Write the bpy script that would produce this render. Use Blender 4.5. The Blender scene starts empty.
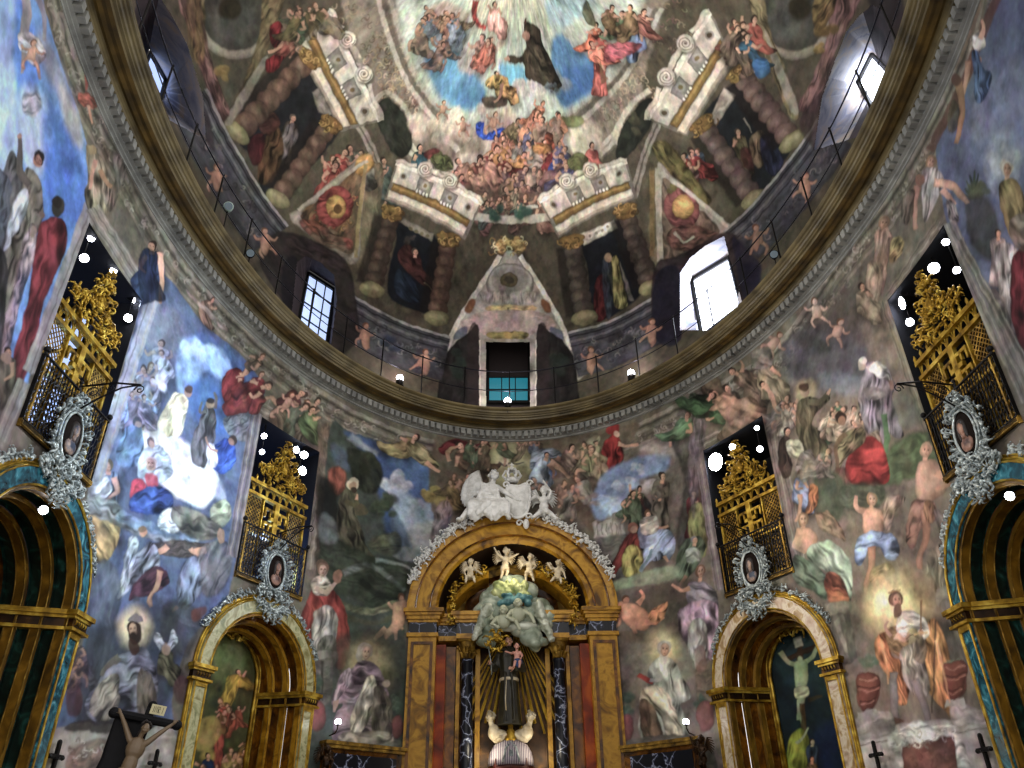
import bpy, bmesh, math, random
import numpy as np
from mathutils import Vector, Matrix
R = math.radians
random.seed(7)
rng = np.random.default_rng(11)
SC = bpy.context.scene
COL = SC.collection
# ---------------------------------------------------------------- measured geometry (metres)
F = 800.0; PITCH = .56; ROLL = -.016; YAW = -.027
EYE = np.array([-.399, -8.583, 1.6])
WA, WB = 6.032, 9.256            # half axes of the oval nave wall
RING = 11.133                    # where the wall meets the cornice
LIP = 11.6                       # upper lip of the cornice
DA, DB, DZ, DH = 5.95, 9.15, 11.45, 6.3   # dome ellipsoid

def rays(P):
    P = np.asarray(P, float).reshape(-1, 2)
    x = (P[:, 0]-512)/F; y = -(P[:, 1]-384)/F
    c, s = math.cos(ROLL), math.sin(ROLL); x, y = c*x-s*y, s*x+c*y
    Y = math.cos(PITCH)-y*math.sin(PITCH)
    c, s = math.cos(YAW), math.sin(YAW)
    return np.stack([c*x-s*Y, s*x+c*Y, math.sin(PITCH)+y*math.cos(PITCH)], 1)

_T = np.radians(np.linspace(-170, 170, 13601))
_S = np.concatenate([[0], np.cumsum(np.hypot(np.diff(WA*np.sin(_T)), np.diff(WB*np.cos(_T))))]); _S -= _S[6800]
def t2s(t): return np.interp(t, _T, _S)
def s2t(s): return np.interp(s, _S, _T)

def hit_wall(P):
    """photo point -> (arc length along the oval wall, height)"""
    d = rays(P); a = (d[:, 0]/WA)**2+(d[:, 1]/WB)**2
    b = 2*(EYE[0]*d[:, 0]/WA**2+EYE[1]*d[:, 1]/WB**2); c = (EYE[0]/WA)**2+(EYE[1]/WB)**2-1
    k = (-b+np.sqrt(b*b-4*a*c))/(2*a)
    return np.stack([t2s(np.arctan2((EYE[0]+d[:, 0]*k)/WA, (EYE[1]+d[:, 1]*k)/WB)), EYE[2]+d[:, 2]*k], 1)

def hit_dome(P):
    """photo point -> (azimuth, elevation) on the dome"""
    d = rays(P); S = np.array([DA, DB, DH]); o = (EYE-[0, 0, DZ])/S; d = d/S
    a = (d**2).sum(1); b = 2*(d@o); c = o@o-1
    D = np.maximum(b*b-4*a*c, 0); k = (-b+np.sqrt(D))/(2*a); h = o+d*k[:, None]
    return np.stack([np.arctan2(h[:, 0], h[:, 1]), np.arcsin(np.clip(h[:, 2], -1, 1))], 1)

def srgb(h):
    if isinstance(h, str):
        h = [int(h[i:i+2], 16)/255 for i in (0, 2, 4)]
    return np.array([c/12.92 if c <= .04045 else ((c+.055)/1.055)**2.4 for c in h])

# ---------------------------------------------------------------- fresco painter: works on a colour table of the surface's own grid
class Canvas:
    def __init__(s, hit, u0, u1, v0, v1, nu, nv, base):
        s.hit, s.u0, s.u1, s.v0, s.v1, s.nu, s.nv = hit, u0, u1, v0, v1, nu, nv
        s.c = np.ones((nv, nu, 3))*srgb(base)
    def cells(s, P):
        q = s.hit(P)
        return np.stack([(q[:, 0]-s.u0)/(s.u1-s.u0)*(s.nu-1), (q[:, 1]-s.v0)/(s.v1-s.v0)*(s.nv-1)], 1)

CV = None
_LAT = np.random.default_rng(5).random((256, 256))*2-1
def vnoise(x, y, sd):
    """smooth lattice noise in -1..1"""
    x = x+(sd % 251)*1.37; y = y+(sd % 239)*2.11; i = np.floor(x).astype(int); j = np.floor(y).astype(int); u = x-i; v = y-j; u = u*u*(3-2*u); v = v*v*(3-2*v)
    a, b, c, d = _LAT[j & 255, i & 255], _LAT[j & 255, (i+1) & 255], _LAT[(j+1) & 255, i & 255], _LAT[(j+1) & 255, (i+1) & 255]
    return (a*(1-u)+b*u)*(1-v)+(c*(1-u)+d*u)*v
def pts(t):
    if isinstance(t, str):
        a = [float(v) for v in t.replace(',', ' ').split()]
        return np.array(a).reshape(-1, 2)
    return np.asarray(t, float)

def smooth(P, n=5):
    P = np.asarray(P); m = len(P)
    if m < 3: return P
    A, B, C, D = np.roll(P, 1, 0), P, np.roll(P, -1, 0), np.roll(P, -2, 0)
    out = []
    for k in range(n):
        t = k/n
        out.append(.5*((2*B)+(-A+C)*t+(2*A-5*B+4*C-D)*t*t+(-A+3*B-3*C+D)*t**3))
    return np.stack(out, 1).reshape(-1, 2)

def subdiv(P, n=4):
    Q = np.roll(P, -1, 0)
    return np.stack([P+(Q-P)*k/n for k in range(n)], 1).reshape(-1, P.shape[1])

def fill(P, col, soft=.8, a=1., fold=0., fdir=None, fw=5., edge=.0, vol=0.):
    """P closed outline (dense). soft in photo px. folds drawn along fdir (radians in cell space)"""
    cv = CV; C = cv.cells(P)
    ap = abs(np.sum(P[:, 0]*np.roll(P[:, 1], -1)-np.roll(P[:, 0], -1)*P[:, 1]))/2+1e-6
    ac = abs(np.sum(C[:, 0]*np.roll(C[:, 1], -1)-np.roll(C[:, 0], -1)*C[:, 1]))/2
    sc = math.sqrt(ac/ap); w = max(soft*sc, .5)
    x0, y0 = np.floor(C.min(0)-w-1).astype(int); x1, y1 = np.ceil(C.max(0)+w+2).astype(int)
    x0, y0 = max(x0, 0), max(y0, 0); x1, y1 = min(x1, cv.nu), min(y1, cv.nv)
    if x1 <= x0 or y1 <= y0: return
    X, Y = np.meshgrid(np.arange(x0, x1, dtype=np.float32), np.arange(y0, y1, dtype=np.float32))
    D = np.full(X.shape, 1e9, np.float32); ins = np.zeros(X.shape, bool)
    for (ax, ay), (bx, by) in zip(C, np.roll(C, -1, 0)):
        dx, dy = bx-ax, by-ay; L = dx*dx+dy*dy+1e-9
        t = np.clip(((X-ax)*dx+(Y-ay)*dy)/L, 0, 1)
        np.minimum(D, (X-ax-t*dx)**2+(Y-ay-t*dy)**2, out=D)
        if dy != 0:
            cr = ((ay > Y) != (by > Y)) & (X < dx*(Y-ay)/dy+ax)
            ins ^= cr
    D = np.sqrt(D)*np.where(ins, 1, -1)
    m = np.clip(.5+D/(2*w), 0, 1); m = m*m*(3-2*m)*a
    c = np.ones(X.shape+(3,))*(srgb(col) if isinstance(col, str) else col)
    cx, cy = C.mean(0); ex, ey = (C.max(0)-C.min(0))/2+1e-6
    if fold or vol:
        k = np.ones(X.shape)
        if fold:
            if fdir is None:
                Z = C-C.mean(0); u, sv, vt = np.linalg.svd(Z, full_matrices=False); dx, dy = vt[0]
            else:
                q = cv.cells(np.array([P.mean(0), P.mean(0)+[math.cos(fdir)*3, math.sin(fdir)*3]])); dx, dy = (q[1]-q[0])/np.hypot(*(q[1]-q[0]))
            al = ((X-cx)*dx+(Y-cy)*dy)/sc; pe = (-(X-cx)*dy+(Y-cy)*dx)/sc
            L = fw*.62; sd_ = int(rng.integers(1 << 20))
            wv = vnoise(al/(L*3.2), pe/(L*2.2), sd_+1)*1.5
            f = vnoise(pe/L+wv, al/(L*4.5), sd_)*1.25+vnoise(pe/(L*.45)+wv*1.4, al/(L*2.6), sd_+2)*.55+vnoise(pe/(L*2.6), al/(L*3), sd_+3)*.9
            f = np.sign(f)*np.abs(f)**.8*1.05
            k = k+fold*f*1.5
        if vol: k = k+1.3*vol*(-(X-cx)/ex*.6*VSIGN+(Y-cy)/ey*.5)
        c = c*np.clip(k, .15, 2.2)[..., None]
    if edge:
        ms = max(1.2*sc, .13*min(ex, ey)); Dc = np.clip(D, 0, None)
        c = c*(1-edge*1.25*np.exp(-Dc/ms)+.22*edge*np.clip(Dc/(ms*3), 0, 1))[..., None]
    R_ = cv.c[y0:y1, x0:x1]; R_ += (c-R_)*m[..., None]
VSIGN = 1
def P(col, t, soft=.55, a=1., fold=0., fd=None, fw=5., edge=0., vol=0., hard=False):
    if fold and not edge: edge = .25
    if fold and not vol: vol = .12
    q = pts(t); fill(subdiv(q, 5) if hard else smooth(q), col, soft, a, fold, fd, fw, edge, vol)
def E(col, x, y, rx, ry=None, rot=0, soft=.8, a=1., **k):
    ry = rx if ry is None else ry; n = 14 if max(rx, ry) < 12 else 28
    t = np.linspace(0, 2*np.pi, n, endpoint=False); c, s = math.cos(R(rot)), math.sin(R(rot))
    fill(np.stack([x+rx*np.cos(t)*c-ry*np.sin(t)*s, y+rx*np.cos(t)*s+ry*np.sin(t)*c], 1), col, soft, a, **k)
def L(col, t, w=2, soft=.6, a=1., tip=.5, **k):
    q = pts(t)
    if len(q) > 2:
        q2 = [q[0]]
        for i in range(len(q)-1):
            p0 = q[max(i-1, 0)]; p1 = q[i]; p2 = q[i+1]; p3 = q[min(i+2, len(q)-1)]
            for j in range(1, 5):
                u = j/4; q2.append(.5*(2*p1+(p2-p0)*u+(2*p0-5*p1+4*p2-p3)*u*u+(-p0+3*p1-3*p2+p3)*u**3))
        q = np.array(q2)
    else: q = np.array([q[0]+(q[1]-q[0])*i/4 for i in range(5)])
    d = np.gradient(q, axis=0); d /= np.hypot(d[:, 0], d[:, 1])[:, None]+1e-9; n = np.stack([-d[:, 1], d[:, 0]], 1)
    ww = w/2*(1+(tip-1)*np.linspace(0, 1, len(q)))[:, None]
    fill(np.concatenate([q+n*ww, (q-n*ww)[::-1]]), col, soft, a, **k)

SK = 'c79a7c'
def xf(p, x, y, s, rot, flip):
    p = pts(p)*[s*(-1 if flip else 1), s]; c, q = math.cos(R(rot)), math.sin(R(rot))
    return np.stack([x+p[:, 0]*c-p[:, 1]*q, y+p[:, 0]*q+p[:, 1]*c], 1)
BODY = {
 'stand': '-.5 .5 .5 .5 .95 1 1.0 2.4 .9 3.4 1.15 5 1.2 6.4 -1.1 6.4 -1.0 4.8 -.8 3.2 -1.0 2 -.95 1',
 'sit': '-.5 .5 .5 .5 1 1 1.1 2.2 1.7 2.7 2.2 3.3 2 4.2 1.9 5.6 .6 5.8 0 4.6 -1.2 4 -1.3 2.6 -1 1.1',
 'kneel': '-.5 .5 .6 .5 1 1.2 .9 2.5 1.2 3.4 1.0 4.6 -.6 5 -2.4 5 -2.2 4.2 -1.2 3.4 -1 2 -.9 1',
 'fly': '-.5 .4 .6 .5 1.2 1.2 1.5 2.2 2.6 3.0 3.6 3.4 2.6 4 1 3.8 -.4 3 -1.1 2 -1 1',
 'torso': '-.5 .45 .5 .45 1 .9 .9 2 .7 3 -.7 3 -.85 2 -1 .9'}
def man(x, y, h, pose='stand', robe='6a5848', rot=0, flip=False, skin=SK, hair='3a2a20', arms='', legs='', halo=None, under=None, fold=.3, sleeves=None, a=1.):
    """a painted figure: (x, y) head centre, h head height in photo px; arms/legs = poly-lines in head heights separated by |"""
    if pose and h > 5.5: fill(smooth(xf(BODY[pose], x+h*.12, y+h*.15, h*1.12, rot, flip)), '2c2620', h*.5, .55*a)
    if halo: E(halo, x, y, h*1.15, soft=h*.45, a=.75*a)
    for l in [q for q in legs.split('|') if q.strip()]:
        L(skin, xf(l, x, y, h, rot, flip), h*.62, a=a, tip=.55, vol=.25, edge=.3)
    if pose: fill(smooth(xf(BODY[pose], x, y, h, rot, flip)), robe, .5, a, fold=fold*1.15, fw=max(h*.6, 2.6), vol=.25, edge=.35)
    if under: fill(smooth(xf('-.4 .5 .5 .5 .7 1.3 .6 2.4 -.2 2.6 -.6 1.4', x, y, h, rot, flip)), under, .7, a, fold=fold*.7, fw=3, edge=.2)
    for l in [q for q in arms.split('|') if q.strip()]:
        q = xf(l, x, y, h, rot, flip)
        L(sleeves or skin, q, h*.55, a=a, tip=.55, vol=.2, edge=.25)
        if sleeves: E(skin, q[-1][0], q[-1][1], h*.22, a=a)
    nk = xf('0 .4 0 .8', x, y, h, rot, flip); L(skin, nk, h*.45, a=a, tip=1)
    q = xf('-.06 -.1 .08 .05 .0 .2', x, y, h, rot, flip)
    E(hair, q[0][0], q[0][1], h*.43, h*.52, rot, soft=.5, a=a)
    E(skin, q[1][0], q[1][1], h*.31, h*.4, rot, soft=.5, a=a, vol=.3)
    if h > 6:
        e = xf('-.08 0 .2 0 .06 .25', x, y, h, rot, flip)
        for p in e[:2]: E('4a3026', p[0], p[1], h*.07, h*.04, rot, soft=.4, a=.8*a)
        E('8a4a3a', e[2][0], e[2][1], h*.09, h*.035, rot, soft=.4, a=.7*a)
def face(x, y, w, h, rot, skin='c09880', hair='4a3626', beard=None):
    q = lambda a, b: xf([[a, b]], x, y, 1, rot, False)[0]
    E(hair, *q(0, -h*.25), w*1.2, h*1.0, rot, soft=.7, vol=.2); E(skin, x, y, w*.82, h*.95, rot, soft=.6, vol=.35, edge=.3)
    for k in (-1, 1): E('3c2820', *q(k*w*.36, -h*.12), w*.17, h*.09, rot, soft=.4, a=.9); L('4a3226', [q(k*w*.15, -h*.26), q(k*w*.55, -h*.28)], max(.8, h*.08), .4, .7, tip=1)
    L('8a5c48', [q(0, -h*.1), q(w*.12, h*.22)], max(.8, w*.14), .4, .6, tip=1); E('8c4438', *q(0, h*.45), w*.26, h*.08, rot, soft=.4, a=.85)
    if beard: E(beard, *q(0, h*.85), w*.7, h*.5, rot, soft=.8)
def putto(x, y, h, rot=0, flip=False, skin='d0a084', wing=None, cloth=None):
    if wing: fill(smooth(xf('-.3 .6 -1.3 -.4 -2 .2 -1.5 1.1 -.6 1.4', x, y, h, rot, flip)), wing, .6, .9, fold=.25, fw=2.5)
    if cloth: fill(smooth(xf('-1 1.2 .4 1 1.4 1.7 1.8 2.6 .4 2.4 -1 2.2', x, y, h, rot, flip)), cloth, .6, 1, fold=.35, fw=3, edge=.3)
    for l in ('-.3 1.9 -.9 2.6 -.5 3.5', '.2 1.9 .9 2.5 1.3 3.2', '-.4 .8 -1.1 .9 -1.5 .3', '.4 .8 1.1 1.2 1.6 .8'):
        L(skin, xf(l, x, y, h, rot, flip), h*.5, tip=.55, vol=.25, edge=.3)
    fill(smooth(xf('-.4 .5 .4 .5 .6 1.2 .5 2.1 -.5 2.1 -.6 1.2', x, y, h, rot, flip)), skin, .5, 1, vol=.35, edge=.3)
    E('7a5236', x-.05*h, y-.1*h, h*.46, h*.48, rot, soft=.5); E(skin, x+.05*h, y+.05*h, h*.34, h*.38, rot, soft=.5, vol=.2)
def cloud(x, y, rx, ry, col, lit=None, n=14, a=.8, sd=1):
    r = random.Random(sd*7919+int(x)*31+int(y))
    for i in range(n):
        t = r.random()*6.28; q = r.random()**.5
        cx, cy = x+math.cos(t)*q*rx*.8, y+math.sin(t)*q*ry*.8; s = (.25+.3*r.random())*min(rx, ry)
        if lit is not None: E(lit, cx-s*.25, cy-s*.3, s*1.02, s*.92, soft=s*.35, a=a*.7)
        E(col, cx, cy+s*.1, s*1.05, s*.9, soft=s*.5, a=a)
def crowd(x, y, rx, ry, n, h=5, cols=('a05038', '6a7890', 'b09060', '806858', 'c0a080', '9a3838', '507058'), a=.95, sd=1, sk=SK, rot=0):
    r = random.Random(sd*104729+int(x)*13+int(y))
    L_ = [(x+(r.random()*2-1)*rx, y+(r.random()*2-1)*ry) for _ in range(n)]; L_.sort(key=lambda p: p[1])
    for cx, cy in L_:
        k = h*(.75+.5*r.random()); pose = r.choice(['sit', 'fly', 'kneel', 'torso', 'sit'])
        arm = r.choice(['-.6 1 -1.4 .6 -1.6 -.3', '.6 1 1.4 1.4 1.9 .8', '.5 1 .9 2 .2 2.3|-.6 1 -1.2 1.8', '-.5 1 -.9 1.9 -.2 2.2'])
        man(cx, cy, k, pose, r.choice(cols), rot+r.uniform(-35, 35), r.random() < .5, sk, r.choice(['3a2a20', '6a4a30', '4a3830']), arm, r.choice(['', '.2 3 .7 4.2 .4 5.2', '.2 3 1.4 3.4 1.2 4.6']), a=a)
def acanth(x, y, w, h, rot, n, cols=('8a7448', '5c4c30', 'a89468', '6c5c48'), sd=1, a=.7):
    """painted scrollwork filling a strip"""
    r = random.Random(sd*31+int(x*3+y)); c, s = math.cos(R(rot)), math.sin(R(rot))
    for i in range(n):
        u, v = (r.random()-.5)*w, (r.random()-.5)*h; cx, cy = x+u*c-v*s, y+u*s+v*c; k = 2+3*r.random(); t0 = r.random()*6.28; d = r.choice([-1, 1])
        L(r.choice(cols), [(cx+k*(1-j*.15)*math.cos(t0+d*j*.8), cy+k*(1-j*.15)*math.sin(t0+d*j*.8)) for j in range(6)], 1.6, .5, a)
def noise2(nu, nv, cell, amp):
    gu, gv = int(nu/cell)+3, int(nv/cell)+3
    g = rng.normal(size=(gv, gu)); u = np.arange(nu)/cell; v = np.arange(nv)/cell
    i, j = u.astype(int), v.astype(int); fu, fv = u-i, v-j; fu = fu*fu*(3-2*fu); fv = (fv*fv*(3-2*fv))[:, None]
    A = g[np.ix_(j, i)]*(1-fu)+g[np.ix_(j, i+1)]*fu; Bq = g[np.ix_(j+1, i)]*(1-fu)+g[np.ix_(j+1, i+1)]*fu
    return (A*(1-fv)+Bq*fv)*amp
def weather(cv, warp=1.2, amp=.05, sat=.7):
    """plaster texture and brushwork over the whole fresco, pigments slightly broken"""
    nu, nv = cv.nu, cv.nv
    du = noise2(nu, nv, 9, warp*.8)+noise2(nu, nv, 3.5, warp*.2); dv = noise2(nu, nv, 9, warp*.8)+noise2(nu, nv, 3.5, warp*.2)
    X = np.clip(np.arange(nu)[None, :]+du, 0, nu-1); Y = np.clip(np.arange(nv)[:, None]+dv, 0, nv-1)
    xi = np.minimum(X.astype(int), nu-2); yi = np.minimum(Y.astype(int), nv-2); fx = (X-xi)[..., None]; fy = (Y-yi)[..., None]; c0 = cv.c
    c = (c0[yi, xi]*(1-fx)+c0[yi, xi+1]*fx)*(1-fy)+(c0[yi+1, xi]*(1-fx)+c0[yi+1, xi+1]*fx)*fy
    k = np.ones((nv, nu))
    for cell, m in ((2.6, .8), (6, 1.9), (12, 2.6), (26, 2.4), (60, 1.8)): k += noise2(nu, nv, cell, amp*m)
    c = c*np.clip(k, .35, 1.9)[..., None]
    for ch in range(3): c[..., ch] *= 1+noise2(nu, nv, 14, amp*1.1)+noise2(nu, nv, 5, amp*.8)
    c = c**1.2*1.27
    g = (c@np.array([.3, .59, .11]))[..., None]; c = g+(c-g)*sat
    cv.c = np.clip(c, .001, .95)
# ================================================================ the frescoes of the nave wall (points are read off the photograph and laid on the oval wall)
WALL = Canvas(hit_wall, -17.2, 17.2, 2.4, 11.15, 2150, 547, '726a5e')
CV = WALL
def strip(P0, P1, w, col, n=3, a=.9):
    """a painted stone frame band with edge lines"""
    L(col, [P0, P1], w, .8, a, tip=1, vol=.1)
    d = np.array(P1, float)-P0; d /= np.hypot(*d); q = np.array([-d[1], d[0]])
    for k in range(n):
        o = q*w*((k+.5)/n-.5); L('4c463e' if k % 2 else 'b0a89a', [np.array(P0)+o, np.array(P1)+o], 1.2, .5, .55, tip=1)
# ---- frieze band of feigned reliefs below the cornice
P('76705f', '-60 -80 70 -60 92 67 135 150 190 252 256 320 323 376 390 414 455 431 512 436 560 431 622 414 680 387 727 363 768 334 825 254 885 174 941 65 965 -40 1060 -60 1060 300 900 320 800 420 700 470 600 480 500 480 420 480 330 450 270 420 160 300 90 240 60 100 -60 60', 1, 1)
EDGE = '60 -30 84 67 126 150 182 254 248 325 318 384 388 422 452 440 512 445 562 440 626 424 684 396 732 371 775 342 833 260 893 180 949 70 978 -30'
e = pts(EDGE)
for off, cl, ww in ((5, '9a9486', 3.5), (9, '4e4a42', 2), (13, '8e887a', 3), (19, '5c564c', 2), (24, '968c7a', 2.5)):
    c0 = np.array([512, -60.]); d = e-c0; d /= np.hypot(d[:, 0], d[:, 1])[:, None]; L(cl, e+d*off, ww, .6, .8, tip=1)
for i in range(0, 120):
    t = i/120*(len(e)-1.01); k = int(t); p = e[k]+(e[k+1]-e[k])*(t-k); d = p-[512, -60]; d /= np.hypot(*d)
    q = p+d*random.uniform(12, 24); acanth(q[0], q[1], 14, 9, math.degrees(math.atan2(d[0], -d[1])), 5, ('9c9486', '5a5448', 'b0a896', '7a705e'), sd=i)
# ---- far left bay: blue sky with rising friars
P('6f9fdc', '-80 -80 30 -60 43 0 60 60 84 132 90 190 80 232 40 330 12 420 -80 470', 1.5)
for c_, t_ in (('5a94e4', '8 -20 30 20 40 70 30 120 60 160 70 200 40 240 20 200 10 100'), ('b4d0f0', '-20 40 10 50 18 120 16 200 4 260 -30 240'), ('c2d4ea', '22 90 44 96 52 140 40 176 26 170 18 130'), ('9a9aa6', '42 30 62 66 80 120 70 120 50 80 36 50'), ('bcb8b0', '60 84 78 116 84 140 78 148 64 124'), ('4c82d8', '44 110 66 130 84 170 80 220 60 240 46 190'), ('98bce8', '-10 -20 14 -20 10 60 -20 60')): P(c_, t_, 6, .8)
L('9a9298', '24 -10 27 10 24 34 22 46', 9, .8, 1, tip=.9, vol=.2); P('b8b0b4', '18 34 30 32 44 46 46 60 36 66 26 60 20 46', .8, 1, .35, fw=4, edge=.3)
L('a09690', '24 52 22 74', 5); L('8c8288', '36 56 40 78', 5); L('9a8c90', '36 -6 44 14 44 40', 7, .8, .8)
P('a49aa0', '23 96 38 92 42 108 34 118 24 112', 2, .8, .4, fw=4)
P('5a5a60', '6 162 14 150 22 180 30 196 40 200 44 214 38 224 30 214 22 236 14 270 4 300 -10 330 -20 240', .8, 1, .45, fw=6, edge=.2)
P('6e6860', '26 168 38 176 43 196 42 220 34 240 20 262 8 330 -6 380 -30 400 -10 300 8 240 20 200', .8, 1, .5, fd=1.9, fw=6, edge=.25)
P('b4bccc', '18 196 28 190 26 214 12 240 4 250 8 224', .8, .9, .3, fw=4)
L('665e5c', '30 186 20 172 20 150 19 138', 8, tip=.5); E('b08a78', 19, 137, 2.5); E(SK, 37, 161, 4.5, 6); E('2e2826', 39, 157, 5, 6); E(SK, 36, 161, 3.2, 5)
P('58606e', '-10 176 4 172 12 190 8 220 -4 260 -20 260', .8, .9, .4, fw=4)
P('7c2c3a', '42 222 60 218 68 232 64 256 52 282 42 310 36 350 24 380 14 400 8 380 20 330 30 290 34 250', .9, 1, .35, fd=1.9, fw=7, edge=.25, vol=.2)
E('4a4644', 58, 207, 6.5, 11, 10, vol=.2); E('3a3230', 57, 202, 5, 7)
P('9c8890', '26 232 36 230 34 260 24 290 14 330 6 360 0 340 12 290', .8, .9, .45, fw=4)
E('a08a80', 33, 232, 3.4, 4); E('8a7470', 42, 214, 3, 4)
P('4c4a50', '-30 260 4 250 6 300 0 370 8 430 -20 470 -40 400', 1, .9, .4, fw=8); man(8, 352, 9, 'stand', '6c6458', 5, arms='.5 1 .6 2.4 -.2 3'); E('a88c7c', 6, 358, 5, 6)
P('8a7c78', '-10 420 10 410 12 440 2 470 -20 480', 2, .8, .3)
strip((92, 205), (30, 372), 15, '9c9698', 3); strip((24, 380), (0, 440), 15, '8c8680', 3)
P('8a8068', '86 146 96 150 106 168 112 196 104 216 92 218 84 196 88 176', .8, 1, .5, fw=5, edge=.3); E('a89468', 92, 150, 5, 5); L(SK, '96 160 92 176 90 190', 5, tip=.6); L('a4825c', '100 170 108 184 116 190', 5)
P('7c7668', '108 150 126 166 120 190 112 210 104 200 116 178', .8, .9, .4, fw=4); putto(34, 44, 8, 12, wing='c8ccd8'); P('b46048', '80 92 96 98 98 106 86 108 78 100', .8, .9, .3, fw=3, edge=.2); L('b8685c', '86 72 87 92', 4.5); L(SK, '88 106 92 124', 3.5)
strip((92, 208), (150, 300), 15, '8c867c', 4)
for q in ('66 20 58 14 54 30', '52 8 62 26 64 40', '70 40 76 60'): L('9c8c80', q, 5, .8, .7)
# ---- left bay: saint before a blue heaven, crowd on steps, spotlit patch painted pale blue-white
P('5a6c90', '150 268 172 282 202 322 238 352 262 382 264 400 250 470 238 540 226 600 190 640 172 700 168 780 30 780 60 700 84 640 88 560 90 500 108 430 128 350 142 300', 1.5)
P('6a7ca0', '148 292 180 300 210 340 214 360 186 350 170 380 150 380 130 420 128 370', 6, .8); P('5070a4', '196 330 238 356 258 384 256 420 236 420 214 400 206 370', 4, .95)
P('8fb8ea', '178 344 194 336 204 346 222 350 232 372 222 380 206 370 196 384 184 400 176 380', 3, .9); P('4478bc', '186 384 206 380 224 392 240 410 240 430 222 440 206 430 190 410', 6, .8)
cloud(160, 330, 26, 24, '747c98', '94a0b8', 14, .5, 3); cloud(200, 350, 22, 10, '9ac0ee', 'cfe2f8', 12, .5, 4); P('c8d8ee', '112 396 160 424 210 468 224 490 220 500 160 458 106 418', 3, .5)
P('a8bcd8', '118 398 164 430 214 466 210 492 150 470 104 452 108 420', 1.5, .9)
P('dfe8f4', '150 418 214 470 208 500 176 492 150 470 140 440', 4, .95); P('ecf2fa', '160 440 210 480 206 506 184 500 160 480', 3, 1)  # bright pool of the spotlight painted into the wall in near-white
P('6c84b0', '108 408 140 430 130 470 100 500 92 490', 3, .8, .2, fw=6)
crowd(150, 366, 22, 26, 9, 7, ('7c86a8', '98a4c4', '6c7898', 'a8b8d8'), .75, 5, 'a89c9c'); crowd(140, 398, 16, 10, 5, 6, ('8cb0e0', 'c8d4e8', '8888a8'), .8, 6, 'a89c9c')
P('d8d4b8', '176 392 188 400 184 424 180 436 164 434 158 424 166 406', 1.2, 1, .25, fw=4, edge=.15); E('a08c80', 188, 392, 4, 5); E('5c5048', 189, 389, 4, 3.5); cloud(160, 384, 8, 8, 'b8c8e4', 'e0e8f4', 6, .7, 7)
P('5c5e68', '206 404 214 410 216 432 210 452 204 468 192 460 192 440 200 420', .8, 1, .35, fw=4, edge=.25); L('6a6a70', '206 412 200 412 202 402', 4); L('6a6a70', '214 408 216 398 214 392', 4.5); E('9c8878', 210, 403, 4, 4.5); E('38343a', 210, 400, 4, 3)
P('7c8088', '224 420 244 402 250 416 248 440 230 436', 1, .9, .2, fw=3, edge=.2); L('4c5464', '226 422 244 404', 2); L('4c5464', '228 432 248 420', 1.5)
P('2f5cb0', '216 444 230 440 236 452 232 468 222 474 212 466', .8, 1, .35, fw=4, edge=.3); E('4a3c3c', 233, 440, 4.5, 5); E('9c7c70', 231, 442, 3, 3.6); P('c0ccdc', '206 446 214 444 218 462 210 470', .8, .9, .3, fw=3); L('a08478', '218 452 210 448 206 436', 3.5)
P('6c94c4', '124 430 138 424 144 440 140 462 122 468 116 456', 1, .95, .3, fw=5, edge=.2); E('4c5468', 137, 421, 4.5, 5); E('9a8c94', 138, 424, 3, 4)
P('b0c8e4', '142 452 158 444 170 458 172 476 150 484 138 474', 1.2, .95, .3, fw=5, edge=.2); E('6c6470', 151, 442, 4, 4.6); E('b49c98', 152, 444, 3, 3.6)
man(108, 466, 11, 'stand', '7c9cc8', 0, True, 'c09890', '70685c', '-.5 1 -.8 2.4 .2 3', fold=.35); P('b8c4d4', '92 478 104 472 112 490 100 500 88 500', 1, .9, .3, fw=4)
P('b02c50', '132 482 142 478 146 490 138 502 130 498', 1.2, .9, .25, fw=3); P('c04060', '146 474 156 476 158 486 148 488', 1.5, .9); P('34589c', '130 498 150 486 168 490 174 506 158 514 134 512', 1.2, 1, .4, fw=5, edge=.25); E('b89c98', 151, 466, 5, 6); E('c8c0c4', 151, 462, 5, 4)
P('b0965c', '90 512 108 508 120 524 116 548 104 564 92 556 86 534', 1.2, .95, .35, fw=6, edge=.25); P('8c949c', '86 500 112 498 132 520 178 538 200 536 190 546 150 540 112 524 92 516', 1.4, .9, .35, fd=.3, fw=5)
L('7c98b8', '118 514 150 528 196 540', 12, 1.5, .7, tip=.7, fold=.3); P('c8d0d8', '158 516 172 508 182 520 176 534 160 530', 1, .9, .3, fw=3); P('7c7c70', '176 506 200 512 222 526 212 540 186 536 172 520', 1.5, .9, .35, fw=6); P('98a088', '212 506 226 500 232 514 224 526 212 520', 1.2, .9, .3, fw=4)
P('5c5450', '152 544 176 540 208 544 206 554 190 558 166 556 150 550', 1, .95, .25, fd=0, fw=3, edge=.3)
L(SK, '168 546 158 552 150 548', 7, tip=.7); L(SK, '206 550 194 552 190 548', 7, tip=.7)
P('8c94a8', '152 542 160 556 158 574 148 582 130 588 118 600 122 584 134 566 138 552', .9, 1, .45, fw=4.5, edge=.25); P('5a3446', '138 578 156 566 166 570 168 584 156 594 140 598 128 600', .9, .95, .35, fw=4, edge=.25)
P('9ca8b4', '130 536 138 540 136 560 128 584 120 592 124 560', 1, .9, .35, fd=1.9, fw=3); L(SK, '160 570 158 586 150 598 151 607', 6.5, tip=.5, vol=.2, edge=.3); E(SK, 143, 532, 4, 4.6); E('8c7860', 142, 529, 4.2, 3.4)
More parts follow.
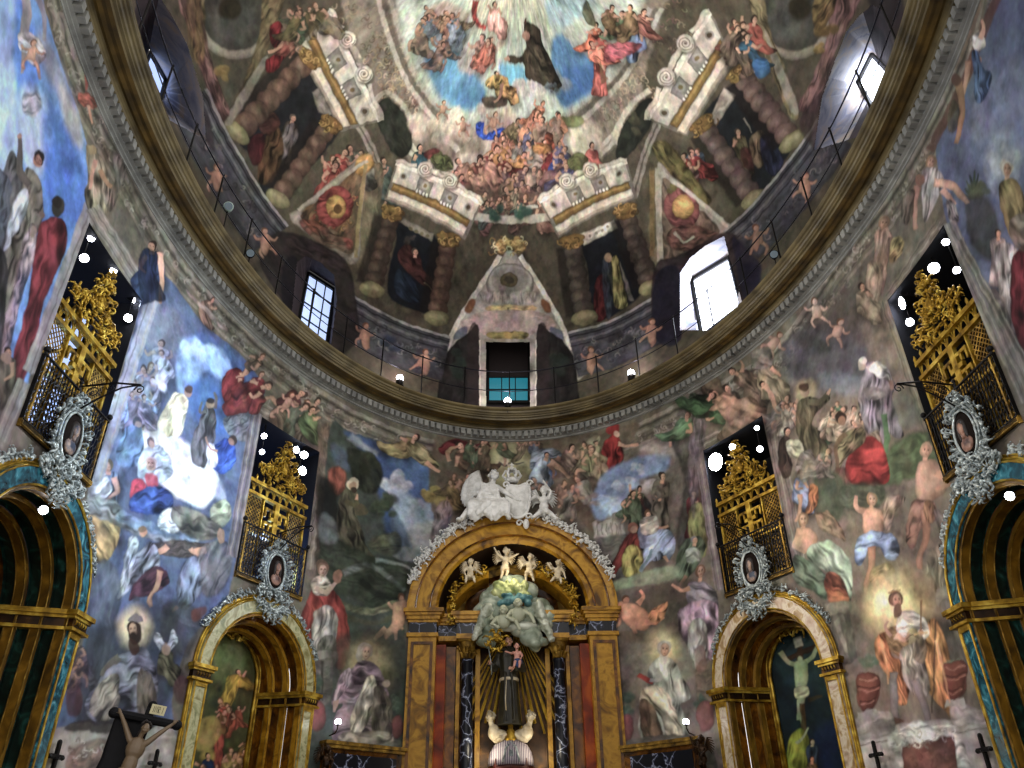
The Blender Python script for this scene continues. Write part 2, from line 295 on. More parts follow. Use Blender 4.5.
P('74829a', '186 560 198 556 210 560 206 586 192 604 186 610 178 604 178 580', .9, 1, .4, fd=1.8, fw=4.5, edge=.3); P('6c6c70', '200 548 224 540 232 560 224 590 204 596 200 572', 2, .8, .3, fw=6); E('a08070', 221, 536, 4, 8, vol=.2); L(SK, '178 606 172 612', 4)
P('545c68', '92 570 112 562 122 590 112 640 100 700 80 740 74 700 86 640', 2, .7, .3, fw=7); P('4a4c54', '168 600 200 612 196 640 184 660 160 640', 3, .8, .2); P('76402e', '192 612 206 606 204 616 194 622', 1.5, .7)
P('3c4048', '86 640 120 620 150 604 176 610 180 650 168 700 150 716 90 730 76 720', 5, .7); cloud(148, 602, 20, 8, '484c58', None, 6, .5, 9)
E('c8b890', 135, 628, 17, 20, soft=7, a=.85); E('e4d8b0', 135, 628, 12, 14, soft=6, a=.6)
P('7a8090', '126 652 144 648 154 664 158 690 150 718 128 722 92 722 86 700 100 680 108 662', .9, 1, .45, fw=6, edge=.25); P('9c9888', '104 680 118 674 120 700 110 720 92 716 92 696', 1, .9, .35, fw=4); L('6e6a64', '120 656 106 668 102 676', 7); P('6a6454', '140 668 154 684 156 712 142 722 136 700', 1, .9, .35, fw=4)
E('3c2c26', 135, 633, 7, 12); E('b08c74', 134, 629, 4.8, 7, vol=.3); P('4c2c20', '129 640 138 642 140 652 134 656 130 650', .8, .9); P('6a6470', '128 620 136 612 142 622', .7, .9)
man(166, 646, 7, 'sit', '5c5c44', 0, hair='6a5a44', fold=.4); P('a8b0bc', '154 640 158 632 166 644 172 630 178 640 172 648 160 648', .8, .85, .3, fw=3); E('a8927c', 166, 648, 4, 5)
E('5c3c40', 74, 700, 9, 16, soft=1.5, a=.8, vol=.3); E('5c3c40', 182, 690, 8, 14, soft=1.5, a=.7, vol=.3); crowd(78, 650, 7, 18, 4, 6, ('6c5458', '54545c', '70606c'), .55, 14)
P('a49e94', '56 728 150 726 172 724 172 790 40 790', 1, 1, .08, fw=9); P('3a3634', '74 722 150 718 150 728 74 732', 1.2, .85); P('7c5c4c', '70 750 110 738 116 768 70 790', 2, .7, .3, fw=5); acanth(92, 752, 50, 22, 0, 26, ('8c8478', 'c8c0b4', '6c5c50'), sd=61)
strip((152, 300), (96, 480), 13, '9aa2b4', 2); strip((258, 404), (232, 556), 12, '7a7480', 4, .9)
man(246, 372, 8, 'fly', '78262e', 65, hair='6a4a34', arms='.5 1 1.5 1.4 2 .6', fold=.35); man(152, 246, 10, 'sit', '2c3c5c', 0, True, arms='.5 1 1.2 2 .6 2.6'); L(SK, '160 252 162 284 160 304', 6.5, tip=.5, vol=.2); P('22304c', '142 250 158 254 156 276 166 300 144 300 138 276', .9, .9, .35, fw=4, edge=.3)
man(212, 300, 6, 'fly', '8c6a5c', 40, arms='.6 1 1.6 .6', hair='5c4c3c'); P('a08884', '186 290 222 322 226 332 200 308', 1.2, .7, .3)
# ---- strip between the left niche and the front bay
strip((268, 398), (262, 412), 10, '8a8070', 2); strip((262, 408), (330, 446), 12, '84796c', 4); strip((330, 436), (312, 570), 15, '8a8078', 4)
crowd(300, 404, 22, 14, 5, 7.5, ('6c5c48', '84745c', '5c3434', '5c6450'), .9, 22, rot=30); crowd(262, 372, 12, 16, 3, 8, ('7c2c30', '746048'), .9, 23, rot=40)
man(312, 410, 8, 'fly', '5c6a44', 20, arms='.5 1 1.4 .6', hair='503c28'); putto(292, 396, 6.5, 30); P('6a5a4a', '318 440 332 430 340 520 330 600 322 640 316 560', 2, .8, .3, fd=1.5, fw=4)
# ---- front left bay: friar on a rock by the river, sea and sky
P('4c564e', '330 428 350 432 400 448 430 462 452 500 430 540 408 580 404 612 402 780 306 780 312 690 314 610 322 540', 1.3)
P('44608a', '344 432 372 440 410 452 446 480 450 520 430 546 410 560 388 540 380 500 360 450', 3, .95); P('587aa6', '390 452 430 468 446 490 440 510 418 500 400 480', 5, .9)
L('98a0a8', '350 436 366 448 378 454', 8, 2, .8); P('5c6c84', '332 444 346 452 350 470 336 464', 3, .7)
cloud(396, 484, 16, 12, 'a0aab6', 'd0d4d4', 16, .9, 11); cloud(420, 512, 14, 12, '8c9cb0', 'b4bcc4', 10, .7, 211); P('94a4b6', '390 492 412 496 424 516 444 524 436 546 416 560 402 540', 4, .9); P('9c9c94', '404 530 440 520 436 546 420 560 404 552', 4, .7); P('56687c', '392 508 402 522 412 548 400 548 392 530', 2.5, .9); P('7c8484', '390 546 420 550 412 560 396 558', 1.5, .9)
P('363c2e', '348 450 366 452 380 462 382 480 374 494 360 490 352 476', 2, .95, .25, fw=6); cloud(366, 468, 16, 14, '343a2a', '4c543c', 14, .8, 12); cloud(386, 506, 12, 16, '3a4634', '566448', 12, .8, 13)
P('8a4a34', '328 472 338 466 346 476 344 492 332 494', 2, .9, .3, fw=4); P('222420', '318 480 330 480 338 500 336 530 322 550 318 530', 3, .9)
P('5c5a44', '342 492 352 488 358 494 356 510 362 530 368 548 378 562 360 558 340 550 336 534 338 510', .9, 1, .4, fw=5, edge=.25); P('645a40', '354 502 366 508 368 514 356 514', .8, .9); E('c0b498', 353, 484, 6, 7); E('b08c70', 353, 486, 3.5, 5); E('4c3c30', 354, 490, 3, 3); L('66603f', '346 500 356 506 356 498', 5); L(SK, '356 500 357 494', 3)
P('3e4838', '320 544 340 540 372 556 400 560 410 580 404 600 380 612 350 596 320 590', 3, .9, .25, fd=.2, fw=6); P('5c6048', '372 538 396 532 402 546 390 556 370 548', 2, .8, .3); L('a4b0ac', '376 560 392 562 410 568', 4, 1.5, .7); L('8c9894', '344 574 372 566 404 590', 7, 2, .6, fold=.3); L('1c2420', '360 580 380 596 402 600', 8, 2, .7)
P('8a9494', '322 514 334 520 338 540 326 544 318 534', 2.5, .6); L('7c8060', '340 604 366 612 392 606 404 598', 7, 1.5, .8, tip=1, fold=.3); L('5a5a44', '346 616 372 624 396 616', 5, 1.5, .7, tip=1)
P('8c3a30', '306 604 314 588 326 584 338 596 346 612 350 640 346 664 336 668 332 640 326 620 314 620 310 646 302 650 300 624', .9, 1, .4, fw=6, edge=.25, vol=.2); P('98948c', '314 614 330 606 338 620 334 644 320 652 312 640', 1, 1, .35, fw=5, edge=.25); P('aca090', '312 580 324 576 332 586 326 596 314 594', .9, 1, .3, fw=3)
L('b8a08c', '316 588 326 592 336 582', 6, vol=.2); E('c0a890', 323, 570, 5, 7.5, vol=.2); E('6c5a48', 322, 565, 5.5, 5.5); E('c0a890', 324, 571, 3.6, 5.4); E('94705c', 338, 576, 5, 7); P('6a6a5c', '320 640 334 636 338 660 326 668 318 660', 1, .9, .3, fw=3)
P('706c64', '312 656 332 654 330 700 314 704', 1, .85, .2, fd=0, fw=5); P('8c8a80', '308 654 334 650 334 656 310 662', .8, .9); L('4c4844', '322 662 322 700', 3)
putto(401, 598, 9, -12, skin='c49878', cloth=None); P('c49878', '394 604 406 600 404 624 392 634 386 640 384 632 392 622', .8, 1, vol=.3, edge=.3); L('c49878', '386 628 378 636 374 640', 5.5); L('c49878', '396 626 396 640', 5)
P('4a4a40', '334 640 400 632 402 690 340 690', 5, .7); E('a49868', 368, 668, 22, 26, soft=12, a=.8); E('c8b880', 366, 660, 13, 15, soft=8, a=.6)
P('94808c', '352 668 362 660 376 664 384 680 390 700 394 728 386 744 336 744 334 720 342 704 332 704 334 690 344 676', .9, 1, .4, fw=6, edge=.25, vol=.15); P('b8b09c', '366 680 374 676 378 700 364 726 354 740 350 720 358 700', .9, 1, .35, fd=1.9, fw=4, edge=.2); P('6c6454', '374 690 386 692 394 720 388 740 372 738', 1, .9, .35, fw=4); P('9c8c94', '340 676 350 668 350 684 338 700 334 698', .9, 1, .3, fw=3, edge=.2)
E('b8a890', 365, 652, 7, 8); E('c4a488', 367, 654, 4.4, 6, vol=.2); P('a09888', '357 650 363 642 370 646 366 650 360 662 356 660', .7, .95); E('a89888', 386, 684, 4, 4); L('b09080', '336 700 334 712', 5)
E('7c4c48', 317, 716, 9, 16, soft=1.2, vol=.35, edge=.3); E('7a4c48', 398, 726, 6, 12, soft=1.2, vol=.35, edge=.3); P('66685c', '338 740 396 738 398 752 336 752', 1, 1, .15, fd=0, fw=4); P('9c9484', '344 732 388 732 390 742 342 742', 1, .8, .3)
cloud(316, 684, 8, 12, '46584c', '6c7c70', 10, .8, 33); cloud(396, 704, 6, 10, '46544a', '6a7a6c', 8, .8, 34)
# ---- above the high altar: glory with dove and angels on clouds
P('6c5f4c', '430 462 440 430 470 432 512 440 560 436 610 430 640 424 612 470 606 500 600 540 560 500 510 490 470 500 440 520 430 500', 2, .95)
E('a8a070', 505, 464, 30, 24, soft=14, a=.95); E('c8c090', 508, 466, 16, 16, soft=9, a=.8); L('6c685c', '498 462 505 466 511 462', 2.5); L('6c685c', '511 462 517 464 523 462', 2); L('d8d4b8', '508 458 508 474', 1.6, .5, .7)
cloud(440, 496, 18, 10, '8a7a34', 'b4a24c', 12, .85, 41); cloud(428, 492, 9, 6, '9c8c3c', 'b8a850', 6, .85, 42); cloud(455, 486, 10, 8, '5c4a30', '7c6844', 8, .8, 43); cloud(570, 488, 26, 16, '6a584c', '8c7868', 18, .85, 44); cloud(562, 504, 20, 12, '745c4c', '94806c', 10, .8, 45)
man(416, 438, 8, 'fly', '8a7c50', 40, True, arms='.5 1 1.6 1.2|-.6 1 -1.4 .4', fold=.4); P('887c54', '406 446 422 444 432 456 440 466 430 468 414 460', .9, .95, .4, fw=4, edge=.3); L(SK, '426 462 436 470 440 472', 5)
P('742830', '440 446 456 438 474 444 486 440 490 450 484 456 470 454 458 448 446 456 440 452', .9, 1, .35, fw=5, edge=.25); man(460, 446, 9, 'fly', '6c5440', -20, arms='.5 1 1.6 1.6|-.6 1 -1.2 2', hair='3c2c20'); L('b08468', '450 462 448 452 458 446', 4.5); man(478, 456, 6.5, 'sit', '645444', 10)
P('6a5c44', '480 434 496 430 494 440 482 442', 1.2, .8, .3); crowd(500, 440, 30, 5, 7, 5, ('5c6a50', '84745c', '7c8ca0', '6c5c48'), .9, 46); E('94a4b8', 536, 432, 10, 5, soft=2, a=.8)
P('8c98a8', '532 454 546 448 560 452 564 462 556 458 544 460 538 472 530 468', .9, 1, .35, fw=4, edge=.3); P('6a84ac', '534 464 548 462 556 474 546 480 536 476', 1, .9, .35, fw=4); man(547, 456, 7, 'sit', '96a4b4', 20, arms='.5 1 1.5 1.6 1.9 2.6'); L(SK, '550 462 562 470 570 478', 6, tip=.6, vol=.2); L('a87c64', '556 458 568 464 576 474', 5)
P('a87428', '566 456 576 454 578 466 568 470 562 464', .9, .95, .35, fw=3, edge=.3); man(572, 448, 7, 'fly', '8c7468', 20, arms='.5 1 1.6 1.2'); L('b09078', '576 454 590 460 600 466', 8, .9, 1, vol=.2, fold=.15, edge=.3); L('a88870', '578 464 590 470 598 474', 6, edge=.2); P('8c8468', '580 448 596 434 600 440 588 452', 1, .8, .35, fd=-.7, fw=3)
P('88201c', '606 440 616 434 622 446 624 460 616 468 608 470 600 462 602 450', .9, 1, .35, fw=4, edge=.3, vol=.2); E('9c2824', 613, 429, 7, 6, soft=.9, vol=.2); P('922420', '604 450 598 456 600 466 606 462', .8, .9); E('c89c84', 617, 434, 3, 3.6); L(SK, '618 444 628 446 638 444', 4, tip=.6); L('a87060', '606 470 612 476', 5); crowd(590, 452, 8, 12, 4, 6, ('84805c', '9c8c70'), .85, 47)
crowd(556, 486, 28, 8, 5, 7, ('7c6454', '8c8478', '6c5c50'), .75, 48); crowd(464, 478, 16, 6, 4, 6, ('6c5840', '8c7444'), .7, 49); P('7c6c70', '436 508 446 500 452 512 440 540 430 546', 1.5, .8, .3, fd=1.8, fw=3); P('786868', '598 480 606 484 612 520 606 530 598 510', 1.5, .8, .3, fd=1.4, fw=3)
# ---- front right bay: preaching friar and company, town behind
P('7c7066', '604 500 612 478 640 450 670 436 700 436 712 470 716 520 720 600 716 660 718 780 624 780 618 612 608 570', 1.3)
P('8098ba', '594 494 604 474 624 462 646 456 668 452 666 470 640 480 620 506 600 520 592 510', 3, .95); P('b0a49c', '640 446 668 436 696 436 688 454 668 456 650 454', 4, .8); cloud(640, 470, 14, 6, 'a8b4c4', 'd0d0cc', 8, .6, 151); cloud(612, 506, 12, 12, '98acc8', 'c4d0d8', 10, .7, 152); cloud(626, 484, 14, 8, '9cb0cc', 'd0d4d4', 10, .75, 51); cloud(606, 500, 10, 6, '8ca8d0', 'b8c8dc', 6, .6, 52); cloud(650, 486, 12, 8, 'b4a8a4', 'ccc4bc', 8, .6, 53); cloud(592, 500, 9, 8, '84746c', None, 6, .6, 54)
P('a09890', '592 522 596 520 598 524 604 520 610 520 612 514 616 512 618 520 624 520 626 534 600 540 594 538', .6, 1, .15, fd=1.57, fw=4, hard=True, edge=.25)
for i in range(6): L('6c645c', [(597+i*4.6, 524), (598+i*4.6, 535)], 1.2, .4, .7, tip=1)
P('60605a', '594 540 628 534 640 540 640 566 612 580 600 556', 2, .95, .2, fd=0, fw=6); P('464640', '670 436 700 440 706 470 700 520 690 560 676 540 684 480', 2.5, .85, .25, fd=1.5, fw=6)
P('584038', '690 470 700 466 706 480 708 540 698 556 690 530', 1, .9, .35, fw=5)
man(693, 494, 7, 'stand', '6a2c34', 0, arms='.5 1 .8 2.4'); P('7c7c48', '690 508 702 504 706 530 706 556 694 552 688 528', .9, .95, .35, fw=4, edge=.2)
man(662, 476, 8.5, 'stand', '6a6054', 4, hair='3c2c22', arms='.4 1.2 .8 2.2 -.6 2.6|-.6 1.2 -.9 2.4 0 2.8', sleeves='6c6256', fold=.3)
P('2a2c2c', '630 502 640 496 650 500 650 524 640 536 630 530', .9, .95, .25, fw=4); crowd(634, 496, 7, 8, 5, 6, ('343434', '5a6a50', '4c2c28'), .95, 55); man(633, 494, 6.5, 'stand', '4c5c44', -8, arms='-.5 1 -1.4 1.8'); man(648, 512, 6, 'stand', '2c2c30', 0)
man(648, 514, 8, 'sit', '8a94b0', 0, arms='.4 1 1.6 1.8 2.6 1.4|-.5 1.2 -.4 2.6', hair='6a4c30', fold=.35); P('98a4c0', '650 532 668 530 676 544 668 562 660 552 652 560 640 572 644 550', .9, 1, .4, fw=5, edge=.25); P('b8b0a4', '642 518 656 516 658 530 646 536 640 530', .9, .9, .3, fw=3); L('a88068', '664 556 668 562', 4)
P('74302c', '626 536 636 532 640 544 642 568 634 576 622 566 612 578 608 572 618 552', .9, 1, .4, fw=4, edge=.3); P('9c9440', '628 546 638 546 644 562 638 576 624 574 622 562', .9, 1, .4, fw=4, edge=.25); E('94604c', 633, 528, 4.5, 5); E('c0987c', 634, 530, 3, 3.6); L('7c94a4', '640 572 648 560 652 550', 4)
P('5c6a54', '682 544 698 536 706 546 700 562 690 576 680 584 674 572', .9, 1, .4, fw=5, edge=.25); man(694, 540, 8, None, hair='8c8c84'); P('98a094', '686 550 698 548 700 560 688 562', .9, .9, .3); L('9c7864', '686 576 680 586', 4)
P('94a484', '612 582 650 570 676 566 674 580 640 586 614 590', 2, .85); P('5c5448', '640 590 680 580 700 590 680 640 640 640 630 610', 5, .7)
man(700, 574, 10, None, hair='745440'); P('8c8490', '688 584 704 582 716 592 718 610 700 606 688 604', .9, 1, .35, fw=5, edge=.2); P('b494a8', '680 610 700 600 718 606 716 640 712 660 700 664 690 650 684 640 678 630', .9, 1, .45, fw=6, edge=.25, vol=.15); P('a8a89c', '690 624 704 620 708 650 704 672 694 668 688 648', 1, .9, .35, fw=4); L(SK, '690 588 682 590 672 584', 5, vol=.2)
P('80705c', '696 668 712 662 714 720 700 720', 1, .8, .2, fd=0, fw=5); P('8a6a60', '694 650 704 648 706 668 698 672', 1, .7)
putto(626, 600, 9, 35, True, 'cc9470'); P('cc9470', '624 604 640 606 650 618 646 630 632 628 622 618', .9, 1, vol=.3, edge=.3); L('cc9470', '638 604 644 596 640 590', 5, vol=.2); L('c88c68', '642 624 656 620 664 616', 6); L('cc9470', '632 626 636 634', 6); P('b87c4c', '648 614 662 604 668 602 664 616 654 624', .9, .95, .4, fw=3, edge=.2); P('6c5c48', '618 630 650 634 660 626 652 640 626 642', 2, .7)
E('a09c84', 662, 668, 26, 30, soft=14, a=.8); E('ccbc84', 662, 648, 16, 18, soft=9, a=.85); E('dcd0a0', 662, 644, 9, 10, soft=6, a=.6)
P('a8ac9c', '654 660 666 656 676 664 682 676 690 690 690 700 680 704 688 724 688 740 672 744 644 742 638 720 642 700 648 686 648 670', .9, 1, .4, fw=6, edge=.25, vol=.15); P('c0b49c', '642 690 656 686 668 694 676 712 684 738 672 742 662 720 650 706 640 708', .9, 1, .4, fw=5, edge=.25); P('6c5440', '640 700 652 704 660 724 664 742 646 742 640 724', .9, .95, .35, fw=4, edge=.2); L('a83c2c', '638 674 648 680 654 682', 5, .7, 1, tip=1); L('b0aca0', '656 668 660 680 650 680', 6)
E('b8b0a0', 663, 648, 5.6, 7); E('c09c80', 665, 649, 4.2, 6, vol=.2); P('c8c4b8', '660 654 668 654 666 664 660 662', .8, .8); cloud(628, 704, 8, 12, '465a52', '6a7c70', 10, .7, 56); cloud(700, 704, 7, 10, '4a5c50', '6a7a6c', 8, .7, 57)
E('845454', 627, 728, 7, 14, soft=1.2, vol=.35, edge=.3); E('845450', 705, 716, 9, 16, soft=1.2, vol=.35, edge=.3); P('98948c', '642 740 690 736 692 746 640 750', 1, .8, .3, fw=3); P('6a675e', '624 742 700 738 712 780 626 780', 1, .9, .15, fd=0, fw=5)
strip((700, 446), (722, 590), 13, '8a7c80', 4); strip((698, 446), (762, 416), 12, '7c7068', 4); P('7c6c74', '696 400 706 420 700 470 694 520 688 480 690 430', 2, .7, .35, fd=1.5, fw=4)
crowd(690, 408, 16, 12, 3, 8, ('4c6a48', '5c7c58', '84745c'), .95, 58, rot=-20); P('405c3c', '690 394 706 398 716 412 706 418 692 414', 1, .9, .4, fw=4); crowd(725, 384, 14, 16, 4, 9, ('84705c', '6c5c48', '9c7c64'), .9, 59, rot=-30); man(712, 396, 8, 'fly', '4a6844', 50, True)
# ---- right bay: friar with outstretched arm, grey-draped figure, kneeling man in red
P('857668', '766 420 792 380 830 330 880 292 892 302 916 380 944 474 956 530 956 620 1006 780 868 780 846 668 800 590 796 566', 1.5)
P('5c5c68', '786 340 830 320 866 346 870 380 840 384 800 384 784 370', 8, .8); P('7c848c', '820 374 860 376 866 396 830 392', 4, .7); P('4c4440', '800 310 850 280 870 300 850 340 810 330', 8, .6)
for x_, y_, rot_ in ((815, 302, -10), (841, 322, 20), (780, 336, 40)): putto(x_, y_, 7.5, rot_, skin='b4907c' if x_ != 815 else 'ccac98')
P('44403c', '796 330 830 344 826 352 796 344', 3, .6); strip((772, 414), (800, 566), 16, '8a7a74', 4, .9); man(765, 360, 9, 'sit', '8c8064', -10, arms='.5 1 1.4 2', hair='b0a898'); P('8a8478', '752 352 770 350 772 366 756 368', 1, .8, .3); L(SK, '764 384 772 398 778 420', 6); man(763, 384, 7, None)
strip((888, 300), (944, 474), 16, '887c6a', 4, .9); P('a08c68', '892 330 912 360 916 372 900 350', 1.5, .7)
crowd(790, 398, 8, 14, 6, 5.5, ('948c80', '7c746c', 'a89c90'), .8, 60); E('b0a070', 806, 391, 10, 12, soft=4, a=.8)
P('645c44', '800 400 810 396 822 400 828 394 830 400 816 414 812 424 822 432 830 450 830 466 818 464 804 462 800 444 796 430 796 412', .9, 1, .35, fw=5, edge=.3, vol=.15); L('6a6248', '808 402 820 402 829 392', 7, tip=.8, vol=.2); L(SK, '828 394 831 388', 3.5); E('a8886c', 805, 391, 4.6, 6, vol=.2); E('5c4430', 804, 387, 5, 4)
P('38684c', '826 418 836 412 838 432 830 444 824 436', 1.2, .9, .3); crowd(838, 410, 8, 8, 5, 5, ('487058', 'a88c74', 'b09c88'), .85, 62); crowd(856, 414, 8, 10, 6, 5, ('b8a08c', 'a8907c'), .85, 63)
P('887c84', '868 362 880 364 890 372 896 388 892 396 898 420 904 436 894 438 886 430 884 444 878 430 868 434 862 420 858 400 862 380', .9, 1, .45, fd=1.6, fw=5, edge=.3, vol=.15); P('bcb4ac', '866 366 878 362 888 370 892 384 880 378 872 372', .9, 1, .3, fw=3, edge=.2); P('a09494', '864 388 878 388 886 394 876 400 866 398', .8, .9, .25); L('5c7c54', '884 414 887 436 886 452', 6, .8, 1, tip=.6, vol=.2); E('bca898', 862, 364, 4.5, 5.5); E('d4ccc0', 863, 360, 4.5, 3.5); L('8c7068', '890 380 892 390', 6)
P('4c603c', '888 450 920 430 940 436 946 460 920 476 890 486 876 480', 3, .9, .25, fd=-.4, fw=6); P('6c7468', '892 400 916 398 920 424 902 428', 4, .6)
P('9c2824', '856 442 872 436 882 444 888 462 888 482 868 486 848 480 846 462', .9, 1, .35, fw=7, edge=.3, vol=.25); P('7c7050', '850 430 862 428 866 438 858 448 844 460 838 476 834 456 838 440', .9, 1, .4, fw=4, edge=.3); E('3c2c20', 841, 418, 6, 7); E('9c7458', 842, 421, 4, 5); L('7c6248', '846 434 836 446 838 470', 6); P('6a3c34', '832 474 846 468 852 500 838 510 830 494', 1.5, .7, .3)
P('4a5c44', '816 470 842 478 846 510 830 526 816 510', 3, .8); P('56604a', '846 484 884 486 880 506 856 512 840 504', 2.5, .8, .25)
man(787, 432, 8, None, hair='3a2824'); P('4c3c34', '780 440 790 438 792 470 784 478 778 462', .9, 1, .35, fw=4, edge=.3); P('aca88c', '786 442 798 440 804 450 800 458 790 456', .9, 1, .3, fw=3, edge=.2); P('9c8c84', '800 454 812 450 816 468 808 478 796 472', 1, .9, .35, fw=4)
man(801, 474, 7, 'sit', '7c88a8', 0, arms='-.4 1 -.7 2 .3 2|.5 1 1 2', hair='7c5c40'); P('a86c34', '810 484 818 488 816 508 806 514 808 498', .9, .95, .35, fw=3); L(SK, '800 494 800 512 796 522', 5, vol=.2, edge=.2)
# middle row of allegories
man(803, 522, 9, None, hair='8c7050'); P('c09878', '798 528 812 530 818 540 812 550 800 552 796 544', .9, 1, vol=.3, edge=.3); L('c49c7c', '800 534 796 546 806 552', 7, vol=.2); P('8c7458', '816 514 828 512 840 526 846 540 834 536 820 528', .9, .95, .35, fw=4, edge=.3)
P('94a48c', '808 548 826 540 842 548 850 562 852 580 850 602 842 600 834 580 824 570 812 564', .9, 1, .45, fw=6, edge=.25, vol=.15); P('687864', '794 556 812 562 824 574 826 600 810 590 794 580', .9, 1, .4, fw=5, edge=.25); P('8c4c34', '826 574 840 576 848 596 838 600 826 592', .9, .95, .4, fw=4, edge=.2)
P('a8683c', '828 590 848 596 844 606 830 604', 1.2, .9, .3); P('98907c', '824 604 856 600 856 612 828 616', .8, 1, .1, hard=True, edge=.2); P('7c7468', '830 616 850 614 858 660 838 668', 1, .9, .15, hard=True); L('b0a894', '836 620 846 652', 6, 1, .7)
man(871, 502, 9.5, None, hair='a07c50'); P('cc9c80', '864 510 880 508 884 520 882 532 866 534 862 520', .9, 1, vol=.35, edge=.3); L('cc9c80', '864 512 856 506 856 496', 6, vol=.2); L('c49478', '882 514 888 524', 6); P('a88c7c', '884 500 896 496 906 498 896 510 890 530 884 522', .9, .9, .4, fw=4, edge=.2)
P('8494b4', '860 536 876 530 892 534 900 548 896 560 886 558 878 546 868 552 860 566 854 560 856 544', .9, 1, .45, fw=5, edge=.3, vol=.2); L('cc9474', '872 546 872 566 866 584 867 594', 8.5, tip=.5, vol=.3, edge=.3); P('987c50', '870 572 886 562 896 570 884 580 872 582', 1, .9, .35, fw=4)
man(925, 452, 11, None, hair='a88468'); P('b08c74', '918 464 934 460 944 474 946 492 934 500 922 506 916 490', .9, 1, vol=.35, edge=.3); L('b08468', '936 472 948 484 936 490', 8, vol=.2); P('946c5c', '914 500 934 502 936 520 920 530 914 548 906 540 908 516', .9, .95, .4, fw=5, edge=.3); L('c08c70', '924 510 926 536 920 556 919 568', 9, tip=.5, vol=.3, edge=.3); P('a47c54', '926 500 936 508 932 524 924 516', .9, .9, .35, fw=3); P('7c6c64', '934 510 950 520 954 550 944 544', 1.5, .8, .3)
P('8c806c', '930 552 944 544 952 556 950 590 944 610 934 590 926 572', 1, .95, .4, fw=5, edge=.25); P('90887c', '936 590 954 584 958 600 940 608', .8, .9, .1, edge=.2); P('746c62', '940 608 956 604 968 660 952 664', 1, .85, .15)
crowd(826, 448, 6, 10, 2, 6, ('847c6c',), .7, 64)
P('7c7468', '854 600 880 590 870 660 862 700 852 660', 5, .5)
E('c8b06c', 898, 606, 34, 34, soft=20, a=.85); E('f0dc98', 892, 604, 22, 24, soft=13, a=.9); E('f0e0a4', 886, 610, 10, 14, soft=8, a=.5)
P('3c342c', '916 620 950 620 960 660 966 720 940 724 930 690 920 650', 4, .6)
P('b8743c', '876 640 884 632 890 636 892 656 904 662 910 680 906 706 896 700 890 680 882 668 876 654', .9, 1, .45, fw=5, edge=.3, vol=.2); P('b4803c', '930 618 942 630 950 660 956 700 952 716 938 704 928 690 924 660', .9, 1, .4, fd=1.4, fw=5, edge=.3, vol=.15); P('8c6c44', '886 630 900 626 908 640 902 656 890 650', .9, .9, .3, fw=3)
P('a09088', '900 650 918 644 926 662 930 690 922 700 910 690 902 672', .9, 1, .3, fw=4, edge=.25, vol=.2); P('bcb0a4', '898 616 906 610 916 612 926 620 930 634 922 640 916 630 908 632 904 642 897 632', .6, 1, .35, fw=4, edge=.2); L('c49c80', '896 636 904 640 910 634', 6, vol=.2); P('84705c', '920 636 928 650 922 664 912 654', .9, .9, .3)
L('8c7c7c', '894 672 894 700 898 726', 9, tip=.7, vol=.3, edge=.3); L('8c7c7c', '914 680 924 704 928 722', 9, tip=.7, vol=.3, edge=.3); L('4a3a34', '936 620 934 680 932 712', 2, .4, .8, tip=1); P('6c4c38', '894 718 904 722 900 732 890 730', .8, .9); E('6a5440', 894, 598, 6, 8); E('c49474', 897, 601, 4.4, 6.6, vol=.2); P('6a5040', '894 608 902 610 900 618 894 616', .7, .9); L('b08c4c', '888 592 900 590', 2, .5, .9, tip=1)
for x_ in (868, 955): E('7c4a3c', x_, 692 if x_ < 900 else 680, 12, 20, soft=1.2, vol=.35, edge=.3); L('5a342c', [(x_-10, 684), (x_+10, 684)], 2, .5, .7, tip=1); L('9c6450', [(x_-9, 700), (x_+9, 700)], 2, .5, .6, tip=1); cloud(x_+2, 664, 10, 8, '5c6c54', '7c8870', 8, .7, int(x_))
P('b0aaa2', '852 738 990 720 1012 790 860 790', 1, 1, .06, fw=8); L('d0ccc4', '852 738 990 720', 3, .6, 1, tip=1); L('7c746c', '854 745 992 727', 1.5, .5, .9, tip=1); P('a89c98', '858 716 890 712 892 734 858 738', 1, .8, .2); P('a89c98', '952 706 980 708 986 720 956 726', 1, .8, .2)
P('c8c4bc', '888 738 906 726 918 720 936 730 956 734 966 750 966 790 896 790 890 760', 1.2, .9, .3, fw=5, edge=.2); P('7c5048', '902 746 954 736 962 790 904 790', .8, 1, .12, edge=.3, hard=True); acanth(924, 738, 64, 14, -8, 30, ('d8d4cc', '8c847c', 'b8b0a8'), sd=66); acanth(930, 760, 40, 18, -8, 12, ('94685c', '6c4038'), sd=67, a=.5)
# ---- far right bay and the angels around the niche
P('646e88', '1060 -60 1004 -40 988 20 966 90 944 130 936 150 946 220 964 260 990 320 1024 400 1060 440', 1.6); P('7a849a', '980 80 1010 60 1040 100 1040 160 1000 170 968 150', 8, .8); P('8a94a4', '990 140 1010 130 1020 150 1016 190 996 200 984 170', 3, .8); cloud(1008, 160, 18, 16, '98a0ac', 'c0c0bc', 10, .6, 71); P('566078', '990 0 1020 -10 1030 40 1000 70 984 60', 6, .6)
L('6a4a40', '1004 -20 984 30 962 86 944 122 930 150', 9, 1.5, .85, tip=1); L('84705c', '990 -20 974 20 954 70', 5, 1.2, .7, tip=1)
for i in range(9): L('2e3c34' if i % 2 else '44543c', [(974, 196), (974+10*math.sin((i-4)*.42), 196-(30-abs(i-4)*3)*math.cos((i-4)*.3)+4)], 4.5, .7, .9, tip=.3)
cloud(980, 190, 12, 10, '4c5440', '64684c', 8, .7, 72); P('44423a', '966 196 990 200 1000 230 990 260 970 240', 3, .8)
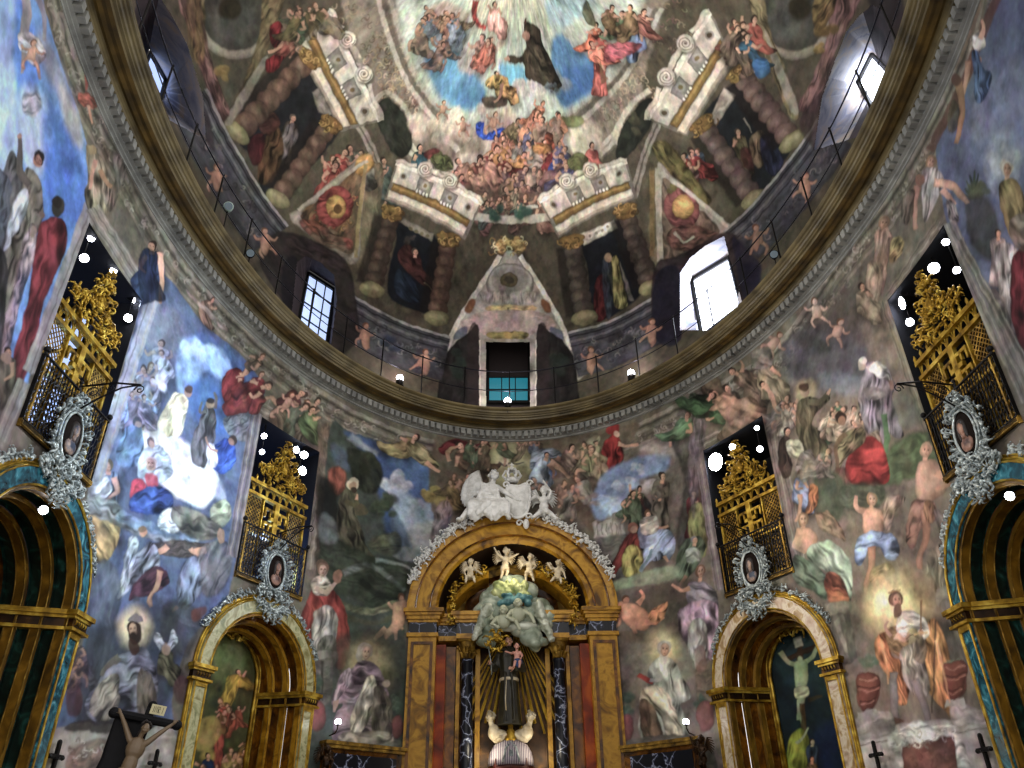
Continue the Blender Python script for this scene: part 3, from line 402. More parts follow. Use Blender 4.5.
man(1007, 172, 10, None, hair='c8bca0'); P('7c6c40', '1000 184 1014 180 1024 196 1030 240 1014 240 1002 214', .9, 1, .4, fw=6, edge=.3, vol=.15); E('c0b8a8', 1004, 166, 4, 6); man(998, 234, 8, 'stand', 'a89494', 0, arms='.5 1 .8 2.2'); P('a89c9c', '996 246 1012 244 1020 262 1018 300 1008 330 1000 300 996 270', .9, .95, .4, fw=5, edge=.25); P('6c2430', '1014 256 1030 250 1040 320 1030 360 1014 330 1010 290', .9, 1, .35, fw=5, edge=.3); P('7c6c68', '990 290 1004 300 1024 360 1040 400 1020 390 1000 340', 1.4, .8, .35, fd=1.1, fw=5); P('786c60', '1010 220 1030 214 1034 250 1016 248', 1, .9, .3)
man(978, 60, 8.5, None, hair='8c6c50'); P('c0b8b0', '972 36 982 34 986 46 976 50', .9, .9, .3); P('4c6484', '972 52 978 50 982 66 992 76 988 92 980 104 974 98 974 80', .9, 1, .4, fw=4, edge=.3, vol=.15); L('b08c70', '968 60 966 80 962 100', 6.5, vol=.2, edge=.2); L('a4805c', '958 82 962 104 960 128 956 144', 8, tip=.5, vol=.3, edge=.25); E('6a5040', 956, 80, 5, 6); L(SK, '980 40 984 28 982 20', 4.5); P('6c6450', '952 100 960 110 956 130 948 130', 1.2, .8, .3)
man(930, 164, 10, None, hair='8c7450', rot=-10); P('a8a09c', '922 170 936 168 944 180 936 200 930 214 924 222 922 196', .9, 1, .4, fw=4.5, edge=.25); L('c09880', '934 182 952 186 962 196 968 202', 10, tip=.55, vol=.3, edge=.3); L('b8907c', '942 190 956 204', 7, vol=.2); P('948e88', '946 200 956 204 958 222 950 222', .9, .9, .4, fw=3, edge=.2); L('b08c78', '918 186 914 206 916 228', 8, tip=.5, vol=.3, edge=.2); E('8c6c58', 920, 180, 5, 6); P('746a5c', '904 196 914 190 912 216 906 224 900 214', 1, .9, .3)
man(883, 224, 9.5, None, hair='94785c'); P('b4907c', '876 232 890 230 894 244 888 262 884 290 876 296 872 280 874 258', .9, 1, .25, fw=4, edge=.3, vol=.3); P('a08c54', '892 238 904 240 900 256 890 262', .9, .95, .35, fw=3, edge=.25); L('b8947c', '890 236 886 228 880 222', 5); P('a48c74', '870 262 882 270 880 300 868 310 864 290', 1, .9, .35, fw=4)
man(862, 286, 7, 'sit', '8c7c64', -10, arms='.5 1 1.3 2'); strip((942, 222), (890, 300), 14, '847a6c', 4, .9); strip((946, 224), (1030, 400), 18, '84807a', 5, .85); strip((960, 240), (1034, 380), 8, '6c685e', 3, .7)
P('b4a08c', '872 60 884 64 880 80', 2, .01)
for x_, y_ in ((868, 690), (955, 678)):
    P('7a4638', [(x_-9, y_-16), (x_+8, y_-17), (x_+12, y_-6), (x_+9, y_+8), (x_+5, y_+20), (x_-4, y_+21), (x_-9, y_+9), (x_-12, y_-5)], .6, 1, vol=.45, edge=.4)
    for d_, w_, c_ in ((-12, 9, 'b07c68'), (-4, 11, '4c261e'), (-1, 11, 'a87060'), (9, 8, '4c261e'), (12, 7, 'a47264')): L(c_, [(x_-w_, y_+d_+1), (x_, y_+d_+3), (x_+w_, y_+d_-1)], 1.6, .4, .8, tip=1)
    P('a8a098', [(x_-10, y_+22), (x_+9, y_+20), (x_+11, y_+28), (x_-10, y_+31)], .6, 1, hard=True)
L('d8d0c0', '898 622 904 616 914 614 924 620', 3, .6, .9, tip=1); L('5c4638', '905 640 912 636 920 640', 1.6, .4, .7, tip=1); E('b88c70', 921, 634, 3, 3.6, vol=.2); L('8c6844', '921 600 921 632', 2, .4, .9, tip=1); L('c8a060', '914 636 928 633', 2, .4, .9, tip=1); L('c49c80', '892 636 886 628 888 620', 4.5, vol=.2)
L('c8b8a8', '898 726 900 732', 4, .5, .8); L('e0a468', '880 644 886 660 888 684', 3, .8, .7); L('e0a870', '936 640 944 672 950 704', 3, .8, .6); L('4c2c18', '900 660 904 690', 2.5, .8, .6)
face(897, 601, 5.5, 8, -8, 'c49a78', '7a5c44', '7a6048'); face(665, 649, 5, 7, 8, 'c0a084', 'b4ac9c', None); face(367, 653, 5, 7.5, 10, 'c4a48c', 'a49884', None); face(133, 630, 5.2, 8, -5, 'b08c74', '38261e', '38261e')
face(323, 571, 4.4, 6.5, 5, 'c4a890', '7c6450', None); face(872, 500, 4.6, 6.5, -12, 'd0a488', 'a8845c', None); face(926, 450, 5, 7, 8, 'bc9476', 'ac8c6c', None); face(701, 572, 4.4, 6.2, -5, 'bc9880', '7c5c44', None); face(804, 520, 4.4, 6, -10, 'c8a080', '947454', None); face(151, 464, 4.6, 6, 0, 'bca4a0', 'c8c0c4', None); face(1007, 170, 4.6, 7, 5, 'b48c70', 'c0b8a8', None); face(931, 162, 4.4, 6, 20, 'b89478', '8c7454', None); face(884, 223, 4.4, 6.2, 10, 'b89478', '94785c', None); face(38, 160, 3.6, 5, 10, 'b88c78', '2e2826', None)
weather(WALL, 1.0, .05)
# ================================================================ the painted dome
DOME = Canvas(hit_dome, R(-128), R(128), 0., 1.49, 1850, 640, '5e5644')
CV = DOME
for a_, b_, c_ in ((120, 60, '6a604c'), (250, 130, '5a5648'), (770, 130, '5c5446'), (900, 60, '5c503c'), (330, 200, '5e5a46'), (690, 200, '66604c')): E(c_, a_, b_, 60, 50, soft=30, a=.7)
def q4(Q, u, v, bow=0.):
    Q = np.array(Q, float); p = (Q[0]*(1-u)+Q[1]*u)*(1-v)+(Q[3]*(1-u)+Q[2]*u)*v
    d = Q[3]-Q[0]+Q[2]-Q[1]; d /= np.hypot(*d); return p+d*bow*4*u*(1-u)
def qp(Q, u0, u1, v0, v1, bow):
    return [q4(Q, u0+(u1-u0)*k/6, v0, bow) for k in range(7)]+[q4(Q, u1-(u1-u0)*k/6, v1, bow) for k in range(7)]
def pediment(Q, bow, vol):
    s = np.hypot(*(np.array(Q[1])-Q[0]))
    P('7c7468', qp(Q, -.02, 1.02, -.06, 1.02, bow), .7, 1, hard=True)
    P('c8bcac', qp(Q, 0, 1, 0, .5, bow), .6, 1, hard=True, edge=.15); P('e0d8c8', qp(Q, -.02, 1.02, -.06, .06, bow), .5, 1, hard=True)
    P('8a6c26', qp(Q, .02, .98, .52, .72, bow), .6, 1, hard=True, edge=.4); P('b89440', qp(Q, .04, .96, .57, .63, bow), .8, .6, hard=True)
    P('d8ccb4', qp(Q, 0, .98, .74, .96, bow), .6, 1, hard=True, edge=.2); P('a89884', qp(Q, 0, .98, .9, .98, bow), .5, .8, hard=True)
    for u in (.36, .66):
        P('8c867c', qp(Q, u-.085, u+.085, .12, .5, bow), .5, 1, hard=True, edge=.3); c = q4(Q, u+.01, .28, bow); E('a09a90', c[0], c[1], s*.045); E('7c6840', c[0], c[1], s*.022)
        for k in range(4): c = q4(Q, u-.06+.04*k, .5, bow); E('e4dcd0', c[0], c[1], 1.3, 1.7); c = q4(Q, u-.04+.04*k, .5, bow); E('4c463e', c[0], c[1], .9, 1.5, a=.7)
    for u in (.1, .9): c = q4(Q, u, .25, bow); E('9c948a', c[0], c[1], s*.04); E('5c4c38', c[0], c[1], s*.024)
    for u, v, r in vol:
        c = q4(Q, u, v, bow); rr = s*r
        E('6c6256', c[0]+1, c[1]+1.5, rr*1.15, soft=1.5, a=.8); E('cfc6b4', c[0], c[1], rr, edge=.2)
        t = np.linspace(0, 4.6*math.pi, 34); L('8c8070', np.stack([c[0]+rr*.85*(1-t/16)*np.cos(t), c[1]+rr*.85*(1-t/16)*np.sin(t)], 1), 1.3, .45, .9, tip=.8); E('7c6c58', c[0], c[1], 1.3)
    (u1, v1, r1), (u2, v2, r2) = vol
    for ua, ub, va in ((-.02, u1-.1, v1), (1.02, u2+.1, v2)):
        p = [q4(Q, ua, -.02, bow), q4(Q, ua*.75+ub*.25, -.1, bow), q4(Q, ua*.4+ub*.6, va*.55, bow), q4(Q, ub, va*1.1, bow)]; L('d0c6b4', p, s*.05, .6, 1, tip=.8, edge=.25)
    P('c4b8a4', [q4(Q, u1+.06, v1-.05, bow), q4(Q, (u1+u2)/2, v1-.12, bow), q4(Q, u2-.06, v2-.05, bow), q4(Q, u2-.06, -.1, bow), q4(Q, u1+.06, -.1, bow)], .7, .95, .2, fw=4, edge=.2)
def twist(x0, y0, x1, y1, w, col='6c5444', lit='a08468', n=6, cap=True):
    p0, p1 = np.array([x0, y0], float), np.array([x1, y1], float); d = p1-p0; D = np.hypot(*d); d /= D; q = np.array([-d[1], d[0]]); a = math.degrees(math.atan2(d[1], d[0]))
    L('2c2420', [p0+q*w*.22, p1+q*w*.22], w*1.15, 2, .75, tip=1.1)
    for k in range(n):
        t = (k+.5)/n; c = p0+d*D*t; ww = w*(.43+.07*t)
        E(col, c[0], c[1], D/n*.8, ww, a, soft=.9, edge=.3, vol=.3); o = q*ww*.25*(1 if q[0] < 0 else -1)-d*D/n*.12
        E(lit, c[0]+o[0], c[1]+o[1], D/n*.24, ww*.4, a+16, soft=2.6, a=.5)
        L('4a382e', [c+d*D/n*.5+q*ww*.85, c+d*D/n*.62, c+d*D/n*.34-q*ww*.85], 1.4, .5, .75, tip=1)
    if cap:
        for k in (0, 1): c = p0-d*(2+5*k); E('8a6c24', c[0], c[1], 5, w*(.52+.08*k), a, edge=.4)
        acanth(p0[0]-d[0]*4, p0[1]-d[1]*4, 11, w, a, 12, ('c09c44', '5c4414', 'a07c2c'), sd=int(x0), a=.9)
    c = p1+d*4; E('8c8458', c[0], c[1], 8, w*.62, a, edge=.35, vol=.3); E('b0a878', c[0]-1, c[1]-2, 3, w*.4, a, soft=2, a=.6)
# ---- stone ring and scrollwork framing the sky
P('8c8070', '372 -60 660 -60 660 20 648 60 640 100 620 140 590 170 560 200 470 205 420 170 392 140 376 100 352 40 340 -20', 2, 1)
acanth(402, 92, 42, 100, -30, 160, ('b49c74', '6c5844', 'a8906c', 'c8b494', '8c6c54'), sd=80); acanth(626, 100, 60, 50, -40, 110, ('a89078', '6c5c4c', 'b8a488'), sd=81); acanth(366, 20, 60, 60, -30, 70, ('a08c74', '6a5a4a', '8c8468'), sd=82); acanth(660, 20, 70, 60, 30, 80, ('948068', '5c4c44', '8c8468', '7c5c58'), sd=83)
for o, cl in ((0, 'b0a898'), (7, '746a5c'), (12, 'c0b6a4')): L(cl, [(388-o, -10), (400-o, 34), (418-o, 80), (446-o, 116+o*.3), (470-o, 140+o)], 5, .8, .9, tip=1)
for o, cl in ((0, 'a8a094'), (7, '6c6458'), (12, 'b8b0a0')): L(cl, [(650+o, 8), (624+o, 60), (600+o, 88+o*.3), (566+o*.6, 116+o), (556+o*.6, 130+o)], 5, .8, .9, tip=1)
for t_ in ('392 128 410 148 430 166 452 172', '624 126 604 148 584 164'): L('c4bca8', t_, 11, .8, .95, tip=.8); L('8c8472', t_, 2, .5, .8, tip=1)
P('34382c', '376 120 378 104 388 98 400 108 410 126 412 146 404 158 392 152', 1.2, 1, .2, fw=5); P('2c3028', '616 156 620 132 632 112 648 98 656 104 652 122 640 142 626 158', 1.2, 1, .2, fw=5); L('b8b09c', '374 102 386 92 402 104 416 128', 5, .8, .95, tip=1); L('c0b8a4', '614 144 618 126 632 104 650 90', 6, .8, .95, tip=1); cloud(637, 122, 8, 14, '4c4c38', '6a6448', 8, .6, 84)
# ---- open sky
P('b8c4b4', '392 -60 396 0 404 40 418 74 434 100 452 118 480 128 540 126 566 114 600 88 622 60 640 10 640 -60', 3, 1)
P('c8ccb0', '500 -40 600 -40 590 20 560 34 520 30 496 10', 8, .8); P('dcd8b8', '470 -40 510 -40 508 30 486 34 470 10', 6, .8)
P('5c9cc0', '424 58 440 50 462 52 476 74 486 90 480 106 462 110 448 104 434 88', 3.5, .95); P('6cbcdc', '430 62 452 54 462 72 448 84', 5, .7); P('4c88b0', '450 92 470 84 484 98 472 108 456 104', 4, .8); P('5cb4d4', '500 64 522 66 528 80 516 86 504 80', 2.5, .9)
P('4c88b4', '552 40 566 34 584 54 600 62 602 84 586 96 566 108 556 96 552 70', 3, .95); P('3c70a8', '562 70 590 66 600 80 580 96 564 102', 4, .8); P('8cb8c8', '548 -10 590 -10 586 20 562 32 548 20', 6, .7); P('9cc4c4', '430 30 450 36 446 50 426 52', 4, .7)
cloud(446, 16, 26, 14, 'a89484', 'd0c4b0', 16, .8, 85); cloud(476, 58, 18, 16, 'b4a8a0', 'd8cfc4', 14, .85, 86); cloud(494, 46, 14, 10, 'c0a898', 'dccfc0', 8, .8, 87); cloud(583, 34, 16, 18, 'a8b0a0', 'c8ccb8', 14, .8, 88); cloud(612, 40, 14, 14, '9c9888', None, 8, .6, 89)
cloud(530, 90, 24, 10, 'a8a49c', 'd4d0c4', 18, .9, 90); cloud(560, 82, 12, 12, '74808c', 'a0acb0', 10, .8, 91); cloud(440, 130, 34, 14, 'b4a090', 'd8ccb8', 20, .85, 92); cloud(452, 122, 14, 12, 'c8bca8', 'e4dccc', 12, .9, 93); cloud(492, 112, 24, 10, 'bcb09c', 'dcd4c0', 14, .85, 94); cloud(520, 140, 40, 22, 'a08c84', 'c4b4a4', 30, .85, 95); cloud(556, 146, 18, 14, '9c9094', 'bcb0ac', 14, .8, 96); cloud(590, 142, 20, 18, 'b4a894', 'd4c8b4', 18, .8, 97); cloud(480, 168, 40, 14, 'a4948c', 'c4b4a4', 24, .8, 98); cloud(530, 180, 40, 14, '9c8880', 'b8a89c', 22, .8, 99)
L('b82c28', '476 0 474 14 478 24 486 28', 6, 1, .95, tip=.8, fold=.3, fw=3); L('c05c50', '488 26 500 20 506 24', 7, .8, .95, tip=.6); man(495, 5, 6, 'sit', 'd09c8c', 0, arms='.5 1 1.2 1.4|-.5 1 -1.2 0', fold=.25); crowd(487, 42, 7, 6, 4, 6, ('c07058', 'b88c78', 'a86858'), .9, 100, 'd0a48c')
crowd(438, 14, 16, 9, 9, 6.5, ('84705c', 'a07860', '7c8c98', '8c7454', 'a06c50'), .9, 101, 'b88c6c'); crowd(446, 40, 5, 6, 2, 5, ('8c6c54',), .8, 102, 'b08870')
P('4a4030', '525 22 533 24 540 30 542 42 550 58 556 72 562 86 552 90 536 82 526 78 524 64 514 64 506 60 510 55 520 56 526 46 524 34', .8, 1, .35, fw=5, edge=.25, vol=.3); P('5e5440', '528 48 538 46 546 62 552 80 540 80 530 68', 1.5, .8, .35, fw=4); E('a8846c', 526, 36, 4, 5, vol=.2); L('5a3a30', '525 24 526 18', 2.5); E(SK, 507, 59, 3, 2); cloud(552, 88, 9, 5, '545c64', '8c949c', 7, .8, 103); cloud(532, 92, 18, 5, 'b8b4a8', 'dcd8cc', 10, .8, 104)
for i, (x_, y_, r_, c_) in enumerate(((596, 26, 0, 'c06840'), (602, 36, 10, 'b85848'), (622, 14, 0, '5c6c4c'), (612, 8, 20, '6c5838'), (634, 24, -10, '6a7c98'), (644, 12, 10, '8c5c4c'), (600, 54, 0, 'a8584c'), (592, 44, -20, 'c87458'), (630, 8, 0, '7c6444'))): man(x_, y_, 6.5, random.choice(['sit', 'fly', 'stand']), c_, r_, i % 2 == 0, arms='.5 1 1.6 .9|-.5 1 -1.2 1.8', legs='.2 3 .5 4.6', fold=.35)
P('a8545c', '606 46 626 42 642 44 636 52 620 60 606 62', .9, .95, .35, fd=0, fw=3, edge=.3); P('4c4c30', '586 0 592 10 596 26 588 24 582 12', 1, .9, .3); P('7c5c3c', '600 60 604 74 608 78 602 84 600 72', 1, .8)
man(497, 74, 6, 'sit', 'b08c4c', -20, arms='.5 1 1.4 1.6', fold=.35); P('b89440', '486 80 498 74 508 80 508 92 498 90 488 88', .8, .95, .4, fw=3, edge=.3); P('5c4434', '482 98 504 96 506 106 488 108', 1, .9, .35); L('b4846c', '502 84 500 96 494 102', 4)
P('2858b4', '476 124 484 122 484 134 498 128 508 130 504 138 488 140 478 136', .8, 1, .3, fw=3, edge=.25); putto(496, 115, 6, 20); man(518, 122, 6.5, 'sit', '7c6c4c', 30, arms='.5 1 1.6 1.4'); putto(530, 130, 6, 10); crowd(548, 112, 14, 10, 7, 6, ('c0643c', 'b8744c', 'c88c64', '8c7464'), .95, 105, 'cc9070'); crowd(520, 145, 30, 16, 16, 6, ('b07c3c', '7c2c30', 'a06850', '8c8078', 'a89884', '5c5c78'), .95, 106, 'c89478')
P('3458a0', '548 168 556 160 566 164 562 174 550 176', .9, .9, .35, fw=3); P('a8742c', '532 146 548 144 550 152 536 154', .9, .9, .35, fw=3); crowd(506, 178, 40, 12, 16, 6, ('a07460', '84605c', 'a8947c', '6c5458', '94744c'), .85, 107, 'c49880'); crowd(466, 168, 16, 10, 6, 6.5, ('8c4c44', 'a07464', '4c2c34'), .95, 108, 'c8947c'); crowd(568, 158, 12, 14, 5, 6, ('5c5c84', '845c5c', '8c8078'), .85, 109); putto(463, 120, 5); putto(444, 103, 5, 10)
man(592, 146, 6.5, 'sit', 'b05c54', 0, fold=.3); man(420, 148, 7, 'sit', '2c5058', 0, arms='-.5 1 -.9 1.8', hair='1c2428'); P('7c3434', '424 152 438 148 440 158 428 160', 1, .9, .3); P('5c6434', '430 160 440 152 452 160 452 170 438 170', 1, .95, .35, fw=3, edge=.3); P('5c6034', '568 160 578 152 588 158 586 168 572 170', 1, .95, .35, fw=3, edge=.3); P('6a7440', '562 118 580 116 584 124 570 128', 1.2, .9, .3)
P('5c4c40', '460 184 500 190 540 190 560 184 552 208 520 214 480 212', 3, .8, .2, fd=0, fw=4); crowd(512, 196, 32, 8, 14, 5.5, ('5c5c44', '7c5c4c', '445450', '6c4c48', '84745c'), .85, 110); L('c4bcb0', '526 208 538 206', 4); L('b0a698', '468 216 512 220 556 216', 8, .8, .9, tip=1); cloud(496, 214, 8, 8, '34564c', '4c6c5c', 8, .9, 111); cloud(524, 214, 8, 8, '34564c', '4c6c5c', 8, .9, 112)
# ---- ribs of painted stone between the bays
for t_, w_ in (('340 90 372 150 388 196', 8), ('668 100 646 152 634 196', 8), ('300 44 318 70', 5)): L('9c9484', t_, w_, .8, .9, tip=1); L('5c5648', t_, 2, .5, .8, tip=1)
crowd(372, 162, 12, 12, 6, 6, ('4c5c54', 'a04c3c', '2c4858', '6c6450'), .9, 113); P('7c7254', '358 176 374 162 384 178 372 240 362 270 352 262 356 220', 1.5, .9, .2, fd=1.6, fw=5); P('7c7254', '648 176 656 166 664 180 664 270 650 262', 1.5, .9, .2, fd=1.6, fw=5)
# ---- dark recesses behind the twisted columns, with painted saints
P('1e242c', '398 222 438 240 440 300 430 314 392 300 388 276 396 240', 1.5, 1); P('20242c', '582 240 622 222 636 262 642 292 612 316 590 318 588 270', 1.5, 1); P('2a2c30', '306 66 340 120 326 150 300 176 270 200 262 196 256 160 240 140 276 100', 1.5, 1); P('262c30', '700 122 742 80 776 120 790 150 776 170 760 200 744 190 722 150', 1.5, 1)
P('54302c', '398 252 408 244 420 256 424 270 434 280 438 290 424 286 408 272 400 262', .9, .95, .35, fw=4, edge=.3); man(415, 252, 7, None, hair='5c5048'); P('2c3c50', '398 270 412 278 420 300 404 300 394 288', 1.2, .9, .3); cloud(412, 240, 8, 5, '4c4440', None, 5, .7, 114); L('8c7c5c', '424 282 434 292', 2)
P('8c8444', '612 258 618 256 620 270 624 286 628 306 616 308 612 290 608 272', .8, 1, .35, fd=1.5, fw=3, edge=.3); P('5a1e20', '596 280 606 276 606 316 594 318', .9, 1, .3, fd=1.5, fw=3, edge=.3); P('3c444c', '602 262 612 262 612 310 606 316', 1, .9, .35, fd=1.5, fw=3); E('a08468', 608, 258, 4, 4.5); P('8c8478', '620 262 630 290 634 300 628 296', 1, .8)
man(293, 118, 7.5, 'stand', '4c4438', 15, hair='6c6054', arms='.5 1 1.0 2.2', fold=.35); P('6c6464', '286 126 296 124 298 138 290 150 282 160 280 148', .9, .95, .4, fd=1.9, fw=3, edge=.3); P('5c4428', '268 132 278 126 284 150 274 180 260 184 258 164', 1, .95, .4, fd=1.9, fw=4, edge=.25); P('4a1c20', '248 140 264 134 262 160 252 164', 1.2, .9, .3); P('5c3830', '256 118 272 112 280 124 266 136', 1.2, .9, .3)
man(738, 132, 7, 'stand', '5c5438', -10, hair='4c3c34', arms='-.5 1 -1 2', fold=.35); P('7c6c50', '750 138 762 130 770 148 760 168 752 160', 1, .95, .4, fw=4, edge=.25); P('30344c', '760 140 770 136 784 160 774 176 764 166', 1, .95, .35, fw=4); P('54302c', '740 150 750 150 754 172 744 166', 1.2, .9, .3); L('8c8478', '744 118 752 132', 2)
P('948c80', '312 92 326 82 340 104 330 116 318 112', 1, .95, .15, edge=.3, hard=True); P('a49c8c', '710 118 724 88 736 96 716 126', 1, .95, .15, edge=.3, hard=True); P('8a8474', '400 222 404 218 434 234 432 242', .9, 1, edge=.3, hard=True); P('c4bca8', '576 236 614 220 618 228 584 246', .9, 1, .15, edge=.3, hard=True)
for k in range(4): E('6c6448', 411+k*5.4, 228.5+k*2.6, 2); E('8c8470', 590+k*6, 236-k*2.8, 1.6)
pediment([(398, 164), (480, 203), (464, 238), (386, 200)], -3, [(.3, -.12, .085), (.6, -.12, .085)])
pediment([(541, 201), (625, 162), (636, 198), (560, 236)], -3, [(.34, -.12, .085), (.62, -.12, .085)])
pediment([(329, 14), (379, 119), (341, 130), (298, 50)], 0, [(.28, -.14, .075), (.6, -.14, .075)])
pediment([(649, 118), (709, 14), (733, 60), (687, 134)], 0, [(.36, -.14, .075), (.67, -.14, .075)])
twist(306, 62, 240, 130, 25); twist(328, 128, 280, 196, 22); twist(391, 218, 373, 286, 21, '544438', '84705c'); twist(448, 244, 437, 314, 21, '60483a', '9c7c60'); twist(573, 246, 584, 314, 22, '544a40', '847664'); twist(627, 216, 650, 284, 22, '5a4c42', '8c7c6c'); twist(705, 128, 752, 196, 24, '685650', 'a08c78'); twist(742, 76, 790, 138, 26, '705a50', 'a0887a')
# ---- side bays: round painted windows, garlands, pink scrolls
for s_, cx, cy in ((-1, 236, 14), (1, 794, 14)):
    E('88806f', cx, cy, 42, 46, edge=.2); E('a49a88', cx, cy, 40, 44, soft=2, a=.6); E('4c4a42', cx, cy, 34, 37, soft=1.5); E('5c5c54', cx-4, cy+6, 24, 24, soft=6, a=.8); E('3a3420', cx+6*s_, cy-6, 12, 12, soft=3)
P('6c5c3c', '264 -10 286 -10 274 30 260 70 244 100 232 122 226 118 244 80 260 30', 1.2, .95, .3, fd=2.0, fw=4, edge=.2); P('9c9484', '262 60 266 66 234 120 226 118', 1.2, .8); P('7c5c54', '176 -10 198 -10 206 34 214 70 230 112 216 118 204 80 190 36', 1.2, .95, .35, fd=1.3, fw=4, edge=.25); P('7c6434', '188 -6 204 -6 204 60 192 56 186 20', 2, .6, .4, fw=4); cloud(224, 74, 8, 8, '7c6430', '9c8444', 8, .8, 120)
P('8c7c54', '748 -10 762 -10 770 30 782 60 798 112 790 116 770 70 756 30', 1.2, .95, .3, fd=1.2, fw=4, edge=.2); P('a49c8c', '764 30 784 70 798 108 792 112 776 74', 1.2, .8); P('80605a', '838 -10 864 -10 846 30 832 60 822 96 812 112 798 108 812 80 826 40', 1.2, .95, .35, fd=1.9, fw=4, edge=.25); cloud(826, 32, 10, 10, '6a5428', '8c7438', 8, .8, 121); cloud(820, 48, 6, 6, '8c7434', 'b09848', 5, .9, 122); P('7c6430', '820 -10 838 -10 830 20 816 30 812 10', 1.5, .9, .35, fw=4)
P('7c1c24', '270 26 280 22 286 36 290 48 284 58 276 70 266 72 266 60 276 52 270 40', .9, 1, .35, fw=4, edge=.3); L(SK, '284 42 278 48 268 52', 5, vol=.2); cloud(290, 30, 8, 14, '6c5c4c', '84705c', 8, .8, 123); crowd(296, 30, 6, 10, 3, 6, ('84705c', '945c4c'), .8, 124); crowd(306, 8, 16, 10, 6, 6, ('6a5c34', '4c5c44'), .7, 125)
crowd(745, 34, 12, 20, 7, 7, ('7c4c40', '2c5468', '6c5c4c', '944c3c'), .95, 126); P('34688c', '752 62 766 58 770 72 758 78', 1, .9, .3); crowd(690, 158, 12, 8, 6, 7, ('a83428', '7c5c54', '8c3430', '4c5c6c'), .95, 127); P('6c6430', '652 146 664 140 680 156 700 184 712 200 700 206 684 190 660 164', 1.5, .9, .35, fd=.9, fw=4); crowd(336, 158, 14, 9, 6, 6.5, ('5c7068', 'a04c40', '7c7c6c'), .95, 128); P('6c6030', '300 210 330 186 356 160 368 152 372 160 350 178 320 204 308 216', 1.5, .9, .3, fd=-.7, fw=4)
# ---- gables above the windows
P('a8a090', '371 152 366 180 362 214 358 262 340 258 316 240 290 218 300 208 330 182', 1.2, 1, .08); P('7c5c34', '366 164 360 200 354 252 330 244 300 216 330 192', 1, .9, .4, fw=5); P('6a6248', '364 168 354 250 346 248 354 190', 1.5, .6); acanth(336, 212, 40, 44, 20, 46, ('b88c3c', '8c3c34', 'a4483c', 'c8a04c', '6c5c3c'), sd=85)
E('a04c44', 335, 206, 18, 21, 15, edge=.3, vol=.2, fold=.3); E('b8943c', 336, 207, 10, 12, edge=.35, fold=.3, vol=.2); E('7c5c2c', 338, 209, 4.5, 5); P('8c5040', '300 220 320 222 336 236 352 240 350 250 326 246 306 232', 1, .8, .4, fw=4); P('c0902c', '358 158 370 154 374 166 362 176 354 170', 1.5, .9, .3); P('6c6450', '310 236 330 228 344 240 350 256 330 256', 2, .6, .35, fw=4)
P('b8b0a0', '657 164 672 176 700 200 730 228 722 238 700 240 676 262 660 268 658 220', 1.2, 1, .08); P('7c6450', '663 178 690 200 720 230 700 240 676 258 664 258', 1, .9, .35, fw=5); E('8c5450', 682, 208, 18, 21, -10, edge=.3, fold=.25, vol=.2); E('a8843c', 683, 207, 11, 12, edge=.35, fold=.35, vol=.2); cloud(672, 188, 8, 6, '6c6430', '84783c', 6, .8, 130); P('7c5448', '668 232 690 224 716 232 724 238 690 250 672 248', 1, .85, .4, fw=4); L('b0a890', '674 232 684 242 694 236', 3); L('b8b09c', '658 168 660 262', 6, .8, 1, tip=1); L('8c7440', '652 170 652 256', 5, .8, .9, tip=1); L('c4bcac', '660 172 696 198 730 228', 4, .8, .9, tip=1); L('b8b09c', '368 160 330 186 298 210', 3.5, .8, .9, tip=1); L('9c8c54', '366 164 360 210 356 258', 4, .8, .9, tip=1)
P('b8b0a4', '510 246 520 262 534 282 548 304 560 326 570 346 578 380 440 380 446 346 456 326 470 304 484 282 500 262', 1.2, 1, .06); L('dcd4c4', '500 256 478 290 458 322 446 350', 5, .8, 1, tip=1); L('dcd4c4', '520 256 542 290 560 322 572 350', 5, .8, 1, tip=1)
E('8c867f', 510, 284, 24, 21, edge=.25); E('bcb6ac', 510, 282, 22, 17, soft=1.5, a=.9); E('9a948c', 510, 280, 19, 14, soft=2); E('746848', 509, 280, 9, 7.5, edge=.3); E('4c4634', 509, 280, 5, 4, soft=1.5); P('a8a298', '484 292 536 292 532 304 488 304', 1.5, .8, .25, fd=1.57, fw=3)
P('a88c48', '496 244 504 236 510 240 518 236 526 246 520 254 510 250 500 254', 1, 1, .35, fw=3, edge=.3); acanth(510, 246, 34, 18, 0, 30, ('c8b068', '7c6430', 'd8cc9c', 'a07c34'), sd=86); P('b89c5c', '488 306 534 306 530 314 512 318 492 314', 1.2, .9, .3, fd=0, fw=3); L('6c5430', '508 308 508 318', 2); E('8c5c34', 470, 306, 4, 8, 30, soft=1.2); E('8c5c34', 546, 306, 4, 8, -30, soft=1.2)
P('b49c94', '462 322 480 312 510 310 540 312 556 322 552 330 534 328 534 340 480 340 480 330 466 332', 1, .95, .1, fd=0, fw=4, edge=.15); P('c0a8a0', '480 318 536 318 536 332 480 332', 1.5, .7); P('8c7c34', '490 332 526 332 524 339 492 339', 1, .95, .35, fd=0, fw=3); E('c09c3c', 508, 335, 5, 3.5); P('54607c', '456 332 466 326 466 336 454 340', 1, .8); P('54607c', '550 326 562 332 562 342 552 336', 1, .8)
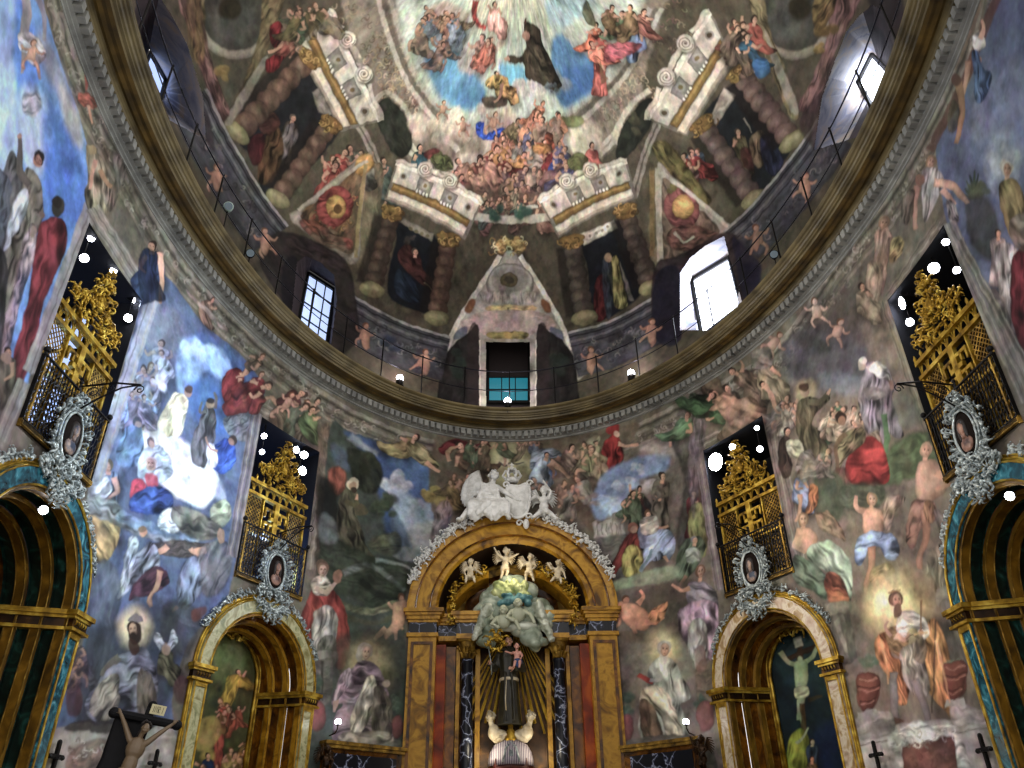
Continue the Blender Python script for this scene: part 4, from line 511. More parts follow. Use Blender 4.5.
P('2e2a28', '440 420 440 372 444 356 456 342 468 333 479 330 479 420', 1, 1, .25, fd=1.57, fw=6); P('2e2a28', '537 330 550 332 564 342 574 358 577 376 577 420 537 420', 1, 1, .25, fd=1.57, fw=6); cloud(458, 364, 10, 16, '2c3830', '3c4c40', 10, .7, 131); cloud(556, 364, 10, 16, '2c3430', '3c4838', 10, .7, 132); P('3c3030', '468 334 479 332 479 420 468 420', 1, .8); P('3c3030', '537 332 548 334 548 420 537 420', 1, .8)
P('a8a094', '480 332 487 336 487 420 480 420', .6, 1, hard=True); P('a8a094', '530 336 536 332 536 420 530 420', .6, 1, hard=True); P('9c9484', '484 339 534 339 534 343 484 343', .6, 1, hard=True); L('dcd4c4', '480 340 480 420', 1.2, .4, .9, tip=1); L('dcd4c4', '536 340 536 420', 1.2, .4, .9, tip=1)
# ---- feigned grey parapet at the foot of the dome with little atlantes
def parapet(t, dx, dy, w):
    q = pts(t); P('55545a', np.concatenate([q, (q+[dx, dy])[::-1]]), 1, 1, .1, hard=True); L('a4a09c', q, 2.4, .5, .95, tip=1); L('2e2c30', q+np.array([dx, dy])*.1, 1.6, .5, .9, tip=1); L('7c7a7c', q+np.array([dx, dy])*.2, 2.2, .5, .8, tip=1); L('343238', q+np.array([dx, dy])*.3, 1.4, .5, .8, tip=1)
    for k in range(16):
        i = k/16*(len(q)-1.01); p = q[int(i)]+(q[int(i)+1]-q[int(i)])*(i-int(i))+np.array([dx, dy])*random.uniform(.3, .8); acanth(p[0], p[1], 10, 8, 0, 3, ('7c7a80', '34343a', '6a6460', '8c8480'), sd=k)
parapet('206 88 225 129 245 164 266 198 288 226', -34, 26, 3); parapet('354 296 380 312 412 326 450 337', -8, 44, 3); parapet('568 333 604 324 632 310 657 296', 10, 44, 3); parapet('724 232 746 212 772 182 800 146 818 118', 34, 26, 3)
P('3a3230', '258 256 272 234 290 232 312 240 336 252 350 268 356 300 358 340 330 356 300 320 276 292', 1.5, .95, .2, fw=8); P('46383a', '280 236 306 238 336 254 346 270 330 270 300 256', 3, .7, .3); P('26222a', '284 262 298 262 296 330 282 300', 1.5, .9)
P('46383c', '654 268 676 256 704 242 728 232 738 240 742 262 752 262 760 272 750 320 742 310 720 250 690 262 680 280 680 340 654 330', 1.5, .95, .25, fw=7); P('2c2a3c', '656 276 680 270 680 340 654 336', 1.5, .9); P('2c2c44', '732 240 748 250 762 270 752 306 744 300', 1.5, .8); P('4c3c3c', '800 118 822 90 830 60 836 62 826 98 830 130 820 150 806 140', 2, .8, .2); P('3c3438', '866 -10 900 -10 900 40 884 20 872 8', 2, .9); P('40383c', '196 104 210 120 214 150 200 130', 2, .9)
for x_, y_, h_, r_, f_ in ((217, 168, 7, 10, 0), (265, 232, 7.5, -5, 0), (366, 326, 6.5, 15, 0), (426, 352, 7, 20, 1), (591, 350, 7, -10, 0), (652, 322, 7, 10, 1), (756, 228, 8, -10, 1), (806, 176, 7.5, 10, 1)): putto(x_, y_, h_, r_, f_, 'b88c70'); P('b88c70', [(x_-3, y_+4), (x_+3, y_+4), (x_+4, y_+14), (x_+1, y_+24), (x_-4, y_+18)], .8, 1, vol=.3, edge=.3)
cloud(392, 344, 14, 8, '303848', '44506a', 9, .7, 133); cloud(620, 340, 14, 8, '343238', '54504c', 9, .7, 134)
weather(DOME, .8, .05)
# ================================================================ materials
def mat(name, col='888888', rough=.6, metal=0., emit=None, es=0., noise=None, scale=6., bump=0., bscale=30., spec=.5, coord='Object', stretch=(1, 1, 1), kind='noise', ramp=None, detail=6., dist=0.):
    m = bpy.data.materials.new(name); m.use_nodes = True; nt = m.node_tree; N, K = nt.nodes, nt.links
    b = N['Principled BSDF']; b.inputs['Roughness'].default_value = rough; b.inputs['Metallic'].default_value = metal
    b.inputs['Specular IOR Level'].default_value = spec
    b.inputs['Base Color'].default_value = (*srgb(col), 1)
    tc = N.new('ShaderNodeTexCoord'); mp = N.new('ShaderNodeMapping'); mp.inputs['Scale'].default_value = stretch
    K.new(tc.outputs[coord], mp.inputs['Vector'])
    if ramp:
        if kind == 'noise':
            t = N.new('ShaderNodeTexNoise'); t.inputs['Scale'].default_value = scale; t.inputs['Detail'].default_value = detail; t.inputs['Distortion'].default_value = dist; out = t.outputs['Fac']
        elif kind == 'wave':
            t = N.new('ShaderNodeTexWave'); t.inputs['Scale'].default_value = scale; t.inputs['Distortion'].default_value = dist; t.inputs['Detail'].default_value = detail; out = t.outputs['Fac']
        else:
            w = N.new('ShaderNodeTexNoise'); w.inputs['Scale'].default_value = scale*.8; w.inputs['Detail'].default_value = 4
            ad = N.new('ShaderNodeMixRGB'); ad.blend_type = 'ADD'; ad.inputs[0].default_value = dist
            K.new(mp.outputs[0], ad.inputs[1]); K.new(mp.outputs[0], w.inputs['Vector']); K.new(w.outputs['Color'], ad.inputs[2])
            t = N.new('ShaderNodeTexVoronoi'); t.feature = 'DISTANCE_TO_EDGE'; t.inputs['Scale'].default_value = scale; out = t.outputs['Distance']
        K.new((ad if kind == 'vein' else mp).outputs[0], t.inputs['Vector'])
        cr = N.new('ShaderNodeValToRGB'); e = cr.color_ramp.elements
        while len(e) < len(ramp): e.new(.5)
        for q, (p, c) in zip(e, ramp): q.position = p; q.color = (*srgb(c), 1)
        K.new(out, cr.inputs[0]); K.new(cr.outputs[0], b.inputs['Base Color'])
    if bump:
        t2 = N.new('ShaderNodeTexNoise'); t2.inputs['Scale'].default_value = bscale; t2.inputs['Detail'].default_value = 5
        K.new(mp.outputs[0], t2.inputs['Vector'])
        bp = N.new('ShaderNodeBump'); bp.inputs['Strength'].default_value = bump; bp.inputs['Distance'].default_value = .02
        K.new(t2.outputs['Fac'], bp.inputs['Height']); K.new(bp.outputs[0], b.inputs['Normal'])
    if emit:
        b.inputs['Emission Color'].default_value = (*srgb(emit), 1); b.inputs['Emission Strength'].default_value = es
    return m
def fresco_mat(name):
    m = bpy.data.materials.new(name); m.use_nodes = True; nt = m.node_tree; N, K = nt.nodes, nt.links
    b = N['Principled BSDF']; b.inputs['Roughness'].default_value = .75; b.inputs['Specular IOR Level'].default_value = .2
    a = N.new('ShaderNodeAttribute'); a.attribute_name = 'paint'
    tc = N.new('ShaderNodeTexCoord'); n = N.new('ShaderNodeTexNoise'); n.inputs['Scale'].default_value = 14; n.inputs['Detail'].default_value = 8
    K.new(tc.outputs['Object'], n.inputs['Vector'])
    mr = N.new('ShaderNodeMapRange'); mr.inputs['From Min'].default_value = .3; mr.inputs['From Max'].default_value = .7; mr.inputs['To Min'].default_value = .9; mr.inputs['To Max'].default_value = 1.1
    K.new(n.outputs['Fac'], mr.inputs['Value'])
    mx = N.new('ShaderNodeVectorMath'); mx.operation = 'MULTIPLY'; K.new(a.outputs['Color'], mx.inputs[0]); K.new(mr.outputs[0], mx.inputs[1])
    K.new(mx.outputs[0], b.inputs['Base Color'])
    return m
M = {}
M['fresco'] = fresco_mat('fresco plaster')
M['gold'] = mat('gilding', 'c89a3c', .4, .65, ramp=[(.3, '5c4210'), (.5, 'a88426'), (.7, 'd8bc54')], scale=6, bump=.15, bscale=25)
M['gold_dark'] = mat('old gilding', 'a07a30', .55, .6, ramp=[(.3, '3c2a0c'), (.55, '8a6a24'), (.75, 'c8a24a')], scale=7, bump=.4)
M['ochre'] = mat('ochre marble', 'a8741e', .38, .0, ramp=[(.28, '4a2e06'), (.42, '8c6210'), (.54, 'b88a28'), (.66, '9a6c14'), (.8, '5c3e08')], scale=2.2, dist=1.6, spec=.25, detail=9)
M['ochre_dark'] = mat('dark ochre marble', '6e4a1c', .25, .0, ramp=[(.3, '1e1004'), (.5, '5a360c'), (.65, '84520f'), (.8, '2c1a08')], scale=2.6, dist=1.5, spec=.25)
M['red'] = mat('red marble', '8c3c14', .4, ramp=[(.3, '431404'), (.5, '7c2c08'), (.7, 'a44e0c')], scale=2, dist=1, spec=.2)
M['cream'] = mat('breccia marble', 'b09a70', .35, ramp=[(.3, '7c5c40'), (.42, 'b09468'), (.52, 'd8ccb4'), (.64, 'b89c84'), (.78, '6c6c44')], scale=3.2, dist=1.5); M['cream_green'] = mat('green breccia marble', '88885c', .35, ramp=[(.3, '4a5034'), (.42, '8c8c60'), (.52, 'b8b48c'), (.64, '7c7444'), (.78, '4c5438')], scale=3.2, dist=1.5)
M['black'] = mat('black marble', '15161c', .3, ramp=[(.0, 'a8b0c4'), (.02, '3a4058'), (.07, '0e1018'), (1, '0a0b10')], kind='vein', scale=3.2, dist=.55, spec=.25)
M['green'] = mat('green marble', '14382c', .35, ramp=[(.3, '030a08'), (.52, '0a1e18'), (.64, '173830'), (.78, '2c5c5a')], scale=3.4, dist=2.2, spec=.25)
M['teal'] = mat('bluish green marble', '1c4c58', .2, ramp=[(.3, '08222a'), (.5, '1a4c5a'), (.65, '3c8494'), (.78, '8cc4cc')], scale=4, dist=2.2)
M['iron'] = mat('wrought iron', '100e0e', .45, .6)
M['bronze'] = mat('dark bronze', '2a1c10', .35, .7, ramp=[(.3, '140c06'), (.6, '3c2814'), (.8, '8a6024')], scale=5)
M['silver'] = mat('silvered ornament', 'b4bcc0', .42, .4, ramp=[(.3, '566060'), (.5, '98a2a2'), (.7, 'dce4e0')], scale=12, bump=.4)
M['plaster'] = mat('white stucco', 'd8d8d2', .55, ramp=[(.3, 'b4b4ae'), (.6, 'dcdcd8')], scale=8, bump=.15)
M['putto'] = mat('ivory painted wood', 'c8b89a', .45, ramp=[(.3, 'a08c68'), (.6, 'd4c8ac')], scale=8)
M['flesh'] = mat('painted flesh', 'c09078', .5)
M['habit'] = mat('dark brown habit', '1e1c14', .5, ramp=[(.3, '10100a'), (.7, '34301f')], scale=6)
M['cloud'] = mat('silvery cloud paint', '8a9484', .5, ramp=[(.3, '56604a'), (.5, '8e9a88'), (.7, 'c8ccb8')], scale=2.6, dist=1)
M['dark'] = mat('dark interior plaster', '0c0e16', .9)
M['blue_dark'] = mat('dark blue plaster', '141d3a', .9, ramp=[(.3, '0a0e1c'), (.7, '1c2a50')], scale=1.5)
M['lamp'] = mat('lamp lens', 'ffffff', .3, emit='f0f4ff', es=22)
M['lamp_big'] = mat('strong lamp lens', 'ffffff', .3, emit='e8eeff', es=60)
M['glass_bright'] = mat('window daylight', 'ffffff', .2, emit='e8f0ff', es=7)
M['glass_soft'] = mat('window soft daylight', 'd0dcf4', .2, emit='b4c8f4', es=.9)
M['glass_teal'] = mat('window teal dusk', '206070', .2, emit='2a8a9c', es=.4)
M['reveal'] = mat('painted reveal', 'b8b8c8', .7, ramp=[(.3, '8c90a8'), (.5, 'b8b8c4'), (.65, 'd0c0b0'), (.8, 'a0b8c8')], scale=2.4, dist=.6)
M['reveal_dark'] = mat('dark reveal', '3a3034', .8, ramp=[(.3, '241c20'), (.7, '4a3c40')], scale=2)  # darker brown version of the reveal colour
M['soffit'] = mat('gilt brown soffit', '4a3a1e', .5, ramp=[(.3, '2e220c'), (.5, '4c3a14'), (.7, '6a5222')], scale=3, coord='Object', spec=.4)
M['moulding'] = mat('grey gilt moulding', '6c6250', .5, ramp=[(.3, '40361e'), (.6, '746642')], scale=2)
M['dentil'] = mat('stone dentils', '8a8a84', .7, ramp=[(.3, '6e6e6a'), (.7, '9c9c94')], scale=3)
M['gallery'] = mat('gallery floor', '141214', .9)
M['veil'] = mat('striped veil', 'b8b0b8', .6, ramp=[(.35, '4c3c58'), (.5, 'c8c0c4'), (.65, '5c4c68'), (.8, 'd8d0d0')], kind='wave', scale=9, dist=.4)
M['flesh_pink'] = mat('pink painted flesh', 'd09888', .5); M['blue_cloth'] = mat('blue cloth', '1c3c6c', .6); M['putto_grey'] = mat('greenish ivory', 'a4a890', .5)
M['black_wood'] = mat('black wood', '0c0c10', .7, ramp=[(.3, '050506'), (.7, '0e0e12')], scale=8, spec=.2); M['cream_board'] = mat('cream name board', 'c0b890', .6); M['corpus'] = mat('pale carved body', '6c5a44', .45)
M['iron_light'] = mat('worn steel rail', '2c2c34', .3, .8); M['lamp_white'] = mat('pale lamp body', 'b0c4b8', .5); M['dark_vault'] = mat('dark vault marble', '2c1c10', .6, ramp=[(.3, '120a06'), (.7, '3c2614')], scale=2)  # dark_vault is the dark brown marble of the high altar soffit
M['blind'] = mat('brown window blind', '1c1210', .7); M['ray_gold'] = mat('bright gilt rays', 'c8a038', .45, .25, ramp=[(.3, '8c6a18'), (.6, 'dcb848')], scale=4); M['rib'] = mat('golden brown marble rib', '7c5a14', .4, .1, ramp=[(.3, '3a2806'), (.5, '6a4c10'), (.7, '967024')], scale=3, dist=1); M['red_dark'] = mat('dark red marble', '3c1008', .4, ramp=[(.3, '1c0604'), (.7, '5c1c0c')], scale=3); M['cloud_glow'] = mat('yellow green cloud', 'a8b478', .5, ramp=[(.3, '7c8c4c'), (.7, 'd0d49c')], scale=5); M['cloud_blue'] = mat('blue cloud', '4c7c84', .5, ramp=[(.3, '20484c'), (.7, '6ca0a4')], scale=5); M['cloud_silver'] = mat('silvered cloud', 'b0b4a4', .4, .2, ramp=[(.3, '78806c'), (.7, 'd4d8c8')], scale=5); M['dull_lens'] = mat('unlit lens', '586c78', .1)
M['floor'] = mat('stone floor', '6a6258', .5, ramp=[(.3, '504a42'), (.7, '7c7468')], scale=2)

# ================================================================ object helpers
def link(o, parent=None):
    COL.objects.link(o)
    if parent: o.parent = parent
    return o
def tag(o, label=None, cat=None, group=None, kind=None):
    if label: o['label'] = label
    if cat: o['category'] = cat
    if group: o['group'] = group
    if kind: o['kind'] = kind
    return o
def empty(name, loc=(0, 0, 0), rz=0., label=None, cat=None, group=None):
    o = bpy.data.objects.new(name, None); o.location = loc; o.rotation_euler = (0, 0, rz); o.empty_display_size = .2
    return tag(link(o), label, cat, group)
class MB:
    def __init__(s): s.v = []; s.f = []; s.m = []; s.cm = 0
    def add(s, v, f):
        n = len(s.v); s.v += [tuple(p) for p in v]; s.f += [tuple(i+n for i in q) for q in f]; s.m += [s.cm]*len(f)
        return s
    def box(s, c, d, rot=None):
        x, y, z = d[0]/2, d[1]/2, d[2]/2
        v = [Vector((i*x, j*y, k*z)) for i in (-1, 1) for j in (-1, 1) for k in (-1, 1)]
        if rot is not None: v = [rot@p for p in v]
        v = [p+Vector(c) for p in v]
        return s.add(v, [(0, 1, 3, 2), (4, 6, 7, 5), (0, 4, 5, 1), (2, 3, 7, 6), (0, 2, 6, 4), (1, 5, 7, 3)])
    def bx(s, x0, x1, y0, y1, z0, z1): return s.box(((x0+x1)/2, (y0+y1)/2, (z0+z1)/2), (abs(x1-x0), abs(y1-y0), abs(z1-z0)))
    def tube(s, P, r, n=6, cap=True):
        P = [Vector(p) for p in P]; m = len(P)
        rr = r if isinstance(r, (list, tuple)) else [r]*m
        up = None; V = []; 
        for i, p in enumerate(P):
            d = (P[min(i+1, m-1)]-P[max(i-1, 0)])
            if d.length < 1e-9: d = Vector((0, 0, 1))
            d.normalize()
            if up is None:
                up = d.orthogonal().normalized()
            else:
                up = (up-d*up.dot(d)); up = up.normalized() if up.length > 1e-6 else d.orthogonal().normalized()
            w = d.cross(up)
            for k in range(n):
                a = 2*math.pi*k/n; V.append(p+(up*math.cos(a)+w*math.sin(a))*rr[i])
        Fc = [(i*n+k, i*n+(k+1) % n, (i+1)*n+(k+1) % n, (i+1)*n+k) for i in range(m-1) for k in range(n)]
        if cap: Fc += [tuple(range(n-1, -1, -1)), tuple((m-1)*n+k for k in range(n))]
        return s.add(V, Fc)
    def ell(s, c, r, rot=None, nu=12, nv=8):
        r = (r,)*3 if not isinstance(r, (tuple, list)) else r; V = []
        for j in range(1, nv):
            for i in range(nu):
                a, b = 2*math.pi*i/nu, math.pi*j/nv; p = Vector((r[0]*math.sin(b)*math.cos(a), r[1]*math.sin(b)*math.sin(a), r[2]*math.cos(b)))
                V.append((rot@p if rot is not None else p)+Vector(c))
        t, b = Vector((0, 0, r[2])), Vector((0, 0, -r[2]))
        if rot is not None: t, b = rot@t, rot@b
        V += [t+Vector(c), b+Vector(c)]; k = len(V)
        Fc = [(j*nu+i, (j+1)*nu+i, (j+1)*nu+(i+1) % nu, j*nu+(i+1) % nu) for j in range(nv-2) for i in range(nu)]
        Fc += [(k-2, i, (i+1) % nu) for i in range(nu)]+[(k-1, (nv-2)*nu+(i+1) % nu, (nv-2)*nu+i) for i in range(nu)]
        return s.add(V, Fc)
    def lathe(s, prof, c=(0, 0, 0), n=16, flute=0.):
        V = []
        for r, z in prof:
            for k in range(n):
                a = 2*math.pi*k/n; q = r*(1-flute*(k % 2)); V.append((c[0]+q*math.cos(a), c[1]+q*math.sin(a), c[2]+z))
        m = len(prof)
        Fc = [(i*n+k, i*n+(k+1) % n, (i+1)*n+(k+1) % n, (i+1)*n+k) for i in range(m-1) for k in range(n)]
        Fc += [tuple(range(n-1, -1, -1)), tuple((m-1)*n+k for k in range(n))]
        return s.add(V, Fc)
    def sweep(s, frames, closed_prof=True):
        """frames: list of lists of 3D points (same count)"""
        n = len(frames[0]); V = [p for f in frames for p in f]; kk = n if closed_prof else n-1
        Fc = [(i*n+k, i*n+(k+1) % n, (i+1)*n+(k+1) % n, (i+1)*n+k) for i in range(len(frames)-1) for k in range(kk)]
        if closed_prof: Fc += [tuple(range(n-1, -1, -1)), tuple((len(frames)-1)*n+k for k in range(n))]
        return s.add(V, Fc)
    def build(s, name, m, parent=None, smooth_=False, mods=None):
        me = bpy.data.meshes.new(name); me.from_pydata(s.v, [], s.f)
        ms = m if isinstance(m, (list, tuple)) else [m]
        for q in ms: me.materials.append(q)
        if len(ms) > 1: me.polygons.foreach_set('material_index', s.m)
        bm = bmesh.new(); bm.from_mesh(me); bmesh.ops.recalc_face_normals(bm, faces=bm.faces); bm.to_mesh(me); bm.free()
        if smooth_: me.polygons.foreach_set('use_smooth', [True]*len(me.polygons))
        o = bpy.data.objects.new(name, me); link(o, parent)
        if smooth_ == 'remesh': pass
        return o
def fuse(o, voxel=.02, smooth_n=2):
    """blend the overlapping lumps of a carved figure into one continuous skin"""
    r = o.modifiers.new('remesh', 'REMESH'); r.mode = 'VOXEL'; r.voxel_size = voxel; r.use_smooth_shade = True
    q = o.modifiers.new('smooth', 'SMOOTH'); q.iterations = smooth_n; q.factor = .5
    return o
def copy_tree(o, parent=None):
    c = o.copy(); COL.objects.link(c)
    if parent: c.parent = parent; c.matrix_parent_inverse = o.matrix_parent_inverse.copy()
    for ch in list(o.children): copy_tree(ch, c)
    return c

# ================================================================ camera
cam = bpy.data.cameras.new('camera'); co = bpy.data.objects.new('camera', cam); COL.objects.link(co)
cam.sensor_width = 36; cam.lens = F/1024*36; cam.clip_start = .05; cam.clip_end = 200
def camvec(x, y, z):   # camera axes in world
    c, s = math.cos(ROLL), math.sin(ROLL); x, y = c*x-s*y, s*x+c*y
    Y = math.cos(PITCH)*z-y*math.sin(PITCH); Z = math.sin(PITCH)*z+y*math.cos(PITCH)
    c, s = math.cos(YAW), math.sin(YAW); return Vector((c*x-s*Y, s*x+c*Y, Z))
ax, ay, az = camvec(1, 0, 0), camvec(0, 1, 0), -camvec(0, 0, 1)
co.matrix_world = Matrix(((ax.x, ay.x, az.x, EYE[0]), (ax.y, ay.y, az.y, EYE[1]), (ax.z, ay.z, az.z, EYE[2]), (0, 0, 0, 1)))
SC.camera = co

# ================================================================ nave wall
def inpoly(u, v, poly):
    ins = np.zeros(u.shape, bool)
    for (a, b), (c, d) in zip(poly, np.roll(poly, -1, 0)):
        if b != d: ins ^= ((b > v) != (d > v)) & (u < (c-a)*(v-b)/(d-b)+a)
    return ins
S_SMALL, S_FAR = float(t2s(R(49.5))), float(t2s(R(86)))
NICHE_Z0, NICHE_Z1, NICHE_W = 6.35, 9.52, .87
def arch_poly(cx, w, z0, zs, rise, n=24):
    return np.array([(cx-w, z0)]+[(cx-w*math.cos(math.pi*i/n), zs+rise*math.sin(math.pi*i/n)) for i in range(n+1)]+[(cx+w, z0)])
HOLES = [arch_poly(c, 1.22, -.1, 4.62, 1.15) for c in (-S_FAR, -S_SMALL, S_SMALL, S_FAR)]+[arch_poly(0, 1.95, -.1, 6.62, 1.75)]
HOLES += [np.array([(c-NICHE_W, NICHE_Z0), (c+NICHE_W, NICHE_Z0), (c+NICHE_W, NICHE_Z1), (c-NICHE_W, NICHE_Z1)]) for c in (-S_FAR, -S_SMALL, S_SMALL, S_FAR)]
def grid_mesh(name, XYZ, colr, cols, holes_uv, U, V, m, kind='structure', flip=False):
    """one sheet of wall from column indices cols; quads whose centre lies in a hole are left out"""
    nv, nu = XYZ.shape[:2]; c0, c1 = cols
    sub = XYZ[:, c0:c1+1]; csub = colr[:, c0:c1+1]; n = c1-c0+1
    idx = np.arange(nv*n).reshape(nv, n)
    q = np.stack([idx[:-1, :-1], idx[:-1, 1:], idx[1:, 1:], idx[1:, :-1]], -1).reshape(-1, 4)
    if flip: q = q[:, ::-1]
    uc = (U[c0:c1]+U[c0+1:c1+1])/2; vc = (V[:-1]+V[1:])/2; uu, vv = np.meshgrid(uc, vc)
    keep = np.ones(uu.shape, bool)
    for h in holes_uv: keep &= ~inpoly(uu, vv, h)
    q = q[keep.ravel()]
    me = bpy.data.meshes.new(name); me.vertices.add(nv*n); me.vertices.foreach_set('co', sub.reshape(-1).astype(np.float32))
    me.loops.add(q.size); me.loops.foreach_set('vertex_index', q.reshape(-1).astype(np.int32))
    me.polygons.add(len(q)); me.polygons.foreach_set('loop_start', (np.arange(len(q))*4).astype(np.int32))
    me.polygons.foreach_set('use_smooth', np.ones(len(q), bool))
    me.update(calc_edges=True)
    at = me.color_attributes.new('paint', 'FLOAT_COLOR', 'POINT')
    cc = np.concatenate([csub.reshape(-1, 3), np.ones((nv*n, 1))], 1).astype(np.float32); at.data.foreach_set('color', cc.reshape(-1))
    me.materials.append(m)
    o = bpy.data.objects.new(name, me); link(o); o['kind'] = kind
    return o
def build_wall(cv):
    U = np.linspace(cv.u0, cv.u1, cv.nu); V = np.linspace(cv.v0, cv.v1, cv.nv)
    T = s2t(U); c = cv.c
    V2 = np.concatenate([[0.], V, [RING+.2]]); c = np.concatenate([c[:1], c, c[-1:]])
    X = WA*np.sin(T); Y = WB*np.cos(T)
    XYZ = np.stack([np.broadcast_to(X, (len(V2), len(U))), np.broadcast_to(Y, (len(V2), len(U))), np.broadcast_to(V2[:, None], (len(V2), len(U)))], -1)
    iL = int(np.searchsorted(U, -3.55)); iR = int(np.searchsorted(U, 3.55))
    for nm, rg in (('wall_left', (0, iL)), ('wall_front', (iL, iR)), ('wall_right', (iR, len(U)-1))):
        grid_mesh(nm, XYZ, c, rg, HOLES, U, V2, M['fresco'])
# ================================================================ cornice ring
def ring_pt(k, z, t): return ((5.371+.541*k)*math.sin(t), (8.462+.674*k)*math.cos(t), z)
TT = [R(-126+252*i/360) for i in range(361)]
def ring_sheet(mb, prof):
    mb.sweep([[ring_pt(k, z, t) for k, z in prof] for t in TT], closed_prof=False)
def build_cornice():
    mb = MB()
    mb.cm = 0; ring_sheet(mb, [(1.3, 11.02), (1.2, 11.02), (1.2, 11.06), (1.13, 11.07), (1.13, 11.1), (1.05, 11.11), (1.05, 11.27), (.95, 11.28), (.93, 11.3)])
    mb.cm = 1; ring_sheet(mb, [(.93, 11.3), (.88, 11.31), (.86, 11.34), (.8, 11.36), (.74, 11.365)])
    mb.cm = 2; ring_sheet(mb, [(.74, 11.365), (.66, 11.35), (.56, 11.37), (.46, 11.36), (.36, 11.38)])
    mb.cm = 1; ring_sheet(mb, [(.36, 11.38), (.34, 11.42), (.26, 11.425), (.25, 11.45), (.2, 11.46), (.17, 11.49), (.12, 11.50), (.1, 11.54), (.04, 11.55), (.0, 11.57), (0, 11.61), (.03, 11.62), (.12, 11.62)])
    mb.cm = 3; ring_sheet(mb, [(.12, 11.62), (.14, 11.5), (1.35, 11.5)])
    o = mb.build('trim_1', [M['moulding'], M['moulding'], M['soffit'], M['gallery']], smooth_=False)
    o.data.materials[0] = M['dentil']; o['kind'] = 'structure'
    d = MB(); s = -17.4
    while s < 17.4:
        t = float(s2t(s)); c = Vector(ring_pt(.96, 11.19, t)); u = Vector((WA*math.cos(t), -WB*math.sin(t), 0)).normalized()
        rot = Matrix(((u.x, -u.y, 0), (u.y, u.x, 0), (0, 0, 1)))
        d.box(c, (.1, .13, .15), rot); s += .165
    d.build('dentil_course', M['dentil'], o)
# ================================================================ dome
WINS = [  # photo outline of the opening, pane corners (tl, tr, br, bl), depth, glass, reveal, bars
 ('680,330 680,273 690,258 705,246 724,236 729,256 738,286 748,330', '692,280 729,258 741,306 702,336', .9, 'glass_bright', 'reveal', (1, 1)),
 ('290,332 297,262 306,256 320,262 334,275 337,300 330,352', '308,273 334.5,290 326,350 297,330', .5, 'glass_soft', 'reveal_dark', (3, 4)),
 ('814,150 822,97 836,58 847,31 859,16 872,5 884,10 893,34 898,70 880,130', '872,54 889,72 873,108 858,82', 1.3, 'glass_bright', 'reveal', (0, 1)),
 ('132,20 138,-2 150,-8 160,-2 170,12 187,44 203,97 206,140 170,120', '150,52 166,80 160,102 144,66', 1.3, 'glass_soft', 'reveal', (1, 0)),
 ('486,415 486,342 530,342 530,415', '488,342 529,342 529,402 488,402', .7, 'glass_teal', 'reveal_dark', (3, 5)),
]
def dome_pt(u, v, off=0.):
    return np.stack([(DA+off)*np.cos(v)*np.sin(u), (DB+off)*np.cos(v)*np.cos(u), DZ+(DH+off)*np.sin(v)], -1)
